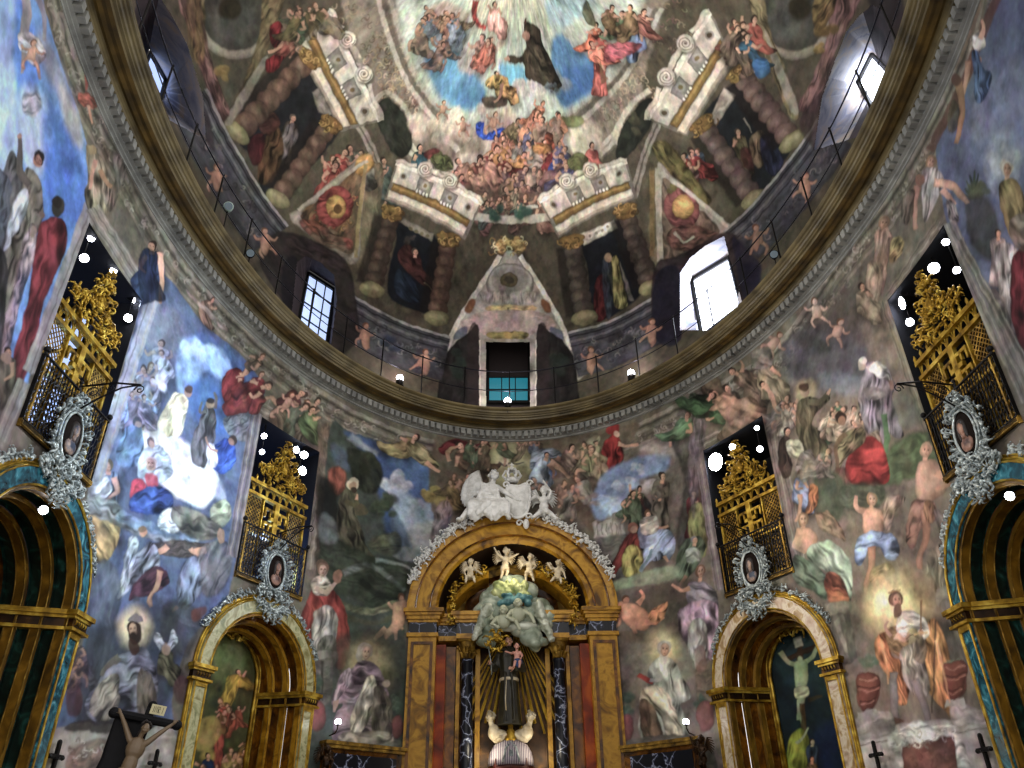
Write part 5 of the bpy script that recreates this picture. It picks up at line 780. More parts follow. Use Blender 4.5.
def build_dome(cv):
    U = np.linspace(cv.u0, cv.u1, cv.nu); V = np.linspace(cv.v0, cv.v1, cv.nv)
    uu, vv = np.meshgrid(U, V); XYZ = dome_pt(uu, vv)
    holes = [hit_dome(subdiv(pts(w[0]), 4)) for w in WINS]
    grid_mesh('ceiling', XYZ, cv.c, (0, cv.nu-1), holes, U, V, M['fresco'])
    for i, (op, pn, dep, gl, rv, bars) in enumerate(WINS):
        O = dome_pt(*hit_dome(subdiv(pts(op), 4)).T, off=.006)
        O = O.reshape(-1, 3); cen = O.mean(0); O = cen+(O-cen)*1.04; t = math.atan2(cen[0]/DA, cen[1]/DB); nrm = np.array([math.sin(t)/DA, math.cos(t)/DB, 0]); nrm /= np.linalg.norm(nrm)
        # pane corners on a vertical plane behind the dome skin
        d = rays(pts(pn)); k = (((cen+nrm*dep)-EYE)@nrm)/(d@nrm); Q = EYE+d*k[:, None]
        root = empty('window_%d' % (i+1)); root['kind'] = 'structure'
        tl, tr, br, bl = [Vector(q) for q in Q]
        if gl == 'glass_teal': pass
        mb = MB(); n = len(O); qc = sum((Vector(q) for q in Q), Vector())/4
        # inner outline: for each opening vertex the closest direction point on the (slightly larger) pane border
        B_ = subdiv(Q+(Q-np.array(qc))*.12, 12)
        inner = []
        ux = (tr-tl).normalized()
        def ang(p, c): w = Vector(p)-c; return math.atan2(w[2], w.dot(ux))
        oc = Vector(cen); ab = [(ang(b, qc), b) for b in B_]
        for p in O:
            a0 = ang(Vector(p), oc); inner.append(min(ab, key=lambda q: abs((q[0]-a0+math.pi) % (2*math.pi)-math.pi))[1])
        V_ = [Vector(p) for p in O]+[Vector(p) for p in inner]
        mb.add(V_, [(j, (j+1) % n, n+(j+1) % n, n+j) for j in range(n)])
        px_ = subdiv(pts(op), 4); side = {2: lambda x: x > 862, 3: lambda x: x < 160}.get(i, lambda x: False); mb.m = [int(side(px_[j][0])) for j in range(n)]   # one jamb takes the darker colour
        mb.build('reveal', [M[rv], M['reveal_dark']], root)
        if gl == 'glass_teal':
            bl_ = MB(); N2 = Vector(nrm); bl_.add([P3+N2*o_ for o_ in (-.03, .02) for P3 in (tl, tr, tr.lerp(br, .6), tl.lerp(bl, .6))], [(0, 1, 2, 3), (7, 6, 5, 4), (0, 4, 5, 1), (1, 5, 6, 2), (2, 6, 7, 3), (3, 7, 4, 0)]); bl_.build('blind', M['blind'], root)
        fr = MB()
        def P2(a, b): return tl.lerp(tr, a).lerp(bl.lerp(br, a), b)
        for e in range(4):
            c4 = [P2(0, 0), P2(1, 0), P2(1, 1), P2(0, 1)]; fr.tube([c4[e], c4[(e+1) % 4]], .05, 4)
        for j in range(1, bars[0]+0): fr.tube([P2(j/bars[0], 0), P2(j/bars[0], 1)], .018, 4)
        for j in range(1, bars[1]+0): fr.tube([P2(0, j/bars[1]), P2(1, j/bars[1])], .018, 4)
        N_ = Vector(nrm)
        fr.add([Vector(b)+N_*.05 for b in (Q+(Q-np.array(qc))*.2)], [(0, 1, 2, 3)])
        fr.build('window_frame', M['iron'], root)
        g = MB(); y0 = 0
        g.add([P2(0, y0)+N_*.03, P2(1, y0)+N_*.03, P2(1, 1)+N_*.03, P2(0, 1)+N_*.03, P2(0, y0)+N_*.045, P2(1, y0)+N_*.045, P2(1, 1)+N_*.045, P2(0, 1)+N_*.045], [(0, 1, 2, 3), (7, 6, 5, 4), (0, 4, 5, 1), (1, 5, 6, 2), (2, 6, 7, 3), (3, 7, 4, 0)])
        g.build('pane', M[gl], root)
def build_floor():
    n = 96; mb = MB(); V_ = [(6.3*math.sin(2*math.pi*i/n), 9.5*math.cos(2*math.pi*i/n), 0) for i in range(n)]
    mb.add(V_+[(x, y, -.3) for x, y, z in V_], [tuple(range(n)), tuple(range(2*n-1, n-1, -1))]+[(i, n+i, n+(i+1) % n, (i+1) % n) for i in range(n)])
    mb.build('floor', M['floor'])['kind'] = 'structure'
# ================================================================ furniture of the walls
def tangent(t):
    u = Vector((WA*math.cos(t), -WB*math.sin(t), 0)).normalized(); return u
def frame(name, deg, label=None, cat=None, group=None, off=0., u=0., z=0.):
    """Empty standing on the wall line: local x along the wall, y into the wall, z up"""
    t = R(deg); ux = tangent(t); n = Vector((ux.y, -ux.x, 0)); p = Vector((WA*math.sin(t), WB*math.cos(t), 0))+n*off+ux*u; p.z = z
    return empty(name, p, math.atan2(ux.y, ux.x), label, cat, group)
def on_plane(px, py, deg, off):
    t = R(deg); ux = tangent(t); n = Vector((ux.y, -ux.x, 0)); q = Vector((WA*math.sin(t), WB*math.cos(t), 0))+n*off
    d = Vector(rays([(px, py)])[0]); e = Vector(EYE); k = (q-e).dot(n)/d.dot(n); h = e+d*k
    return (h-q).dot(ux), h.z
def apath(r, zs, ratio, z0=0., n=20):
    return [(-r, z0)]+[(-r*math.cos(math.pi*i/n), zs+r*ratio*math.sin(math.pi*i/n)) for i in range(n+1)]+[(r, z0)]
def aband(mb, r0, y0, r1, y1, zs, ratio, z0=0., n=20):
    a, b = apath(r0, zs, ratio, z0, n), apath(r1, zs, ratio, z0, n)
    mb.sweep([[(p[0], y0, p[1]), (q[0], y1, q[1])] for p, q in zip(a, b)], closed_prof=False)
def arib(mb, r, y, w, zs, ratio, z0=0., n=20):
    """a half-round gilt bead following the arch"""
    mb.tube([(p[0], y, p[1]) for p in apath(r, zs, ratio, z0, n)], w, 5)
def asolid(mb, prof, zs, ratio, n=28, half=True):
    """closed moulding profile [(r, y)...] swept round the half circle only"""
    fr = []
    for i in range(n+1):
        a = math.pi*i/n; fr.append([(-r*math.cos(a), y, zs+r*ratio*math.sin(a)) for r, y in prof])
    mb.sweep(fr)
def leaf(mb, c, ang, ln, w, lift=.02, curl=1.6, y0=0., n=7):
    """one curled acanthus leaf in the x-z plane"""
    P_, Rr = [], []; x, z = c; a = ang
    for i in range(n):
        t = i/(n-1); P_.append((x, y0-lift*math.sin(t*2.6)*2-.3*w, z)); Rr.append(w*(.35+.75*math.sin(min(1, t*1.5)*1.57+.1))*(1-.55*t)+.002)
        x += math.cos(a)*ln/n; z += math.sin(a)*ln/n; a += curl/n*(1+t*1.6)
    mb.tube(P_, Rr, 5); mb.ell((x, y0-lift, z), w*.55, nu=6, nv=4)
def orn(mb, cx, cz, rx, rz, n, ln, w, sd, y0=0., sym=True, hole=None, up=0.):
    r = random.Random(sd)
    for i in range(n):
        a = r.random()*6.28; q = r.random()**.5; x, z = math.cos(a)*q*rx, math.sin(a)*q*rz
        if hole and (x/hole[0])**2+((z-hole[2])/hole[1])**2 < 1: continue
        d = math.atan2(z+up, x)+r.uniform(-.9, .9); c = r.choice([-1, 1])*r.uniform(1, 3.2); l = ln*r.uniform(.6, 1.3)
        yy = y0-r.random()*.04
        leaf(mb, (cx+x, cz+z), d, l, w*r.uniform(.7, 1.3), .03, c, yy)
        if sym: leaf(mb, (cx-x, cz+z), math.pi-d, l, w*r.uniform(.7, 1.3), .03, -c, yy)
def hand(mb, p, d, s):
    d = Vector(d).normalized(); q = Vector(p)+d*s*.5; sd = d.cross(Vector((0, 1, .2))).normalized(); mb.ell(q, (s*.34, s*.3, s*.42))
    for k in range(4): b = q+sd*s*(.27-.18*k)+d*s*.3; mb.tube([b, b+d*s*(.45-.05*abs(k-1.2)), b+d*s*(.75-.08*abs(k-1.2))+Vector((0, -s*.1, -s*.06))], [s*.11, s*.1, s*.07], 5)
    b = q+sd*s*.32; mb.tube([b, b+(sd*.8+d*.5)*s*.4, b+(sd*.8+d)*s*.6], [s*.12, s*.1, s*.08], 5)
def limb(mb, P_, r0, r1, n=8): m = len(P_); mb.tube(P_, [r0+(r1-r0)*i/(m-1) for i in range(m)], n); [mb.ell(p, r0+(r1-r0)*i/(m-1), nu=8, nv=6) for i, p in enumerate(P_)]
def head3(mb, c, r, look=(0, -1, 0)):
    c = Vector(c); f = Vector(look).normalized(); s = f.cross(Vector((0, 0, 1))).normalized(); u = s.cross(f)
    mb.ell(c, (r*.8, r*.92, r*1.08)); mb.ell(c+f*r*.3-u*r*.55, (r*.55, r*.55, r*.5)); mb.tube([c+f*r*.8+u*r*.15, c+f*r*1.15-u*r*.2, c+f*r*.85-u*r*.3], [r*.1, r*.2, r*.12], 5)
    for k in (-1, 1): mb.ell(c+s*k*r*.85-u*r*.05, (r*.14, r*.2, r*.28)); mb.ell(c+s*k*r*.34+f*r*.8+u*r*.3, (r*.28, r*.16, r*.09)); mb.ell(c+s*k*r*.42+f*r*.7-u*r*.25, r*.28)
    mb.ell(c+f*r*.88-u*r*.58, (r*.3, r*.12, r*.09)); mb.ell(c+f*r*.8-u*r*.85, r*.2)
def curls(mb, c, r, n=22, sd=1, back=(0, 1, .3)):
    q = random.Random(sd); b = Vector(back).normalized()
    for i in range(n):
        v = Vector((q.gauss(0, 1), q.gauss(0, 1), q.gauss(0, 1))).normalized()
        if v.dot(-b) > .35: v = -v
        mb.ell(Vector(c)+v*r*.92, r*q.uniform(.22, .36), nu=6, nv=5)
def cherub(name, parent_or_loc, s, rz, label, cat, group, arms, legs, m, lean=0., wings=True, look=(0, -1, .1), voxel=.012, hairm=None, kind_sd=1):
    """winged child; s = total height"""
    root = empty(name, parent_or_loc, rz, label, cat, group); h = s/4.4; mb = MB(); T = lambda x, y, z: (x*h+lean*z*h, y*h, z*h)
    mb.ell(T(0, 0, 2.55), (h*.5, h*.42, h*.55)); mb.ell(T(0, -.08, 1.95), (h*.5, h*.46, h*.48)); mb.ell(T(0, .06, 1.5), (h*.55, h*.48, h*.4)); mb.tube([T(0, 0, 2.9), T(0, 0, 3.4)], h*.22)
    head3(mb, T(0, -.02, 3.75), h*.46, look)
    for sx, A in zip((-1, 1), arms):
        P_ = [T(sx*.48, 0, 2.85)]+[T(*a) for a in A]; limb(mb, P_, h*.22, h*.13); d = Vector(P_[-1])-Vector(P_[-2]); hand(mb, P_[-1], d, h*.36)
    for sx, A in zip((-1, 1), legs):
        P_ = [T(sx*.28, 0, 1.4)]+[T(*a) for a in A]; limb(mb, P_, h*.34, h*.15); q = Vector(P_[-1]); mb.ell(q+Vector((0, -h*.18, -h*.05)), (h*.16, h*.32, h*.14))
    fuse(mb.build('body', m, root), voxel)
    hb = MB(); curls(hb, T(0, .06, 3.85), h*.45, 24, kind_sd); hb.build('hair', hairm or m, root, True)
    if wings:
        for sx in (-1, 1):
            w_ = MB()
            for k in range(7): a = .5+k*.24; l = h*(1.7-.12*k); w_.tube([T(sx*.25, .4, 2.6), (sx*(h*.25+l*.6*math.sin(a)), h*.55, h*2.6+l*.75*math.cos(a)+h*.25), (sx*(h*.25+l*math.sin(a+.2)), h*.6, h*2.6+l*math.cos(a+.25))], [h*.1, h*.16, h*.05], 5)
            w_.build('wing', m, root, True)
    return root
# ---------------------------------------------------------------- side altars
def plane_canvas(deg, off, w, z0, z1, base, cell=.016):
    def hit(P_):
        return np.array([on_plane(p[0], p[1], deg, off) for p in np.asarray(P_).reshape(-1, 2)])
    return Canvas(hit, -w, w, z0, z1, int(2*w/cell), int((z1-z0)/cell), base)
def panel_mesh(name, cv, y, poly, parent, th=.03):
    """painted board cut to poly (u, z), with a real thickness"""
    U = np.linspace(cv.u0, cv.u1, cv.nu); V = np.linspace(cv.v0, cv.v1, cv.nv); uu, vv = np.meshgrid(U, V)
    XYZ = np.stack([uu, np.full(uu.shape, y), vv], -1); q = np.array([(cv.u0-1, cv.v0-1), (cv.u1+1, cv.v0-1), (cv.u1+1, cv.v1+1), (cv.u0-1, cv.v1+1)])
    o = grid_mesh(name, XYZ, cv.c, (0, cv.nu-1), [], U, V, M['fresco'])
    me = o.data; bm = bmesh.new(); bm.from_mesh(me)
    kill = [f for f in bm.faces if not inpoly(np.array([f.calc_center_median().x]), np.array([f.calc_center_median().z]), poly)[0]]
    bmesh.ops.delete(bm, geom=kill, context='FACES')
    r = bmesh.ops.extrude_face_region(bm, geom=bm.faces[:]); bmesh.ops.translate(bm, vec=(0, th, 0), verts=[v for v in r['geom'] if isinstance(v, bmesh.types.BMVert)])
    bm.to_mesh(me); bm.free(); del o['kind']; o.parent = parent
    return o
def side_altar(deg, face, panel, rib, label):
    root = frame('side_altar', deg, label, 'altar', 'gilded arched side altars round the nave')
    zs, ra = 4.66, .98
    fr = MB(); fr.cm = 0    # front face of the arch, marble between gilt edges
    asolid(fr, [(1.16, -.17), (1.40, -.17), (1.40, .2), (1.16, .2)], zs, ra); fr.build('archivolt', M[face], root)
    g = MB()
    for r_, w_ in ((1.165, .014), (1.39, .012), (1.43, .016), (1.475, .014)):
        arib(g, r_, -.18 if r_ < 1.42 else -.14, w_, zs, ra)
    asolid(g, [(1.40, -.12), (1.475, -.12), (1.475, .2), (1.40, .2)], zs, ra); g.build('gilt_moulding', M['gold'], root)
    for sx in (-1, 1):
        p = MB(); p.bx(sx*1.15, sx*1.41, -.17, .2, 0, 4.42); pl = p.build('pilaster', M[face], root)
        e = MB()
        for x_ in (1.17, 1.39): e.bx(sx*(x_-.012), sx*(x_+.012), -.185, -.17, .0, 4.4)
        for x_ in (1.43, 1.475): e.bx(sx*(x_-.012), sx*(x_+.012), -.15, .2, .0, 4.42)
        e.bx(sx*1.40, sx*1.47, -.12, .2, .0, 4.42)
        e.bx(sx*1.17, sx*1.4, -.195, -.17, 4.34, 4.42); e.build('gilt_edging', M['gold'], pl)
        c = MB()
        for z0, z1, o_, mm in ((4.42, 4.46, .03, 0), (4.46, 4.57, .0, 1), (4.57, 4.61, .03, 0), (4.61, 4.67, .06, 0)):
            c.cm = mm; c.bx(sx*(1.13-o_), sx*(1.5+o_), -.2-o_, .2, z0, z1)
            # the impost runs on along the splayed inner jamb
            a, b = Vector((sx*(1.13-o_), -.1, 0)), Vector((sx*(.84-o_), .72, 0)); d = (b-a).normalized(); nn = Vector((-d.y, d.x, 0))*(-sx)
            c.box(((a+b)/2+Vector((sx*.06, 0, (z0+z1)/2))), ((b-a).length, .14, z1-z0), Matrix(((d.x, -d.y, 0), (d.y, d.x, 0), (0, 0, 1))))
        c.cm = 0
        for k in range(5): leaf(c, (sx*(1.18+.06*k), 4.5), 1.57, .07, .012, .01, .6, -.205, 4)
        c.build('impost', [M['gold'], M['bronze']], root)
    rv = MB(); N = 3; y = -.14; r_ = 1.15
    gr = MB(); ob = MB()
    for k in range(N):
        dy = .27
        aband(rv, r_, y+.09, r_-.01, y+dy, zs, ra); aband(rv, r_-.01, y+dy, r_-.06, y+dy+.005, zs, ra)
        asolid(ob, [(r_+.02, y), (r_-.035, y), (r_-.035, y+.13), (r_+.02, y+.13)], zs, ra)
        for sx in (-1, 1): ob.bx(sx*(r_-.035), sx*(r_+.02), y, y+.13, 0, zs)
        arib(gr, r_-.036, y+.006, .009, zs, ra); arib(gr, r_-.036, y+.125, .009, zs, ra)
        y += dy+.005; r_ -= .095
    ob.build('vault_rib', M[rib], root)
    rv.build('niche_vault', M[panel], root, True); gr.build('gilt_rib', M['gold_dark'], root, True)
    bk = MB(); bk.bx(-1.6, 1.6, .84, .9, 0, 6.4); bk.bx(-1.6, -.86, .7, .84, 0, 6.3); bk.bx(.86, 1.6, .7, .84, 0, 6.3); bk.bx(-1.6, 1.6, .78, .84, 5.62, 6.4); bk.build('niche_back', M['ochre_dark'], root)
    tb = MB(); tb.bx(-1.05, 1.05, -.35, .6, 0, 1.0); tb.bx(-1.12, 1.12, -.4, .6, 1.0, 1.08); tb.build('altar_table', M['ochre_dark'], root)
    ls = MB(); ls.lathe([(.0, 0), (.07, .01), (.06, .05), (.02, .07), (0, .075)], (0, -.1, zs+1.15*ra-.16), 10); ls.tube([(0, -.1, zs+1.15*ra-.1), (0, -.1, zs+1.15*ra)], .012)
    return root
def altar_picture(deg, paint, label):
    root = frame('altar_painting', deg, label, 'painting')
    global CV
    cv = plane_canvas(deg, -.72, .82, 2.2, 5.62, '34342c'); CV = cv; paint(); weather(cv, .6, .06, .9)
    panel_mesh('canvas', cv, .72, arch_poly(0, .78, 2.3, 4.82, .76), root)
    g = MB(); n = 24
    pth = [(-.79, 2.28)]+[(-.79*math.cos(math.pi*i/n), 4.82+.77*math.sin(math.pi*i/n)) for i in range(n+1)]+[(.79, 2.28)]
    for w_, y_, e_ in ((.035, .69, 0), (.02, .67, .05)): g.tube([((x+math.copysign(e_, x) if abs(x) > .3 else x), y_, z+e_*(z > 4.9)) for x, z in pth], w_, 6)
    g.bx(-.84, .84, .64, .74, 2.2, 2.3)
    orn(g, 0, 5.62, .34, .12, 14, .16, .026, 5+int(deg), .66)
    g.build('frame', M['gold'], root, True)
    b = MB(); b.bx(-.84, .84, .3, .82, 1.08, 2.2); b.build('predella', M['ochre_dark'], root)
    return root
def paint_saint_left():
    P('4c4c2c', '190 620 262 620 280 790 150 790', 1); E('5c6840', 228, 660, 16, 22, soft=8); P('7c8458', '214 642 232 636 244 650 240 676 222 684 210 668', 4, .6); cloud(224, 700, 16, 14, '3c4430', '5c5c38', 10, .8, 201); cloud(204, 740, 12, 14, '5c5434', '7c7444', 8, .8, 202)
    man(238, 672, 6, 'fly', '8c7430', -20, arms='.5 1 1.4 .2|-.5 1 -1.3 .2'); P('a88c3c', '228 676 240 676 236 694 228 710 220 706 224 690', 1, .9, .35, fw=3); P('3c4848', '198 676 206 680 208 694 200 704 194 690', 1.2, .9); crowd(232, 708, 12, 8, 5, 5, ('8c6438', '6c5430', '94503c'), .9, 203)
    man(218, 730, 6, 'stand', '8c4838', 0); P('9c8850', '196 724 214 716 222 732 208 750 194 746', 1.5, .8); man(208, 756, 6, 'stand', '22304c', 0, halo='a89450'); crowd(240, 752, 12, 14, 9, 6, ('8c6438', '7c3c28', '9c8450', '6c5430'), .9, 204); crowd(196, 764, 10, 8, 4, 6, ('6c6438', '44503c'), .9, 205)
def paint_crucified():
    P('1c2a30', '750 610 850 610 900 790 750 790', 1); P('2c4448', '780 640 810 632 832 660 836 690 800 690 776 670', 5, .6); P('1a2c4c', '830 720 846 730 850 780 800 780 810 740', 5, .7); P('182426', '764 650 776 690 790 760 770 760', 4, .7)
    L('3a2c1c', '786 660 818 646', 5.5, .6, 1, tip=1, edge=.3); L('3a2c1c', '800 640 798 680', 5, .6, 1, tip=1); P('a8a898', '793 638 801 636 803 646 795 648', .5, 1, hard=True)
    L('94a080', '780 652 788 662 797 665', 4, .6, 1, tip=1.2, vol=.2); L('94a080', '818 646 812 658 804 664', 4, .6, 1, tip=1.2, vol=.2); P('94a080', '795 662 806 662 808 674 806 690 804 704 798 704 796 688 794 672', .7, 1, vol=.35, edge=.3); P('a8ac90', '795 688 808 686 808 696 796 698', .6, 1, .3); L('8c987c', '800 700 799 720', 6, .6, 1, tip=.6, vol=.25); L('8c987c', '800 716 806 732', 4, .6, 1, tip=.5); E('3c3020', 800, 658, 3.4, 4); E('94a080', 800, 660, 2.4, 3)
    L('4c3c24', '802 704 806 760', 5, .7, .9, tip=1); L('3c3420', '808 700 822 696', 5, .7, .8); P('7c8434', '790 738 800 728 808 736 810 760 806 790 786 790 786 760', 1, 1, .4, fw=5, edge=.3); man(812, 742, 6, 'stand', '3c4858', 0, skin='a0907c'); man(812, 760, 6, 'sit', '6c5c44', 0); L('94a080', '796 744 804 736 808 728', 3)
def medallion(deg, label, bust, hat='2c1c14', sc=1.):
    root = frame('medallion', deg, label, 'medallion', None, off=.12, z=6.6)
    o = MB(); n = 24; rx, rz = .22, .33
    for k in range(3): o.tube([(rx*(1+.16*k)*math.cos(6.2832*i/n), -.05+.02*k, rz*(1+.12*k)*math.sin(6.2832*i/n)) for i in range(n+1)], .018, 5)
    orn(o, 0, -.02, .4, .5, 110, .12, .018, 31+int(abs(deg)), .02, hole=(.25, .36, .02)); orn(o, 0, .46, .12, .12, 14, .11, .017, 5, 0)
    orn(o, 0, -.56, .48, .2, 64, .14, .019, 77+int(abs(deg)), -.02); orn(o, 0, -.78, .24, .14, 26, .12, .018, 9, -.03)
    o.build('leafwork', M['silver'], root, True)
    p = MB(); p.ell((0, -.03, 0), (rx, .05, rz), nu=24, nv=12); pr = p.build('portrait_oval', M['portrait_bg'], root, True)
    b = MB(); b.ell((0, -.085, .07), (.065, .035, .09)); b.ell((0, -.065, -.15), (.13, .03, .11)); b.tube([(0, -.08, 0), (0, -.07, -.08)], .035); fc = b.build('bust', M[bust], pr, True)
    h = MB(); h.ell((0, -.07, .12), (.09, .035, .085)); h.ell((-.07, -.075, .02), (.03, .025, .12)); h.ell((.07, -.075, .02), (.03, .025, .12)); h.build('hair', M['dark_hair'], pr, True)
    for sx in (-1, 1):
        f = MB()
        for k in range(20):
            a = 1.18-.75*k/19; q = 1.53; cx, cz = sx*q*math.cos(a), 4.66+q*.98*math.sin(a)-6.6; r = random.Random(k+int(deg))
            for j in range(3): d = r.uniform(0, 6.28); leaf(f, (cx, cz), d, .11, .02, .02, r.uniform(-2.5, 2.5), .02, 5)
        f.build('festoon', M['silver'], root, True)
    return root
M['portrait_bg'] = mat('dark portrait oval', '140c08', .8, spec=.1); M['dark_hair'] = mat('dark hair', '1a0f0a', .6); M['bust_red'] = mat('portrait red dress', '6c3c30', .5, ramp=[(.35, '3c1c18'), (.6, 'a8806c')], scale=7); M['bust_blue'] = mat('portrait blue dress', '30405c', .5, ramp=[(.4, '1c2c44'), (.6, 'a88c78')], scale=7)
# ---------------------------------------------------------------- tribune boxes
def lattice(mb, x0, x1, z0, z1, y, step, w, diag=True):
    n = int((x1-x0+z1-z0)/step)+1
    for s_ in (1, -1):
        for k in range(-n, n+1):
            # line x = a + s*(z - z0)
            a = (x0 if s_ > 0 else x1)+k*step*1.0
            P_ = []
            zz0, zz1 = z0, z1
            xa, xb = a, a+s_*(z1-z0)
            lo, hi = 0., 1.
            for X, sg in ((x0, 1), (x1, -1)):
                fa, fb = (xa-X)*sg, (xb-X)*sg
                if fa < 0 and fb < 0: lo, hi = 1, 0; break
                if fa < 0: lo = max(lo, fa/(fa-fb))
                elif fb < 0: hi = min(hi, fa/(fa-fb))
            if hi-lo > .02:
                p = (xa+(xb-xa)*lo, z0+(z1-z0)*lo); q = (xa+(xb-xa)*hi, z0+(z1-z0)*hi); d = Vector((q[0]-p[0], 0, q[1]-p[1])); L_ = d.length
                if L_ > .02:
                    mb.tube([(p[0], y, p[1]), (q[0], y, q[1])], w, 4, cap=False)
def tribune(deg, label_s, label_b, sx):
    root = frame('tribune_screen', deg, label_s, 'screen', None, z=6.4)
    g = MB(); W = .82
    for x0, x1 in ((-W, -W+.05), (W-.05, W), (-.03, .03), (-.36, -.33), (.33, .36)): g.bx(x0, x1, .06, .12, 0, 1.62)
    for z0, z1 in ((0, .06), (.82, .86), (1.56, 1.62), (1.80, 1.87)): g.bx(-W-.02, W+.02, .04, .13, z0, z1)
    for q in (-1, 1):    # the fretted cross between the two lattices
        for z_ in (1.38, 1.1): g.bx(q*.03, q*.3, .05, .09, z_, z_+.05); g.bx(q*.26, q*.3, .05, .09, z_-.14, z_+.05); g.bx(q*.13, q*.17, .05, .09, z_-.1, z_+.05)
        for z_ in (.9,): g.bx(q*.03, q*.3, .05, .09, z_, z_+.05); g.bx(q*.26, q*.3, .05, .09, z_, z_+.16); g.bx(q*.13, q*.17, .05, .09, z_, z_+.12)
    g.bx(-.06, .06, .04, .1, .86, 1.56); g.bx(-.15, .15, .04, .1, 1.2, 1.27); g.build('gilt_frame', M['gold'], root)
    l = MB(); lattice(l, -W, -.34, .86, 1.56, .1, .085, .009); lattice(l, .34, W, .86, 1.56, .1, .085, .009); lattice(l, -W, W, .06, .82, .1, .085, .009); l.build('lattice', M['gold_dark'], root)
    a = MB(); n = 9
    for k in range(n):
        x0 = -W+k*2*W/n; c = x0+W/n
        a.tube([(c+W/n*.8*math.cos(j*math.pi/6), .1, 1.8-.13*math.sin(j*math.pi/6)*-1-.13) for j in range(7)], .014, 4); a.tube([(x0, .1, 1.62), (x0, .1, 1.82)], .012, 4)
        a.tube([(x0, .06, 1.87), (x0, .06, 1.93), (x0, .06, 1.99)], [.02, .028, .004], 6)
    a.build('arcade', M['gold'], root)
    c = MB(); orn(c, 0, 2.12, .64, .2, 70, .16, .019, 3+int(deg), .08); orn(c, 0, 2.42, .26, .3, 44, .15, .019, 13, .06); orn(c, 0, 2.75, .1, .14, 10, .12, .022, 17, .06)
    c.tube([(-.3, .1, 1.9), (-.28, .1, 2.3), (0, .1, 2.7), (.28, .1, 2.3), (.3, .1, 1.9)], .03, 6); c.ell((0, .02, 2.36), (.1, .06, .14)); c.build('carved_crest', M['gold'], root, True)
    b = frame('iron_balcony', deg, label_b, 'balcony', None, z=6.38)
    y0, W2 = -.07, .86; f = MB()
    f.bx(-W2, W2, y0-.02, .02, -.07, -.02); f.build('floor_slab', M['iron'], b)
    for z_ in (0.0, .92): f = MB(); f.tube([(-W2, 0, z_), (-W2, y0, z_), (W2, y0, z_), (W2, 0, z_)], .02 if z_ else .014, 6); f.build('rail', M['iron'], b)
    gg = MB(); gg.bx(-W2-.01, W2+.01, y0-.02, y0+.02, -.08, -.02)
    for x in (-W2+.04, -.02, W2-.08): gg.bx(x, x+.028, y0-.015, y0+.015, 0, .9)
    for sx_ in (-1, 1): gg.bx(sx_*W2-.015, sx_*W2+.015, y0, 0, -.1, .0)
    gg.build('gilt_border', M['gold_dark'], b)
    nb = 26
    br = MB()
    for k in range(nb+1):
        x = -W2+2*W2*k/nb; br.tube([(x, y0, 0), (x, y0, .92)], .0095, 4, cap=False)
        if k < nb:
            for j in range(6): z = .08+j*.14; br.tube([(x, y0, z), (x+W2/nb, y0-.012, z+.05), (x+2*W2/nb, y0, z+.1)], .008, 4, cap=False)
    for sx_ in (-1, 1):
        for k in range(1, 5): br.tube([(sx_*W2, y0*k/5, 0), (sx_*W2, y0*k/5, .92)], .01, 4, cap=False)
    br.build('lattice_bars', M['iron'], b)
    for sx_ in (-1, 1): kb = MB(); kb.ell((sx_*W2, y0, .99), .045); kb.tube([(sx_*W2, y0, .9), (sx_*W2, y0, .97)], .02); kb.build('finial', M['iron'], b, True)
    # scrolled iron arm reaching into the nave
    r = frame('lamp_bracket', deg, None, None, z=7.16, off=.09)
    t = MB(); t.tube([(0, 0, .2), (0, -.45, .24), (0, -.8, .2)], .014, 5); t.tube([(0, 0, -.2), (0, -.3, .02), (0, -.55, .16), (0, -.78, .2)], .013, 5)
    for cy, cz, rr, dr in ((-.18, .1, .09, 1), (-.4, .17, .06, -1), (-.8, .12, .075, 1), (-.1, -.03, .05, -1)):
        t.tube([(0, cy+rr*(1-j*.055)*math.cos(dr*j*.55), cz+rr*(1-j*.055)*math.sin(dr*j*.55)) for j in range(16)], .009, 4)
    t.build('scrollwork', M['iron'], r)
    pl = MB(); pl.tube([(0, .02, -.22), (0, .02, .24)], .018, 6); pl.ell((0, .02, .26), .03); pl.build('upright', M['iron'], r)
    return root, b, r
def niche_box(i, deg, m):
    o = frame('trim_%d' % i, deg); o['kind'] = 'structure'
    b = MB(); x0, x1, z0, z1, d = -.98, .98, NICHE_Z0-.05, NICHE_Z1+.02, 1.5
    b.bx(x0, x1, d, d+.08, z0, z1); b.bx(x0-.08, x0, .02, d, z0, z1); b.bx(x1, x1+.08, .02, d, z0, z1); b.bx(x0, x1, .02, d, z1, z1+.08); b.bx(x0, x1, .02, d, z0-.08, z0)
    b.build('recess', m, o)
    f = MB(); w = .1
    for sx in (-1, 1): f.bx(sx*.86, sx*.98, -.035, .05, NICHE_Z0, NICHE_Z1)
    return o
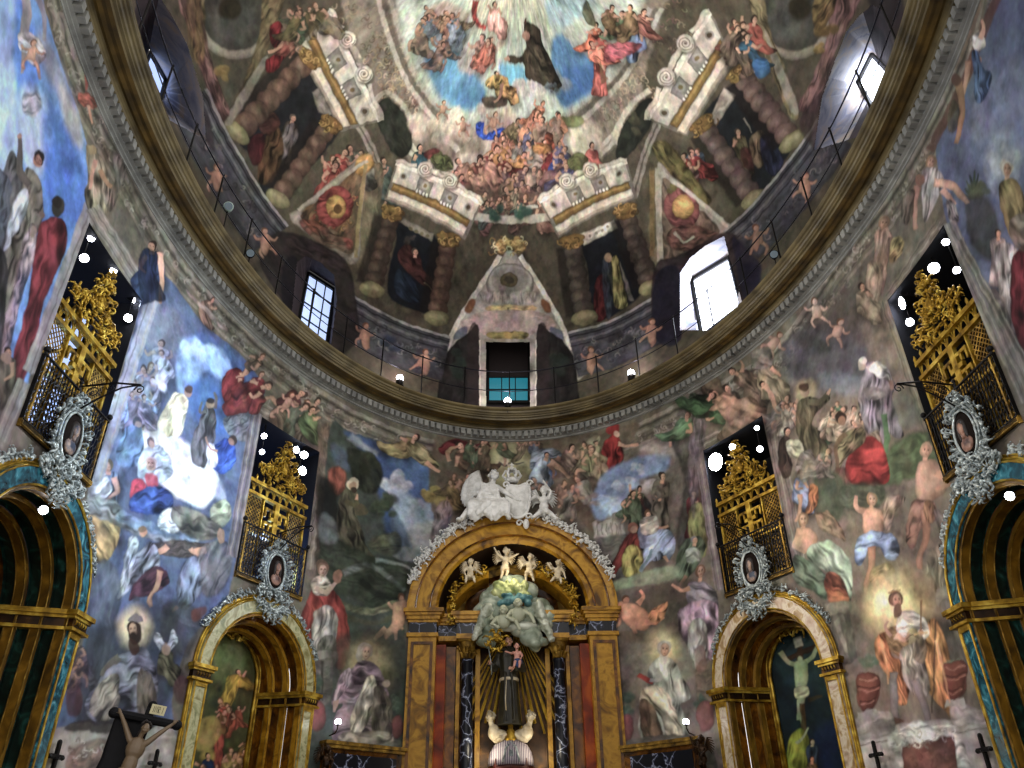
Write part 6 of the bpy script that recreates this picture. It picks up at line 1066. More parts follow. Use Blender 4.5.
def floodlight(deg, px, py, off, r, label, strong=False, aim=None, watt=0, col=(.85, .9, 1.), size=1.2, group=None, unlit=False, top=None):
    u, z = on_plane(px, py, deg, off); root = frame('floodlight', deg, label, 'lamp', group, off=off, u=u, z=z)
    mw = root.matrix_basis; here = Vector(root.location)
    tgt = Vector(aim) if aim is not None else Vector((0, -2, 4.)); d = (tgt-here).normalized(); c, s = math.cos(-root.rotation_euler.z), math.sin(-root.rotation_euler.z); dl = Vector((c*d.x-s*d.y, s*d.x+c*d.y, d.z))
    P_ = [dl*(-r*2.2), dl*(-r*1.9), dl*(-r*.4), Vector((0, 0, 0)), dl*.012]
    b = MB(); b.tube(P_, [r*.5, r*.8, r*1.0, r*1.12, r*1.12], 12); b.build('housing', M['iron'], root, True)
    l = MB(); l.tube([dl*.012, dl*.022], r, 14); l.build('lens', M['glass_teal'] if unlit else M['lamp_big' if strong else 'lamp'], root)
    y = MB(); y.tube([dl*(-r*1.2), dl*(-r*1.2)+Vector((0, 0, (top or NICHE_Z1)-z))], r*.16, 5); y.build('yoke', M['iron'], root)
    if watt:
        ld = bpy.data.lights.new('floodlight_beam', 'SPOT'); ld.energy = watt; ld.color = col; ld.spot_size = size; ld.spot_blend = .9; ld.shadow_soft_size = .12
        lo = bpy.data.objects.new('beam', ld); link(lo, root); lo.location = dl*.08; lo.rotation_euler = (-dl).to_track_quat('Z', 'Y').to_euler()
    return root
# ================================================================ build everything
build_wall(WALL); build_cornice(); build_dome(DOME); build_floor()
# ---- side altars, their pictures, medallions and tribunes
side_altar(-86, 'teal', 'green', 'rib', 'green marble arch altar at the left edge, gilt ribs inside')
side_altar(-49.5, 'cream_green', 'ochre_dark', 'ochre', 'ochre and cream marble arch altar left of the high altar, golden saint picture inside')
side_altar(49.5, 'cream', 'ochre_dark', 'rib', 'marble arch altar right of the high altar, dark crucifixion picture inside')
side_altar(86, 'teal', 'green', 'rib', 'green marble arch altar at the right edge below the silver ornament')
altar_picture(-49.5, paint_saint_left, 'arched olive and gold picture of saints in clouds inside the left ochre altar')
altar_picture(49.5, paint_crucified, 'arched dark picture of the crucified Christ inside the right altar')
def paint_plain(): pass
medallion(-86, 'silver leafy ornament with oval portrait, on the altar at the left edge', 'bust_blue')
medallion(-49.5, 'silver leafy ornament with oval portrait in front of the blue-lit gilt tribune', 'bust_red')
medallion(49.5, 'silver leafy ornament with oval portrait above the crucifixion altar', 'bust_blue')
medallion(86, 'silver leafy ornament with oval portrait, on the altar at the right edge', 'bust_red')
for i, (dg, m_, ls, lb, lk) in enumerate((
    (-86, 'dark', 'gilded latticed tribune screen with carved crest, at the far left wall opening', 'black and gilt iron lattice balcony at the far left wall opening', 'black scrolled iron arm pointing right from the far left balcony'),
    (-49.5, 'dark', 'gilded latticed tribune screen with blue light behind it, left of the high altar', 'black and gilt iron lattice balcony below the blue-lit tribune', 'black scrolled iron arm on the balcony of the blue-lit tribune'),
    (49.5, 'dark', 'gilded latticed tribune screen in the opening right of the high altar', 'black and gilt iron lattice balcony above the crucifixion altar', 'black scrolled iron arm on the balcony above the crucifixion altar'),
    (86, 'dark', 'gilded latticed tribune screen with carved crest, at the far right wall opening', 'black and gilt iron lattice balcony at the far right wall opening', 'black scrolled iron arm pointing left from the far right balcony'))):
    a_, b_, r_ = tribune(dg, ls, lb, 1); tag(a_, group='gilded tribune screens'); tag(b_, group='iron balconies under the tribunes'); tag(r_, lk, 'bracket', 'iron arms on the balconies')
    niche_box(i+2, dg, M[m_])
# the lit window inside the far left tribune
w6 = frame('window_6', -86); w6['kind'] = 'structure'
g = MB(); g.bx(.93, .96, .72, 1.32, 7.3, 9.25); g.build('pane', M['glass_soft'], w6)
f = MB()
for z_ in (7.3, 7.95, 8.6, 9.25): f.bx(.9, .93, .7, 1.34, z_-.03, z_+.03)
for y_ in (.72, 1.02, 1.32): f.bx(.9, .93, y_-.02, y_+.02, 7.3, 9.25)
f.build('window_frame', M['iron'], w6)
# ---- floodlights in the openings
FL = [(-86, 91, 238, .05, 0), (-86, 84, 258, .06, 0), (-86, 113, 271, .05, 0), (-86, 134, 299, .06, 40), (-86, 128, 318, .06, 0),
      (-49.5, 264, 436, .055, 0), (-49.5, 262, 452, .05, 0), (-49.5, 296, 450, .07, 40), (-49.5, 304, 455, .08, 0), (-49.5, 302, 471, .09, 30),
      (49.5, 716, 462, .19, 60), (49.5, 733, 447, .075, 0), (49.5, 757, 428, .05, 0), (49.5, 760, 449, .06, 0),
      (86, 946, 242, .05, 0), (86, 957, 270, .05, 0), (86, 903, 303, .1, 60), (86, 910, 322, .06, 0), (86, 934, 268, .08, 0)]
where = {-86: 'far left', -49.5: 'left', 49.5: 'right', 86: 'far right'}
FLABEL = ['topmost white floodlight under the peak of the far left opening', 'white floodlight beside the lit window of the far left opening', 'white floodlight right of centre near the top of the far left opening', 'upper of two white floodlights at the right jamb of the far left opening', 'lower of two white floodlights at the right jamb of the far left opening',
 'upper small floodlight at the left jamb of the blue-lit tribune', 'lower small floodlight at the left jamb of the blue-lit tribune', 'left floodlight of the bright cluster in the blue-lit tribune', 'middle floodlight of the bright cluster in the blue-lit tribune', 'lowest floodlight of the bright cluster in the blue-lit tribune',
 'large glaring floodlight at the left jamb of the right tribune', 'floodlight just right of the large glaring one in the right tribune', 'topmost small floodlight in the right tribune', 'small floodlight at the right side of the right tribune',
 'topmost floodlight under the peak of the far right opening', 'floodlight at the right side of the far right opening', 'glaring blue-white floodlight at the left jamb of the far right opening', 'smaller floodlight just below the glaring blue-white one', 'wide floodlight above the carved crest of the far right opening']
AIM = {-86: (2, 5, 7), -49.5: (4, -1, 8), 49.5: (-4.5, 1.5, 8), 86: (-3.5, 3.5, 8)}
for (dg, px, py, r_, wt), lb in zip(FL, FLABEL):
    cam_dir = tuple(EYE+np.array([0, 3.5, 2.]))
    floodlight(dg, px, py, -.12, r_, lb, r_ > .085, AIM[dg] if wt else cam_dir, wt*10, (.85, .92, 1) if dg > 0 else (.7, .82, 1), 1.5, 'white floodlights in the tribune openings')
for dg, px, py, lb in ((-86, 43, 510, 'white floodlight under the crown of the green altar arch at the left edge'), (-49.5, 266, 616, 'small white floodlight under the crown of the left ochre altar arch'), (49.5, 770, 606, 'white floodlight under the crown of the crucifixion altar arch'), (86, 1010, 496, 'white floodlight under the crown of the green altar arch at the right edge')):
    floodlight(dg, px, py, .02, .055, lb, False, tuple(EYE+np.array([0, 4, 1.])), 0, group='altar arch floodlights', top=on_plane(px, py, dg, .02)[1]+.12)
# ---------------------------------------------------------------- high altar
HA = frame('high_altar', 0, 'tall amber marble arch altar in the middle with black columns', 'altar')
zs, ra = 6.62, .94
a = MB(); asolid(a, [(1.60, .6), (1.60, -.66), (1.66, -.72), (1.76, -.72), (1.79, -.77), (2.06, -.77), (2.09, -.83), (2.20, -.85), (2.26, -.85), (2.26, .05), (2.1, .6)], zs, ra, 40); a.build('archivolt', M['ochre'], HA)
a = MB(); arib(a, 1.775, -.765, .022, zs, ra, zs, 40); arib(a, 2.075, -.82, .025, zs, ra, zs, 40); a.build('archivolt_bead', M['ochre_dark'], HA)
for sx in (-1, 1):
    p = MB(); p.bx(sx*1.62, sx*2.2, -.72, .3, 0, 6.08); p.cm = 1
    for x0, x1, z0, z1 in ((1.68, 1.74, .3, 5.9), (2.08, 2.14, .3, 5.9), (1.68, 2.14, 5.9, 5.96)): p.bx(sx*x0, sx*x1, -.745, -.72, z0, z1)
    p.build('pilaster', [M['ochre'], M['ochre_dark']], HA)
    c = MB(); c.bx(sx*1.58, sx*2.24, -.77, .3, 6.06, 6.14); c.cm = 1; c.bx(sx*1.62, sx*2.2, -.73, .3, 6.14, 6.36); c.cm = 0
    for z0, z1, o_ in ((6.36, 6.42, .03), (6.42, 6.5, .07), (6.5, 6.56, .11), (6.56, 6.64, .15)): c.bx(sx*(1.62-o_), sx*(2.2+o_*.8), -.72-o_, .3, z0, z1)
    c.build('impost', [M['ochre'], M['black']], HA)
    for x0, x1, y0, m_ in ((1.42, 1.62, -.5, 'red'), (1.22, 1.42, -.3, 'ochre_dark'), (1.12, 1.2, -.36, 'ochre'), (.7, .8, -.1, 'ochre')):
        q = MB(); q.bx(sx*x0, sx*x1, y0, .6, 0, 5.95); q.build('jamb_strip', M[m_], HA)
    col = MB(); col.lathe([(.17, 1.4), (.17, 1.5), (.14, 1.56), (.135, 1.6), (.135, 3.5), (.122, 5.6), (.135, 5.62), (.135, 5.66)], (sx*.97, -.38, 0), 20); cc = col.build('column', M['black'], HA, True)
    k = MB(); k.lathe([(.13, 5.66), (.14, 5.8), (.2, 6.0), (.2, 6.03)], (sx*.97, -.38, 0), 12); k.bx(sx*.77, sx*1.17, -.6, -.16, 6.0, 6.05); r = random.Random(4)
    for j in range(26): aa = r.uniform(0, 6.28); k.tube([(sx*.97+.13*math.cos(aa), -.38+.13*math.sin(aa), 5.68+.12*(j % 3)), (sx*.97+.18*math.cos(aa), -.38+.18*math.sin(aa), 5.78+.12*(j % 3)), (sx*.97+.23*math.cos(aa), -.38+.23*math.sin(aa), 5.77+.12*(j % 3))], [.03, .03, .015], 5)
    k.build('capital', M['gold_dark'], cc, True)
    pd = MB(); pd.bx(sx*.75, sx*1.2, -.62, .5, 0, 1.4); pd.build('column_pedestal', M['ochre_dark'], HA)
    e = MB()
    for x0, x1, y0 in ((.74, 1.2, -.62), (1.2, 1.6, -.42), (.55, .74, -.3)):
        for z0, z1, o_, cm in ((6.05, 6.15, .0, 0), (6.15, 6.38, -.02, 1), (6.38, 6.44, .03, 0), (6.44, 6.52, .08, 0), (6.52, 6.6, .12, 0)): e.cm = cm; e.bx(sx*(x0-max(o_, 0)), sx*(x1+(max(o_, 0) if x1 < 1.5 else 0)), y0-o_, .6, z0, z1)
    e.build('entablature', [M['ochre'], M['black']], HA)
    b = MB()      # sweeping half of the broken pediment
    P_ = [(sx*(1.42-.9*t), -.45, 6.66+.72*math.sin(t*1.45)) for t in [j/10 for j in range(11)]]
    b.sweep([[(x, y-.12, z), (x, y-.18, z+.08), (x, y-.14, z+.16), (x, y+.6, z+.16), (x, y+.6, z)] for x, y, z in P_]); b.build('broken_pediment', M['ochre'], HA)
    gl = MB(); r = random.Random(12+sx)
    for j in range(60):
        t = r.random(); x, z = sx*(1.36-.75*t), 6.9+.62*math.sin(t*1.45); leaf(gl, (x+r.uniform(-.06, .06), z+r.uniform(-.1, .12)), r.uniform(0, 6.28), .13, .024, .02, r.uniform(-3, 3), -.66-r.random()*.06, 5)
    for j in range(22): leaf(gl, (sx*(1.3+r.uniform(-.07, .07)), 6.95-j*.03), r.uniform(0, 6.28), .12, .024, .02, r.uniform(-3, 3), -.68, 5)
    gl.build('gilt_garland', M['gold'], HA, True)
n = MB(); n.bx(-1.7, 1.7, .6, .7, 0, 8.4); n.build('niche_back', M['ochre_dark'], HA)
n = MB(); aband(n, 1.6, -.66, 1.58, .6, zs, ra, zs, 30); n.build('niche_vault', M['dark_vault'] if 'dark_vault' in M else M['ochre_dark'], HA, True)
n = MB(); n.sweep([[(p[0], .3, p[1]), (p[0]*.86, .34, 6.9+(p[1]-6.9)*.86)] for p in apath(1.25, 6.9, .8, 6.3)], False); arib(n, 1.28, .25, .04, 6.9, .8, 6.4); n.build('inner_arch', M['gold_dark'], HA)
ry = MB()
for k in range(-9, 10):
    a0 = k*.047; L0, L1 = .35, 2.55-.22*abs(k % 3-1)
    if abs(k) < 1: continue
    for dd in (0,):
        A_ = a0+dd; w0, w1 = .008, .026+.012*(k % 2)
        p0 = Vector((math.sin(A_)*L0, .0+.02*(k % 2), 6.75-math.cos(A_)*L0)); p1 = Vector((math.sin(A_)*L1*1.35, .02*(k % 2)-.05, 6.75-math.cos(A_)*L1)); sd = Vector((math.cos(A_), 0, math.sin(A_)))
        ry.sweep([[p0-sd*w0, p0+Vector((0, -.03, 0)), p0+sd*w0, p0+Vector((0, .02, 0))], [p1-sd*w1, p1+Vector((0, -.06, 0)), p1+sd*w1, p1+Vector((0, .02, 0))]])
ry.build('gilt_rays', M['ray_gold'], HA)
dr = MB(); dr.bx(-.75, .75, .22, .26, 1.2, 6.3); dr.build('niche_panel', M['bronze'], HA)
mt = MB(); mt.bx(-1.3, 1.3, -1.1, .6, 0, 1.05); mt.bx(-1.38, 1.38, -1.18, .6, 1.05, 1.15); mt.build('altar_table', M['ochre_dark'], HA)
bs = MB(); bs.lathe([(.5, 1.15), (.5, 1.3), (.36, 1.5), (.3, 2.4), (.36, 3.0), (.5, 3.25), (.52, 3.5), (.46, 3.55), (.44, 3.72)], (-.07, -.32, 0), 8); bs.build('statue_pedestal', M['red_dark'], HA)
# striped veil on the pedestal
V_ = frame('draped_veil', 0, 'white and violet striped cloth draped over the red pedestal below the saint', 'cloth', off=.32, u=-.07, z=3.72)
v = MB(); v.lathe([(.46, -.12), (.455, .0), (.42, .14), (.34, .28), (.2, .35), (.02, .37)], (0, 0, 0), 24, flute=.05); v.build('veil', M['veil'], V_, True)
tr = MB(); tr.tube([(-.16, -.44, -.08), (-.1, -.42, .18), (0, -.3, .3), (.1, -.42, .18), (.16, -.44, -.08)], .02, 6); tr.ell((0, -.42, .06), (.05, .03, .09)); tr.build('silver_trim', M['silver'], V_, True)
CB = frame('cherub_console', 0, 'pair of ivory cherub busts flanking a gilt boss under the saint\'s feet', 'sculpture', off=.38, u=-.07, z=4.09)
for sx in (-1, 1):
    m_ = MB(); m_.ell((sx*.22, 0, .06), (.19, .13, .14)); m_.ell((sx*.34, 0, .14), (.12, .11, .16)); m_.tube([(sx*.36, 0, .2), (sx*.4, 0, .34)], .06); head3(m_, (sx*.41, -.02, .43), .1, (sx*.4, -1, .2))
    m_.tube([(sx*.1, -.08, .1), (sx*.2, -.14, .0), (sx*.34, -.12, -.06)], [.05, .06, .03], 6); b_ = fuse(m_.build('cherub_bust', M['putto'], CB), .012)
    h_ = MB(); curls(h_, (sx*.41, .02, .46), .1, 16, 3); h_.build('hair', M['putto'], b_, True)
m_ = MB(); m_.lathe([(.0, -.12), (.1, -.1), (.13, .0), (.09, .14), (.05, .2), (.06, .26), (0, .3)], (0, -.04, 0), 12); m_.build('boss', M['gold'], CB, True)
# ---- the saint with the child
S = frame('saint_statue', 0, 'dark-robed friar statue standing before gilt rays, holding a child', 'statue', off=.34, u=-.09, z=4.36)
m_ = MB(); m_.lathe([(.0, 0), (.27, .0), (.25, .1), (.21, .5), (.19, .85), (.2, 1.05), (.235, 1.3), (.22, 1.42), (.1, 1.52), (.07, 1.58)], (0, 0, 0), 18, flute=.09)
limb(m_, [(-.2, 0, 1.38), (-.3, -.06, 1.12), (-.36, -.2, 1.16)], .09, .075); limb(m_, [(.2, 0, 1.38), (.3, -.08, 1.1), (.16, -.24, 1.08)], .09, .075); m_.tube([(-.12, -.12, 1.5), (0, -.18, 1.38), (.12, -.12, 1.5), (0, .12, 1.52), (-.12, -.12, 1.5)], .05)
m_.tube([(-.08, -.2, 1.0), (-.1, -.24, .5), (-.08, -.27, .05)], .025); m_.tube([(.05, -.2, 1.0), (.09, -.25, .5), (.1, -.28, .05)], .03)
hb = fuse(m_.build('habit', M['habit'], S), .014)
m_ = MB(); m_.lathe([(.2, .86), (.21, .89), (.2, .92)], (0, 0, 0), 16); m_.tube([(-.06, -.2, .88), (-.08, -.25, .5), (-.07, -.28, .25)], .014); m_.build('cord', M['putto'], hb, True)
m_ = MB(); head3(m_, (0, -.03, 1.68), .095, (.3, -1, -.1)); m_.tube([(0, 0, 1.52), (0, -.01, 1.62)], .055); hand(m_, (-.37, -.23, 1.16), (-.3, -.7, .3), .09); hand(m_, (.12, -.27, 1.07), (-1, -.2, 0), .09); fuse(m_.build('head_and_hands', M['flesh'], S), .008)
m_ = MB(); curls(m_, (0, 0, 1.7), .098, 34, 4); m_.build('hair', M['dark_hair'], S, True)
LY = frame('lily_staff', 0, 'thin silvery lily stem held out in the friar statue\'s hand', 'lily', off=.62, u=-.47, z=5.4)
m_ = MB(); m_.tube([(.02, 0, -.1), (0, -.02, .2), (-.06, -.02, .5)], .01, 5)
for k in range(5): a0 = k*1.256; m_.tube([(-.06, -.02, .48), (-.06+.04*math.cos(a0), -.02+.04*math.sin(a0), .54), (-.06+.07*math.cos(a0), -.02+.07*math.sin(a0), .55)], [.01, .018, .004], 5)
m_.build('stem', M['silver'], LY, True)
CH = cherub('child_statue', (0, 0, 0), .62, 0, 'small pink naked child seated on the friar statue\'s arm, blue cloth at the hip', 'statue', None, [[(-.8, -.5, 2.6), (-1.4, -.9, 2.7)], [(.8, -.3, 2.3), (.6, -.8, 1.9)]], [[(-.3, -.9, 1.3), (-.5, -1.0, .5)], [(.4, -.9, 1.3), (.3, -1.1, .5)]], M['flesh_pink'], wings=False, hairm=M['dark_hair'], voxel=.008)
CH.location = (.08+.0, 9.256-.34-.22, 5.36)
m_ = MB(); m_.ell((0.02, -.02, .21), (.1, .1, .07)); m_.tube([(-.04, -.08, .2), (0, -.12, .12), (.05, -.1, .06)], [.05, .04, .02], 6); m_.build('loincloth', M['blue_cloth'], CH, True)
# ---- silver-green cloud with cherubs above the saint
CL = frame('sculpted_cloud', 0, 'billowing greenish silver cloud with cherubs over the friar statue', 'sculpture', off=.5, z=6.2); CL.scale = (1.12, 1, 1.03)
m_ = MB(); r = random.Random(3)
for x, z, s_ in ((0, .95, .34), (-.22, .86, .3), (.26, .84, .3), (-.42, .62, .28), (.46, .6, .26), (-.62, .42, .24), (.66, .4, .22), (-.6, .2, .2), (.62, .18, .18), (-.3, .35, .26), (.3, .3, .3), (-.42, -.02, .22), (.4, -.05, .26), (-.5, -.2, .2), (.15, .1, .2), (.52, -.2, .16), (-.1, .6, .3)):
    for j in range(4): m_.ell((x+r.uniform(-.1, .1), r.uniform(-.06, .1), z+r.uniform(-.1, .1)), (s_*r.uniform(.5, .8), .2, s_*r.uniform(.45, .7)))
fuse(m_.build('cloud', M['cloud'], CL), .02, 2)
m_ = MB()
for j in range(26): a0 = r.uniform(-.9, 4.0); q_ = r.uniform(.1, .42); m_.ell((q_*math.cos(a0)*.9, -.1, .82+q_*math.sin(a0)*.6), (r.uniform(.06, .14), .2, r.uniform(.05, .12)), nu=8, nv=6)
fuse(m_.build('glow', M['cloud_glow'], CL), .018, 2)
m_ = MB()
for j in range(16): m_.ell((r.uniform(-.26, .34), -.18, .62+r.uniform(-.1, .12)), (r.uniform(.06, .12), .14, r.uniform(.05, .09)), nu=8, nv=6)
fuse(m_.build('blue_cloud', M['cloud_blue'], CL), .018, 2)
m_ = MB()
for j in range(40):
    sx = r.choice((-1, 1)); t_ = r.random(); m_.tube([(sx*(.35+.3*t_), -.14, .55-.7*t_+r.uniform(-.1, .1)), (sx*(.5+.25*t_), -.24, .5-.7*t_+r.uniform(-.1, .1)), (sx*(.62+.15*t_), -.2, .35-.6*t_)], [.03, .07, .03], 6)
m_.ell((0, -.1, .1), (.5, .1, .12)); fuse(m_.build('silver_cloud', M['cloud_silver'], CL), .018, 1)
for x, z, s_, lk in ((-.18, .28, .5, (-.2, -1, 0)), (.1, .42, .5, (.3, -1, .2))):
    m_ = MB(); head3(m_, (x, -.3, z+.1), .1, lk); m_.ell((x, -.24, z-.12), (.14, .12, .16)); limb(m_, [(x-.12, -.26, z-.06), (x-.22, -.34, z-.2), (x-.1, -.38, z-.28)], .05, .035); limb(m_, [(x+.12, -.26, z-.06), (x+.24, -.34, z-.16), (x+.3, -.38, z-.32)], .05, .035); c_ = fuse(m_.build('cherub', M['putto_grey'], CL), .012)
    w_ = MB()
    for sx in (-1, 1): 
        for k in range(5): w_.tube([(x+sx*.1, -.14, z), (x+sx*(.22+.02*k), -.12, z+.14-.05*k), (x+sx*(.36-.01*k), -.12, z+.2-.08*k)], [.03, .04, .012], 5)
    w_.build('wing', M['putto_grey'], c_, True)
m_ = MB(); head3(m_, (-.3, -.28, -.18), .09); orn(m_, -.32, -.26, .14, .2, 16, .14, .024, 8, -.26); m_.build('gilt_cherub_head', M['gold'], CL, True)
# ---- four ivory putti
def put(px, py, off, s, lab, arms, legs, lean, sd, look=(0, -1, -.2)):
    u, z = on_plane(px, py, 0, off); c = cherub('putto', (u, 9.256-off, z), s, 0, lab, 'putto', 'ivory putti inside the high altar arch', arms, legs, M['putto'], lean, True, look, kind_sd=sd)
    return c
put(470, 587, .78, .66, 'ivory putto sitting on the left gilt garland of the high altar', [[(-.9, -.4, 2.2), (-.7, -.8, 1.6)], [(1.0, -.3, 2.3), (1.5, -.5, 1.9)]], [[(-.5, -.9, 1.2), (-.6, -1, .3)], [(.5, -.9, 1.2), (.7, -1, .4)]], 0, 1)
put(504, 578, .62, .72, 'ivory putto standing with raised arms at the top middle of the high altar niche', [[(-1.1, -.2, 3.2), (-1.5, -.3, 3.8)], [(.8, -.3, 2.8), (1.3, -.5, 3.0)]], [[(-.3, -.1, .7), (-.4, 0, 0)], [(.4, -.3, .8), (.2, .1, .1)]], .1, 2, (.6, -1, .1))
put(528, 582, .6, .68, 'ivory putto bending down right of the standing one in the high altar niche', [[(-1, -.3, 2.4), (-1.4, -.6, 2.8)], [(.9, -.4, 2.2), (.5, -.9, 1.6)]], [[(-.4, -.6, .8), (-.3, -.2, .0)], [(.5, -.5, .8), (.8, 0, .2)]], .12, 3, (-.3, -1, -.4))
put(556, 588, .78, .66, 'ivory putto leaning back on the right gilt garland of the high altar', [[(-1, -.3, 2.8), (-1.4, -.4, 3.3)], [(.9, -.3, 2.2), (1.1, -.6, 1.5)]], [[(-.5, -.9, 1.2), (-.9, -1.1, .6)], [(.5, -.8, 1.2), (.6, -1, .4)]], .15, 4, (-.6, -1, .3))
# ---- white angels with shield and crown on top of the arch
AN = frame('angel_statue', 0, 'large white winged angel reclining on the left side of the arch top', 'statue', off=.86, u=-.55, z=8.72)
m_ = MB(); m_.ell((0.0, 0, .28), (.3, .2, .22)); m_.ell((.08, -.02, .58), (.2, .15, .24)); m_.tube([(.1, 0, .72), (.13, -.02, .86)], .07); head3(m_, (.16, -.05, .98), .115, (.8, -1, .2))
limb(m_, [(.22, -.05, .68), (.42, -.16, .5), (.62, -.2, .34)], .075, .05); limb(m_, [(-.08, -.05, .68), (-.2, -.16, .48), (.0, -.26, .42)], .075, .05); hand(m_, (.62, -.2, .33), (1, -.2, -.4), .11); hand(m_, (0, -.27, .42), (1, -.2, .1), .11)
limb(m_, [(-.08, -.12, .24), (-.34, -.3, .12), (-.58, -.34, -.22)], .12, .055); m_.ell((-.63, -.4, -.26), (.06, .11, .045)); limb(m_, [(.1, -.12, .2), (.0, -.4, .12), (-.2, -.44, -.1)], .13, .08)
fuse(m_.build('body', M['plaster'], AN), .016)
m_ = MB()
for k in range(12):
    x = -.38+.075*k; m_.tube([(x*.8, -.18, .3), (x, -.36, .12), (x+.03*math.sin(k*2), -.4, -.12-.06*math.sin(k*1.1+.5)), (x+.05, -.34, -.2-.07*math.sin(k*1.1+.5))], [.08, .09, .07, .04], 7)
for k in range(6): m_.tube([(-.14+.06*k, -.12, .78-.02*k), (-.12+.07*k, -.2, .55), (-.2+.09*k, -.26, .32)], [.03, .05, .05], 6)
fuse(m_.build('drapery', M['plaster'], AN), .016, 1)
m_ = MB(); curls(m_, (.14, 0, 1.02), .115, 30, 5); m_.build('hair', M['plaster'], AN, True)
for sx, n_ in ((-1, 9), (1, 6)):
    m_ = MB()
    for k in range(n_): a0 = .25+.22*k; l = .78-.04*k; m_.tube([(-.08, .12, .6), (-.08-l*.45*math.sin(a0)-.08, .2, .6+l*.62*math.cos(a0)+.12), (-.1-l*.72*math.sin(a0+.3), .18, .58+l*.8*math.cos(a0+.45)), (-.12-l*.74*math.sin(a0+.6), .16, .5+l*.7*math.cos(a0+.75))], [.05, .075, .065, .015], 6)
    for v_ in range(len(m_.v)): x, y, z = m_.v[v_]; m_.v[v_] = (x if sx < 0 else x*-.35+.0, y+.08*(sx > 0), z)
    m_.build('wing', M['plaster'], AN, True)
SH = frame('shield', 0, 'tall white blank shield with scrolled rim held between the white angels', 'shield', off=.95, u=.12, z=8.62)
m_ = MB(); O_ = [(-.2, .78), (-.24, .5), (-.2, .2), (-.1, .04), (0, 0), (.12, .02), (.24, .16), (.3, .42), (.3, .74), (.22, .84), (.05, .78)]
q = smooth(np.array(O_), 4); m_.sweep([[(x*s_, y, .42+(z-.42)*s_) for x, z in q] for s_, y in ((1, .06), (1.02, 0), (.96, -.05), (.8, -.08), (.4, -.11), (.02, -.12))]); m_.build('field', M['plaster'], SH, True)
m_ = MB(); m_.tube([(x, -.03, z) for x, z in np.vstack([q, q[:1]])], .03, 6)
for x, z in ((-.24, .8), (.3, .84), (-.18, .0), (.26, .02), (.05, -.14)): m_.tube([(x+.08*(1-j*.06)*math.cos(j*.6), -.06, z+.08*(1-j*.06)*math.sin(j*.6)) for j in range(12)], .022, 6)
m_.ell((.2, -.1, -.18), (.07, .07, .12)); m_.build('scrolled_rim', M['plaster'], SH, True)
CR = frame('crown', 0, 'white openwork crown on top of the shield', 'crown', off=.95, u=.02, z=9.5)
m_ = MB(); m_.lathe([(.13, 0), (.15, .02), (.15, .07), (.13, .09)], (0, 0, 0), 16)
for k in range(6): a0 = k*1.047; c_, s_ = math.cos(a0), math.sin(a0); m_.tube([(.14*c_, .14*s_, .06), (.21*c_, .21*s_, .17), (.15*c_, .15*s_, .29), (0, 0, .3)], [.025, .03, .028, .025], 6); m_.ell((.16*c_, .16*s_, .12), .035)
m_.ell((0, 0, .36), .055); m_.tube([(0, 0, .38), (0, 0, .5)], .016); m_.tube([(-.05, 0, .45), (.05, 0, .45)], .016); m_.build('crown_hoops', M['plaster'], CR, True)
PT = cherub('putto', (.72, 9.256-.88, 8.5), .98, 0, 'white putto statue with raised arm, right of the shield on the arch', 'putto', None, [[(-.9, -.3, 2.9), (-1.5, -.4, 2.5)], [(.7, -.1, 3.5), (.1, -.2, 4.4)]], [[(-.5, -.8, .9), (-1.2, -.9, .3)], [(.6, -.8, .9), (1.3, -.9, .2)]], M['plaster'], .05, True, (-.8, -1, .1), .016)
for sx, lb in ((-1, 'white flower festoon trailing down the left side of the high altar arch'), (1, 'white flower festoon trailing down the right side of the high altar arch')):
    F_ = frame('flower_festoon', 0, lb, 'garland', 'white festoons on the high altar arch'); m_ = MB(); r = random.Random(20+sx); lv = MB()
    for k in range(58):
        a0 = 1.27-.95*k/57 if sx > 0 else 1.2-.92*k/57; q_ = 2.27+.05*math.sin(k*1.7); x, z = sx*q_*math.cos(a0), 6.62+q_*.95*math.sin(a0)
        for j in range(2): leaf(lv, (x+r.uniform(-.05, .05), z+r.uniform(-.05, .05)), r.uniform(0, 6.28), .13, .026, .03, r.uniform(-3, 3), -.84-r.random()*.05, 5)
        if k % 2: m_.ell((x+r.uniform(-.04, .04), -.9, z+r.uniform(-.04, .04)), r.uniform(.03, .055), nu=6, nv=4)
    lv.build('leaves', M['plaster'], F_, True); m_.build('blossoms', M['plaster'], F_, True)
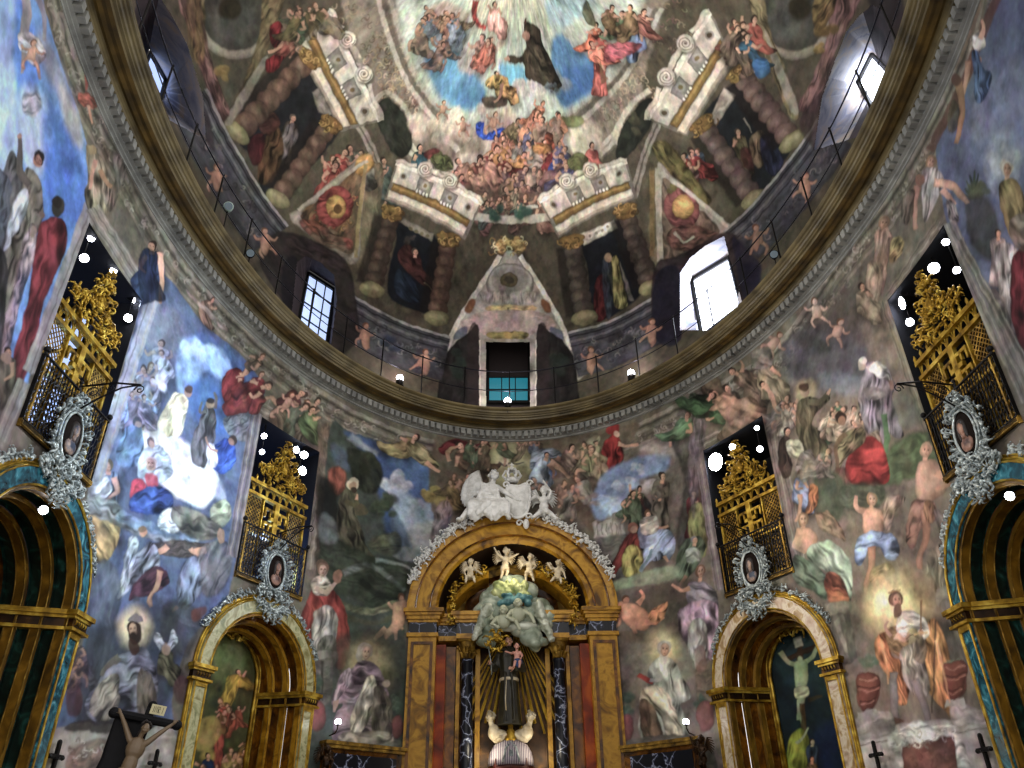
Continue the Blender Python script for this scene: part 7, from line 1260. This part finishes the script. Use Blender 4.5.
# ---------------------------------------------------------------- dado, sconces, crosses, crucifix
for i, (dg, u0, u1) in enumerate(((-30, -.78, .92), (30, -.98, .66))):
    o = frame('trim_%d' % (i+6), dg, off=.2); o['kind'] = 'structure'
    b = MB(); b.bx(u0, u1, 0, .5, 0, 3.78); b.build('dado_wall', M['ochre_dark'], o)
    b = MB(); b.bx(u0-.03, u1+.03, -.06, .5, 3.78, 3.84); b.bx(u0-.06, u1+.06, -.1, .5, 3.84, 3.9); b.bx(u0+.1, u1-.1, -.04, 0, 3.24, 3.3); b.build('ledge', M['gold_dark'], o)
    b = MB(); b.bx(u0+.14, u1-.14, -.025, 0, 3.32, 3.7); b.build('black_panel', M['black'], o)
    sx = -1 if i == 0 else 1; px, py = ((338, 722), (686, 722))[i]; u_, z_ = on_plane(px, py, dg, .45)
    s_ = frame('wall_sconce', dg, 'small bright wall lamp beside the seated saint left of the high altar' if i == 0 else 'small bright wall lamp beside the seated saint right of the high altar', 'lamp', 'small wall lamps', off=.45, u=u_, z=z_)
    b = MB(); b.ell((0, 0, 0), .06, nu=14, nv=10); b.build('bulb', M['lamp'], s_, True); b = MB(); b.tube([(0, 0, -.05), (0, 0, -.12), (0, .06, -.18), (0, .26, -.2)], .014, 6); b.lathe([(.02, -.06), (.045, -.05), (.05, -.03), (.03, -.02)], (0, 0, 0), 10); b.build('arm', M['bronze'], s_, True)
    u_, z_ = on_plane(*((326, 762), (702, 752))[i], dg, .42)
    c_ = cherub('lamp_bearer', (0, 0, 0), .62, 0, 'dark bronze winged figure under the wall lamp left of the high altar' if i == 0 else 'dark bronze winged figure under the wall lamp right of the high altar', 'sculpture', 'bronze lamp bearers', [[(-.9, -.4, 3), (-1.0, -.6, 3.8)], [(.8, -.3, 2.4), (.4, -.8, 1.9)]], [[(-.3, -.4, .8), (-.2, .1, .1)], [(.3, -.5, .8), (.4, 0, 0)]], M['bronze'], 0, True)
    f_ = frame('x', dg, off=.42, u=u_, z=z_-.32); c_.location = f_.location.copy(); c_.rotation_euler = f_.rotation_euler.copy(); bpy.data.objects.remove(f_)
    b = MB(); b.lathe([(0, -.34), (.05, -.3), (.1, -.1), (.12, -.02), (.12, .0)], (0, 0, 0), 12); b.tube([(0, 0, -.2), (0, .3, -.26)], .03); b.build('bracket', M['bronze'], c_, True)
for (px, py), dg, lb in (((56, 757), -70, 'small black iron cross on the pale dado beside the green altar at the left edge'), ((155, 764), -61, 'small black iron cross half hidden beside the crucifix'), ((876, 755), 61, 'left small black iron cross on the pale painted dado at the right'), ((984, 750), 72, 'right small black iron cross, beside the green altar at the right edge')):
    u_, z_ = on_plane(px, py, dg, .1); c_ = frame('iron_cross', dg, lb, 'cross', 'black iron crosses on the dado', off=.1, u=u_, z=z_)
    b = MB(); b.bx(-.022, .022, -.02, .02, -.45, .17); b.bx(-.115, .115, -.02, .02, -.022, .03)
    for x, z in ((-.115, 0), (.115, 0), (0, .17)): b.ell((x, 0, z), .03, nu=8, nv=6)
    b.lathe([(.02, 0), (.05, .0), (.05, .02)], (0, -.0, -.02), 8); b.tube([(0, 0, -.3), (0, .12, -.3)], .02); b.build('cross', M['iron'], c_)
_d = rays([(148, 716)])[0]; XP = EYE+_d*((3.0-EYE[2])/_d[2]); XP[2] = 0
X = empty('crucifix', tuple(XP), R(16), 'black wooden crucifix with pale body and INRI sign, bottom left of the photo', 'crucifix')
cz = 3.0; X.scale = (.78, .78, .78); X.location.z = .66; X.location.x -= .35; X.location.y -= .1; X.rotation_euler = (0, R(9), R(16))
b = MB(); b.bx(-.05, .05, -.03, .03, .4, cz+.14); b.tube([(-.38, 0, cz), (.34, 0, cz)], .05, 8); b.ell((-.39, 0, cz), .065); b.ell((.35, 0, cz), .06); b.lathe([(.28, 0), (.28, .08), (.1, .2), (.06, .5)], (0, 0, 0), 12); b.ell((0, 0, cz+.16), .055); b.build('cross_beam', M['black_wood'], X)
b = MB(); b.bx(.0, .17, -.06, -.045, cz+.06, cz+.17); sg = b.build('name_board', M['cream_board'], X)
def letters(txt, h):
    S_ = {'I': [[(.5, 0), (.5, 1)]], 'N': [[(0, 0), (0, 1), (.8, 0), (.8, 1)]], 'R': [[(0, 0), (0, 1), (.6, .95), (.6, .55), (0, .5), (.7, 0)]]}
    m = MB(); x = 0
    for ch in txt:
        for ln in S_[ch]: m.tube([((x+p[0]*.6)*h, 0, p[1]*h) for p in ln], h*.07, 4)
        x += .62 if ch == 'I' else .78
    return m
lt = letters('INRI', .07)
lt.v = [(x*.7+.02, y-.063, z+cz+.08) for x, y, z in lt.v]; lt.build('inscription', M['black_wood'], sg)
b = MB(); b.ell((0, -.09, cz-.52), (.085, .07, .15)); b.ell((0, -.09, cz-.34), (.11, .08, .13)); limb(b, [(-.1, -.09, cz-.26), (-.2, -.08, cz-.13), (-.3, -.05, cz-.01)], .038, .02); limb(b, [(.1, -.09, cz-.26), (.2, -.08, cz-.13), (.3, -.05, cz-.01)], .038, .02)
hand(b, (-.3, -.06, cz-.01), (-.6, 0, .7), .055); hand(b, (.3, -.06, cz-.01), (.6, 0, .7), .055)
limb(b, [(-.04, -.1, cz-.62), (-.05, -.16, cz-.86), (-.01, -.1, cz-1.1)], .055, .028); limb(b, [(.04, -.1, cz-.62), (.05, -.17, cz-.86), (.01, -.12, cz-1.1)], .055, .028); b.ell((0, -.13, cz-1.15), (.035, .05, .06)); b.tube([(0, -.1, cz-.26), (.02, -.14, cz-.16)], .03); head3(b, (.035, -.15, cz-.12), .055, (.4, -1, -.5)); fuse(b.build('body', M['corpus'], X), .009)
b = MB(); curls(b, (.03, -.13, cz-.09), .058, 26, 6); b.tube([(.0, -.1, cz-.1), (-.02, -.1, cz-.22)], .025); b.build('hair', M['dark_hair'], X, True)
b = MB(); b.lathe([(.1, 0), (.11, .05), (.1, .12)], (0, -.09, cz-.68), 12, flute=.1); b.build('loincloth', M['corpus'], X, True)
b = MB()
for k in range(7): b.tube([(-.34+.05*k, .06, cz-.02-.05*(k % 2)), (-.3+.05*k, .09, cz-.5), (-.36+.07*k, .1, cz-1.1), (-.4+.08*k, .1, cz-1.9)], [.04, .06, .07, .08], 7)
fuse(b.build('black_veil', M['black_wood'], X), .02, 2)
# ---------------------------------------------------------------- gallery railing and uplights
RL = empty('gallery_railing', (0, 0, 11.5), 0, 'thin black iron railing running round the cornice gallery', 'railing')
tt = [s2t(-16.8+33.6*i/240) for i in range(241)]
for nm, z_, r_ in (('handrail', 1.28, .016), ('middle_rail', .7, .011)): b = MB(); b.tube([(ring_pt(.3, 0, float(t))[0], ring_pt(.3, 0, float(t))[1], z_) for t in tt], r_, 5); b.build(nm, M['iron_light'], RL, True)
for i in range(27):
    t = float(s2t(-16.25+1.25*i)); x, y, _ = ring_pt(.3, 0, t); b = MB(); b.tube([(x, y, .0), (x, y, 1.28)], .017, 6); b.lathe([(.04, 0), (.04, .02), (.02, .03)], (x, y, 0), 8); b.ell((x, y, 1.3), .026, nu=8, nv=6); b.build('post', M['iron'], RL)
UPL = [(402, 378, 1, 'uplight on the cornice left of the middle window'), (508, 399, 1, 'uplight on the cornice under the teal middle window'), (629, 372, 1, 'uplight on the cornice right of the middle window'), (240, 224, 0, 'pale greenish lamp head high on the left of the cornice gallery'), (252, 262, 0, 'dark uplight left of the left lattice window'), (771, 262, 0, 'dark uplight right of the bright right window')]
for px, py, on, lb in UPL:
    d = rays([(px, py)])[0]; k_ = (11.66-EYE[2])/d[2]
    p = EYE+d*k_; t = math.atan2(p[0]/5.65, p[1]/8.8); x, y, _ = ring_pt(.16, 0, t)
    zz = 11.76 if on else (12.25 if px == 240 else 11.95); root = empty('uplight', (x, y, zz), 0, lb, 'lamp', 'lamps on the cornice gallery')
    n_ = Vector((x, y, 0)).normalized(); d_ = (n_*.75+Vector((0, 0, 1))).normalized() if on else (Vector((0, -.7, -.45))-n_*.4).normalized()
    b = MB(); b.tube([d_*-.16, d_*-.1, Vector((0, 0, 0)), d_*.02], [.04, .08, .09, .09], 12); b.build('housing', M['lamp_white'] if px == 240 else M['iron'], root, True)
    b = MB(); (b.ell((0, 0, .1), .085, nu=16, nv=10) if on else b.tube([d_*.022, d_*.03], .075, 12)); b.build('lens', M['lamp'] if on else M['dull_lens'], root); b = MB(); b.tube([d_*-.08, (d_.x*-.08, d_.y*-.08, 11.5-zz)], .012, 5); b.build('stand', M['iron'], root)
    if on: lamp_ = bpy.data.lights.new('uplight_glow', 'POINT'); lamp_.energy = 16; lamp_.color = (1, .86, .84); lamp_.shadow_soft_size = .08; lo_ = bpy.data.objects.new('glow', lamp_); link(lo_, root); lo_.location = (-n_.x*.05, -n_.y*.05, .28)
    if on: b = MB(); b.ell((0, 0, -.1), (.1, .1, .04)); b.build('foot', M['iron'], root, True)
EXPO = 0.38
def lamp(name, kind, loc, energy, col=(1, 1, 1), size=.3, aim=None, spot=1.2):
    l = bpy.data.lights.new(name, kind); l.energy = energy; l.color = col
    l.shadow_soft_size = size
    if kind == 'SPOT': l.spot_size = spot; l.spot_blend = .9
    o = bpy.data.objects.new(name, l); COL.objects.link(o); o.location = loc
    if aim is not None: o.rotation_euler = (Vector(loc)-Vector(aim)).to_track_quat('Z', 'Y').to_euler()
    return o
def wallpt(px, py):
    s_, z_ = hit_wall([(px, py)])[0]; t = float(s2t(s_)); return (WA*math.sin(t), WB*math.cos(t), z_)
# strong lamps standing on the gallery wash the dome
for i in range(9):
    t = R(-100+25*i); x, y, _ = ring_pt(.1, 0, t); lamp('gallery_wash', 'SPOT', (x*.9, y*.9, 12.0), 190, (1., .95, .88), .25, (-x*.1, -y*.1+1, 17.5), 1.9)
# tribune floodlight beams rake the walls; last is an unseen spot added mid-nave
for src, dst, e_, c_, sp in (((4.9, 3.9, 9.2), (165, 430), 2400, (.72, .86, 1), .7), ((4.9, 3.9, 9.2), (130, 600), 900, (.8, .88, 1), 1.0), ((5.4, .8, 9.2), (40, 120), 500, (.75, .86, 1), .9),
      ((-4.9, 3.9, 9.2), (840, 420), 1000, (1, .88, .76), 1.0), ((-4.9, 3.9, 9.2), (905, 610), 1000, (1, .9, .76), .9), ((-5.4, .8, 9.2), (660, 560), 650, (1, .9, .8), .9), ((5.4, .8, 9.2), (365, 600), 300, (1, .95, .9), .9), ((0, -4, 9.5), (510, 500), 500, (1, .96, .9), .8)):
    lamp('wall_beam', 'SPOT', src, e_, c_, .15, wallpt(*dst), sp)
for dg, e_ in ((-86, 25), (-49.5, 60)):
    f_ = frame('x', dg); mw = Matrix.Translation(f_.location) @ f_.rotation_euler.to_matrix().to_4x4(); lamp('tribune_blue_light', 'POINT', mw @ Vector((.3, .7, 7.0)), e_, (.25, .42, 1.), .15); bpy.data.objects.remove(f_)
lamp('altar_niche_light', 'POINT', (0, 8.3, 7.4), 7, (1, .86, .62), .1)
lamp('altar_niche_light', 'POINT', (.62, 8.5, 3.9), 10, (1, .88, .66), .1)
lamp('altar_niche_light', 'POINT', (-.66, 8.5, 3.9), 10, (1, .88, .66), .1)
# ================================================================ light
w = bpy.data.worlds.new('world'); SC.world = w; w.use_nodes = True
bg = w.node_tree.nodes['Background']; bg.inputs[0].default_value = (1.0, .96, .93, 1); bg.inputs[1].default_value = 1.15
SC.view_settings.view_transform = 'Standard'; SC.view_settings.look = 'None'; SC.view_settings.exposure = EXPO; SC.view_settings.gamma = 1
SC.view_settings.use_curve_mapping = False
SC.cycles.max_bounces = 5; SC.cycles.use_denoising = True
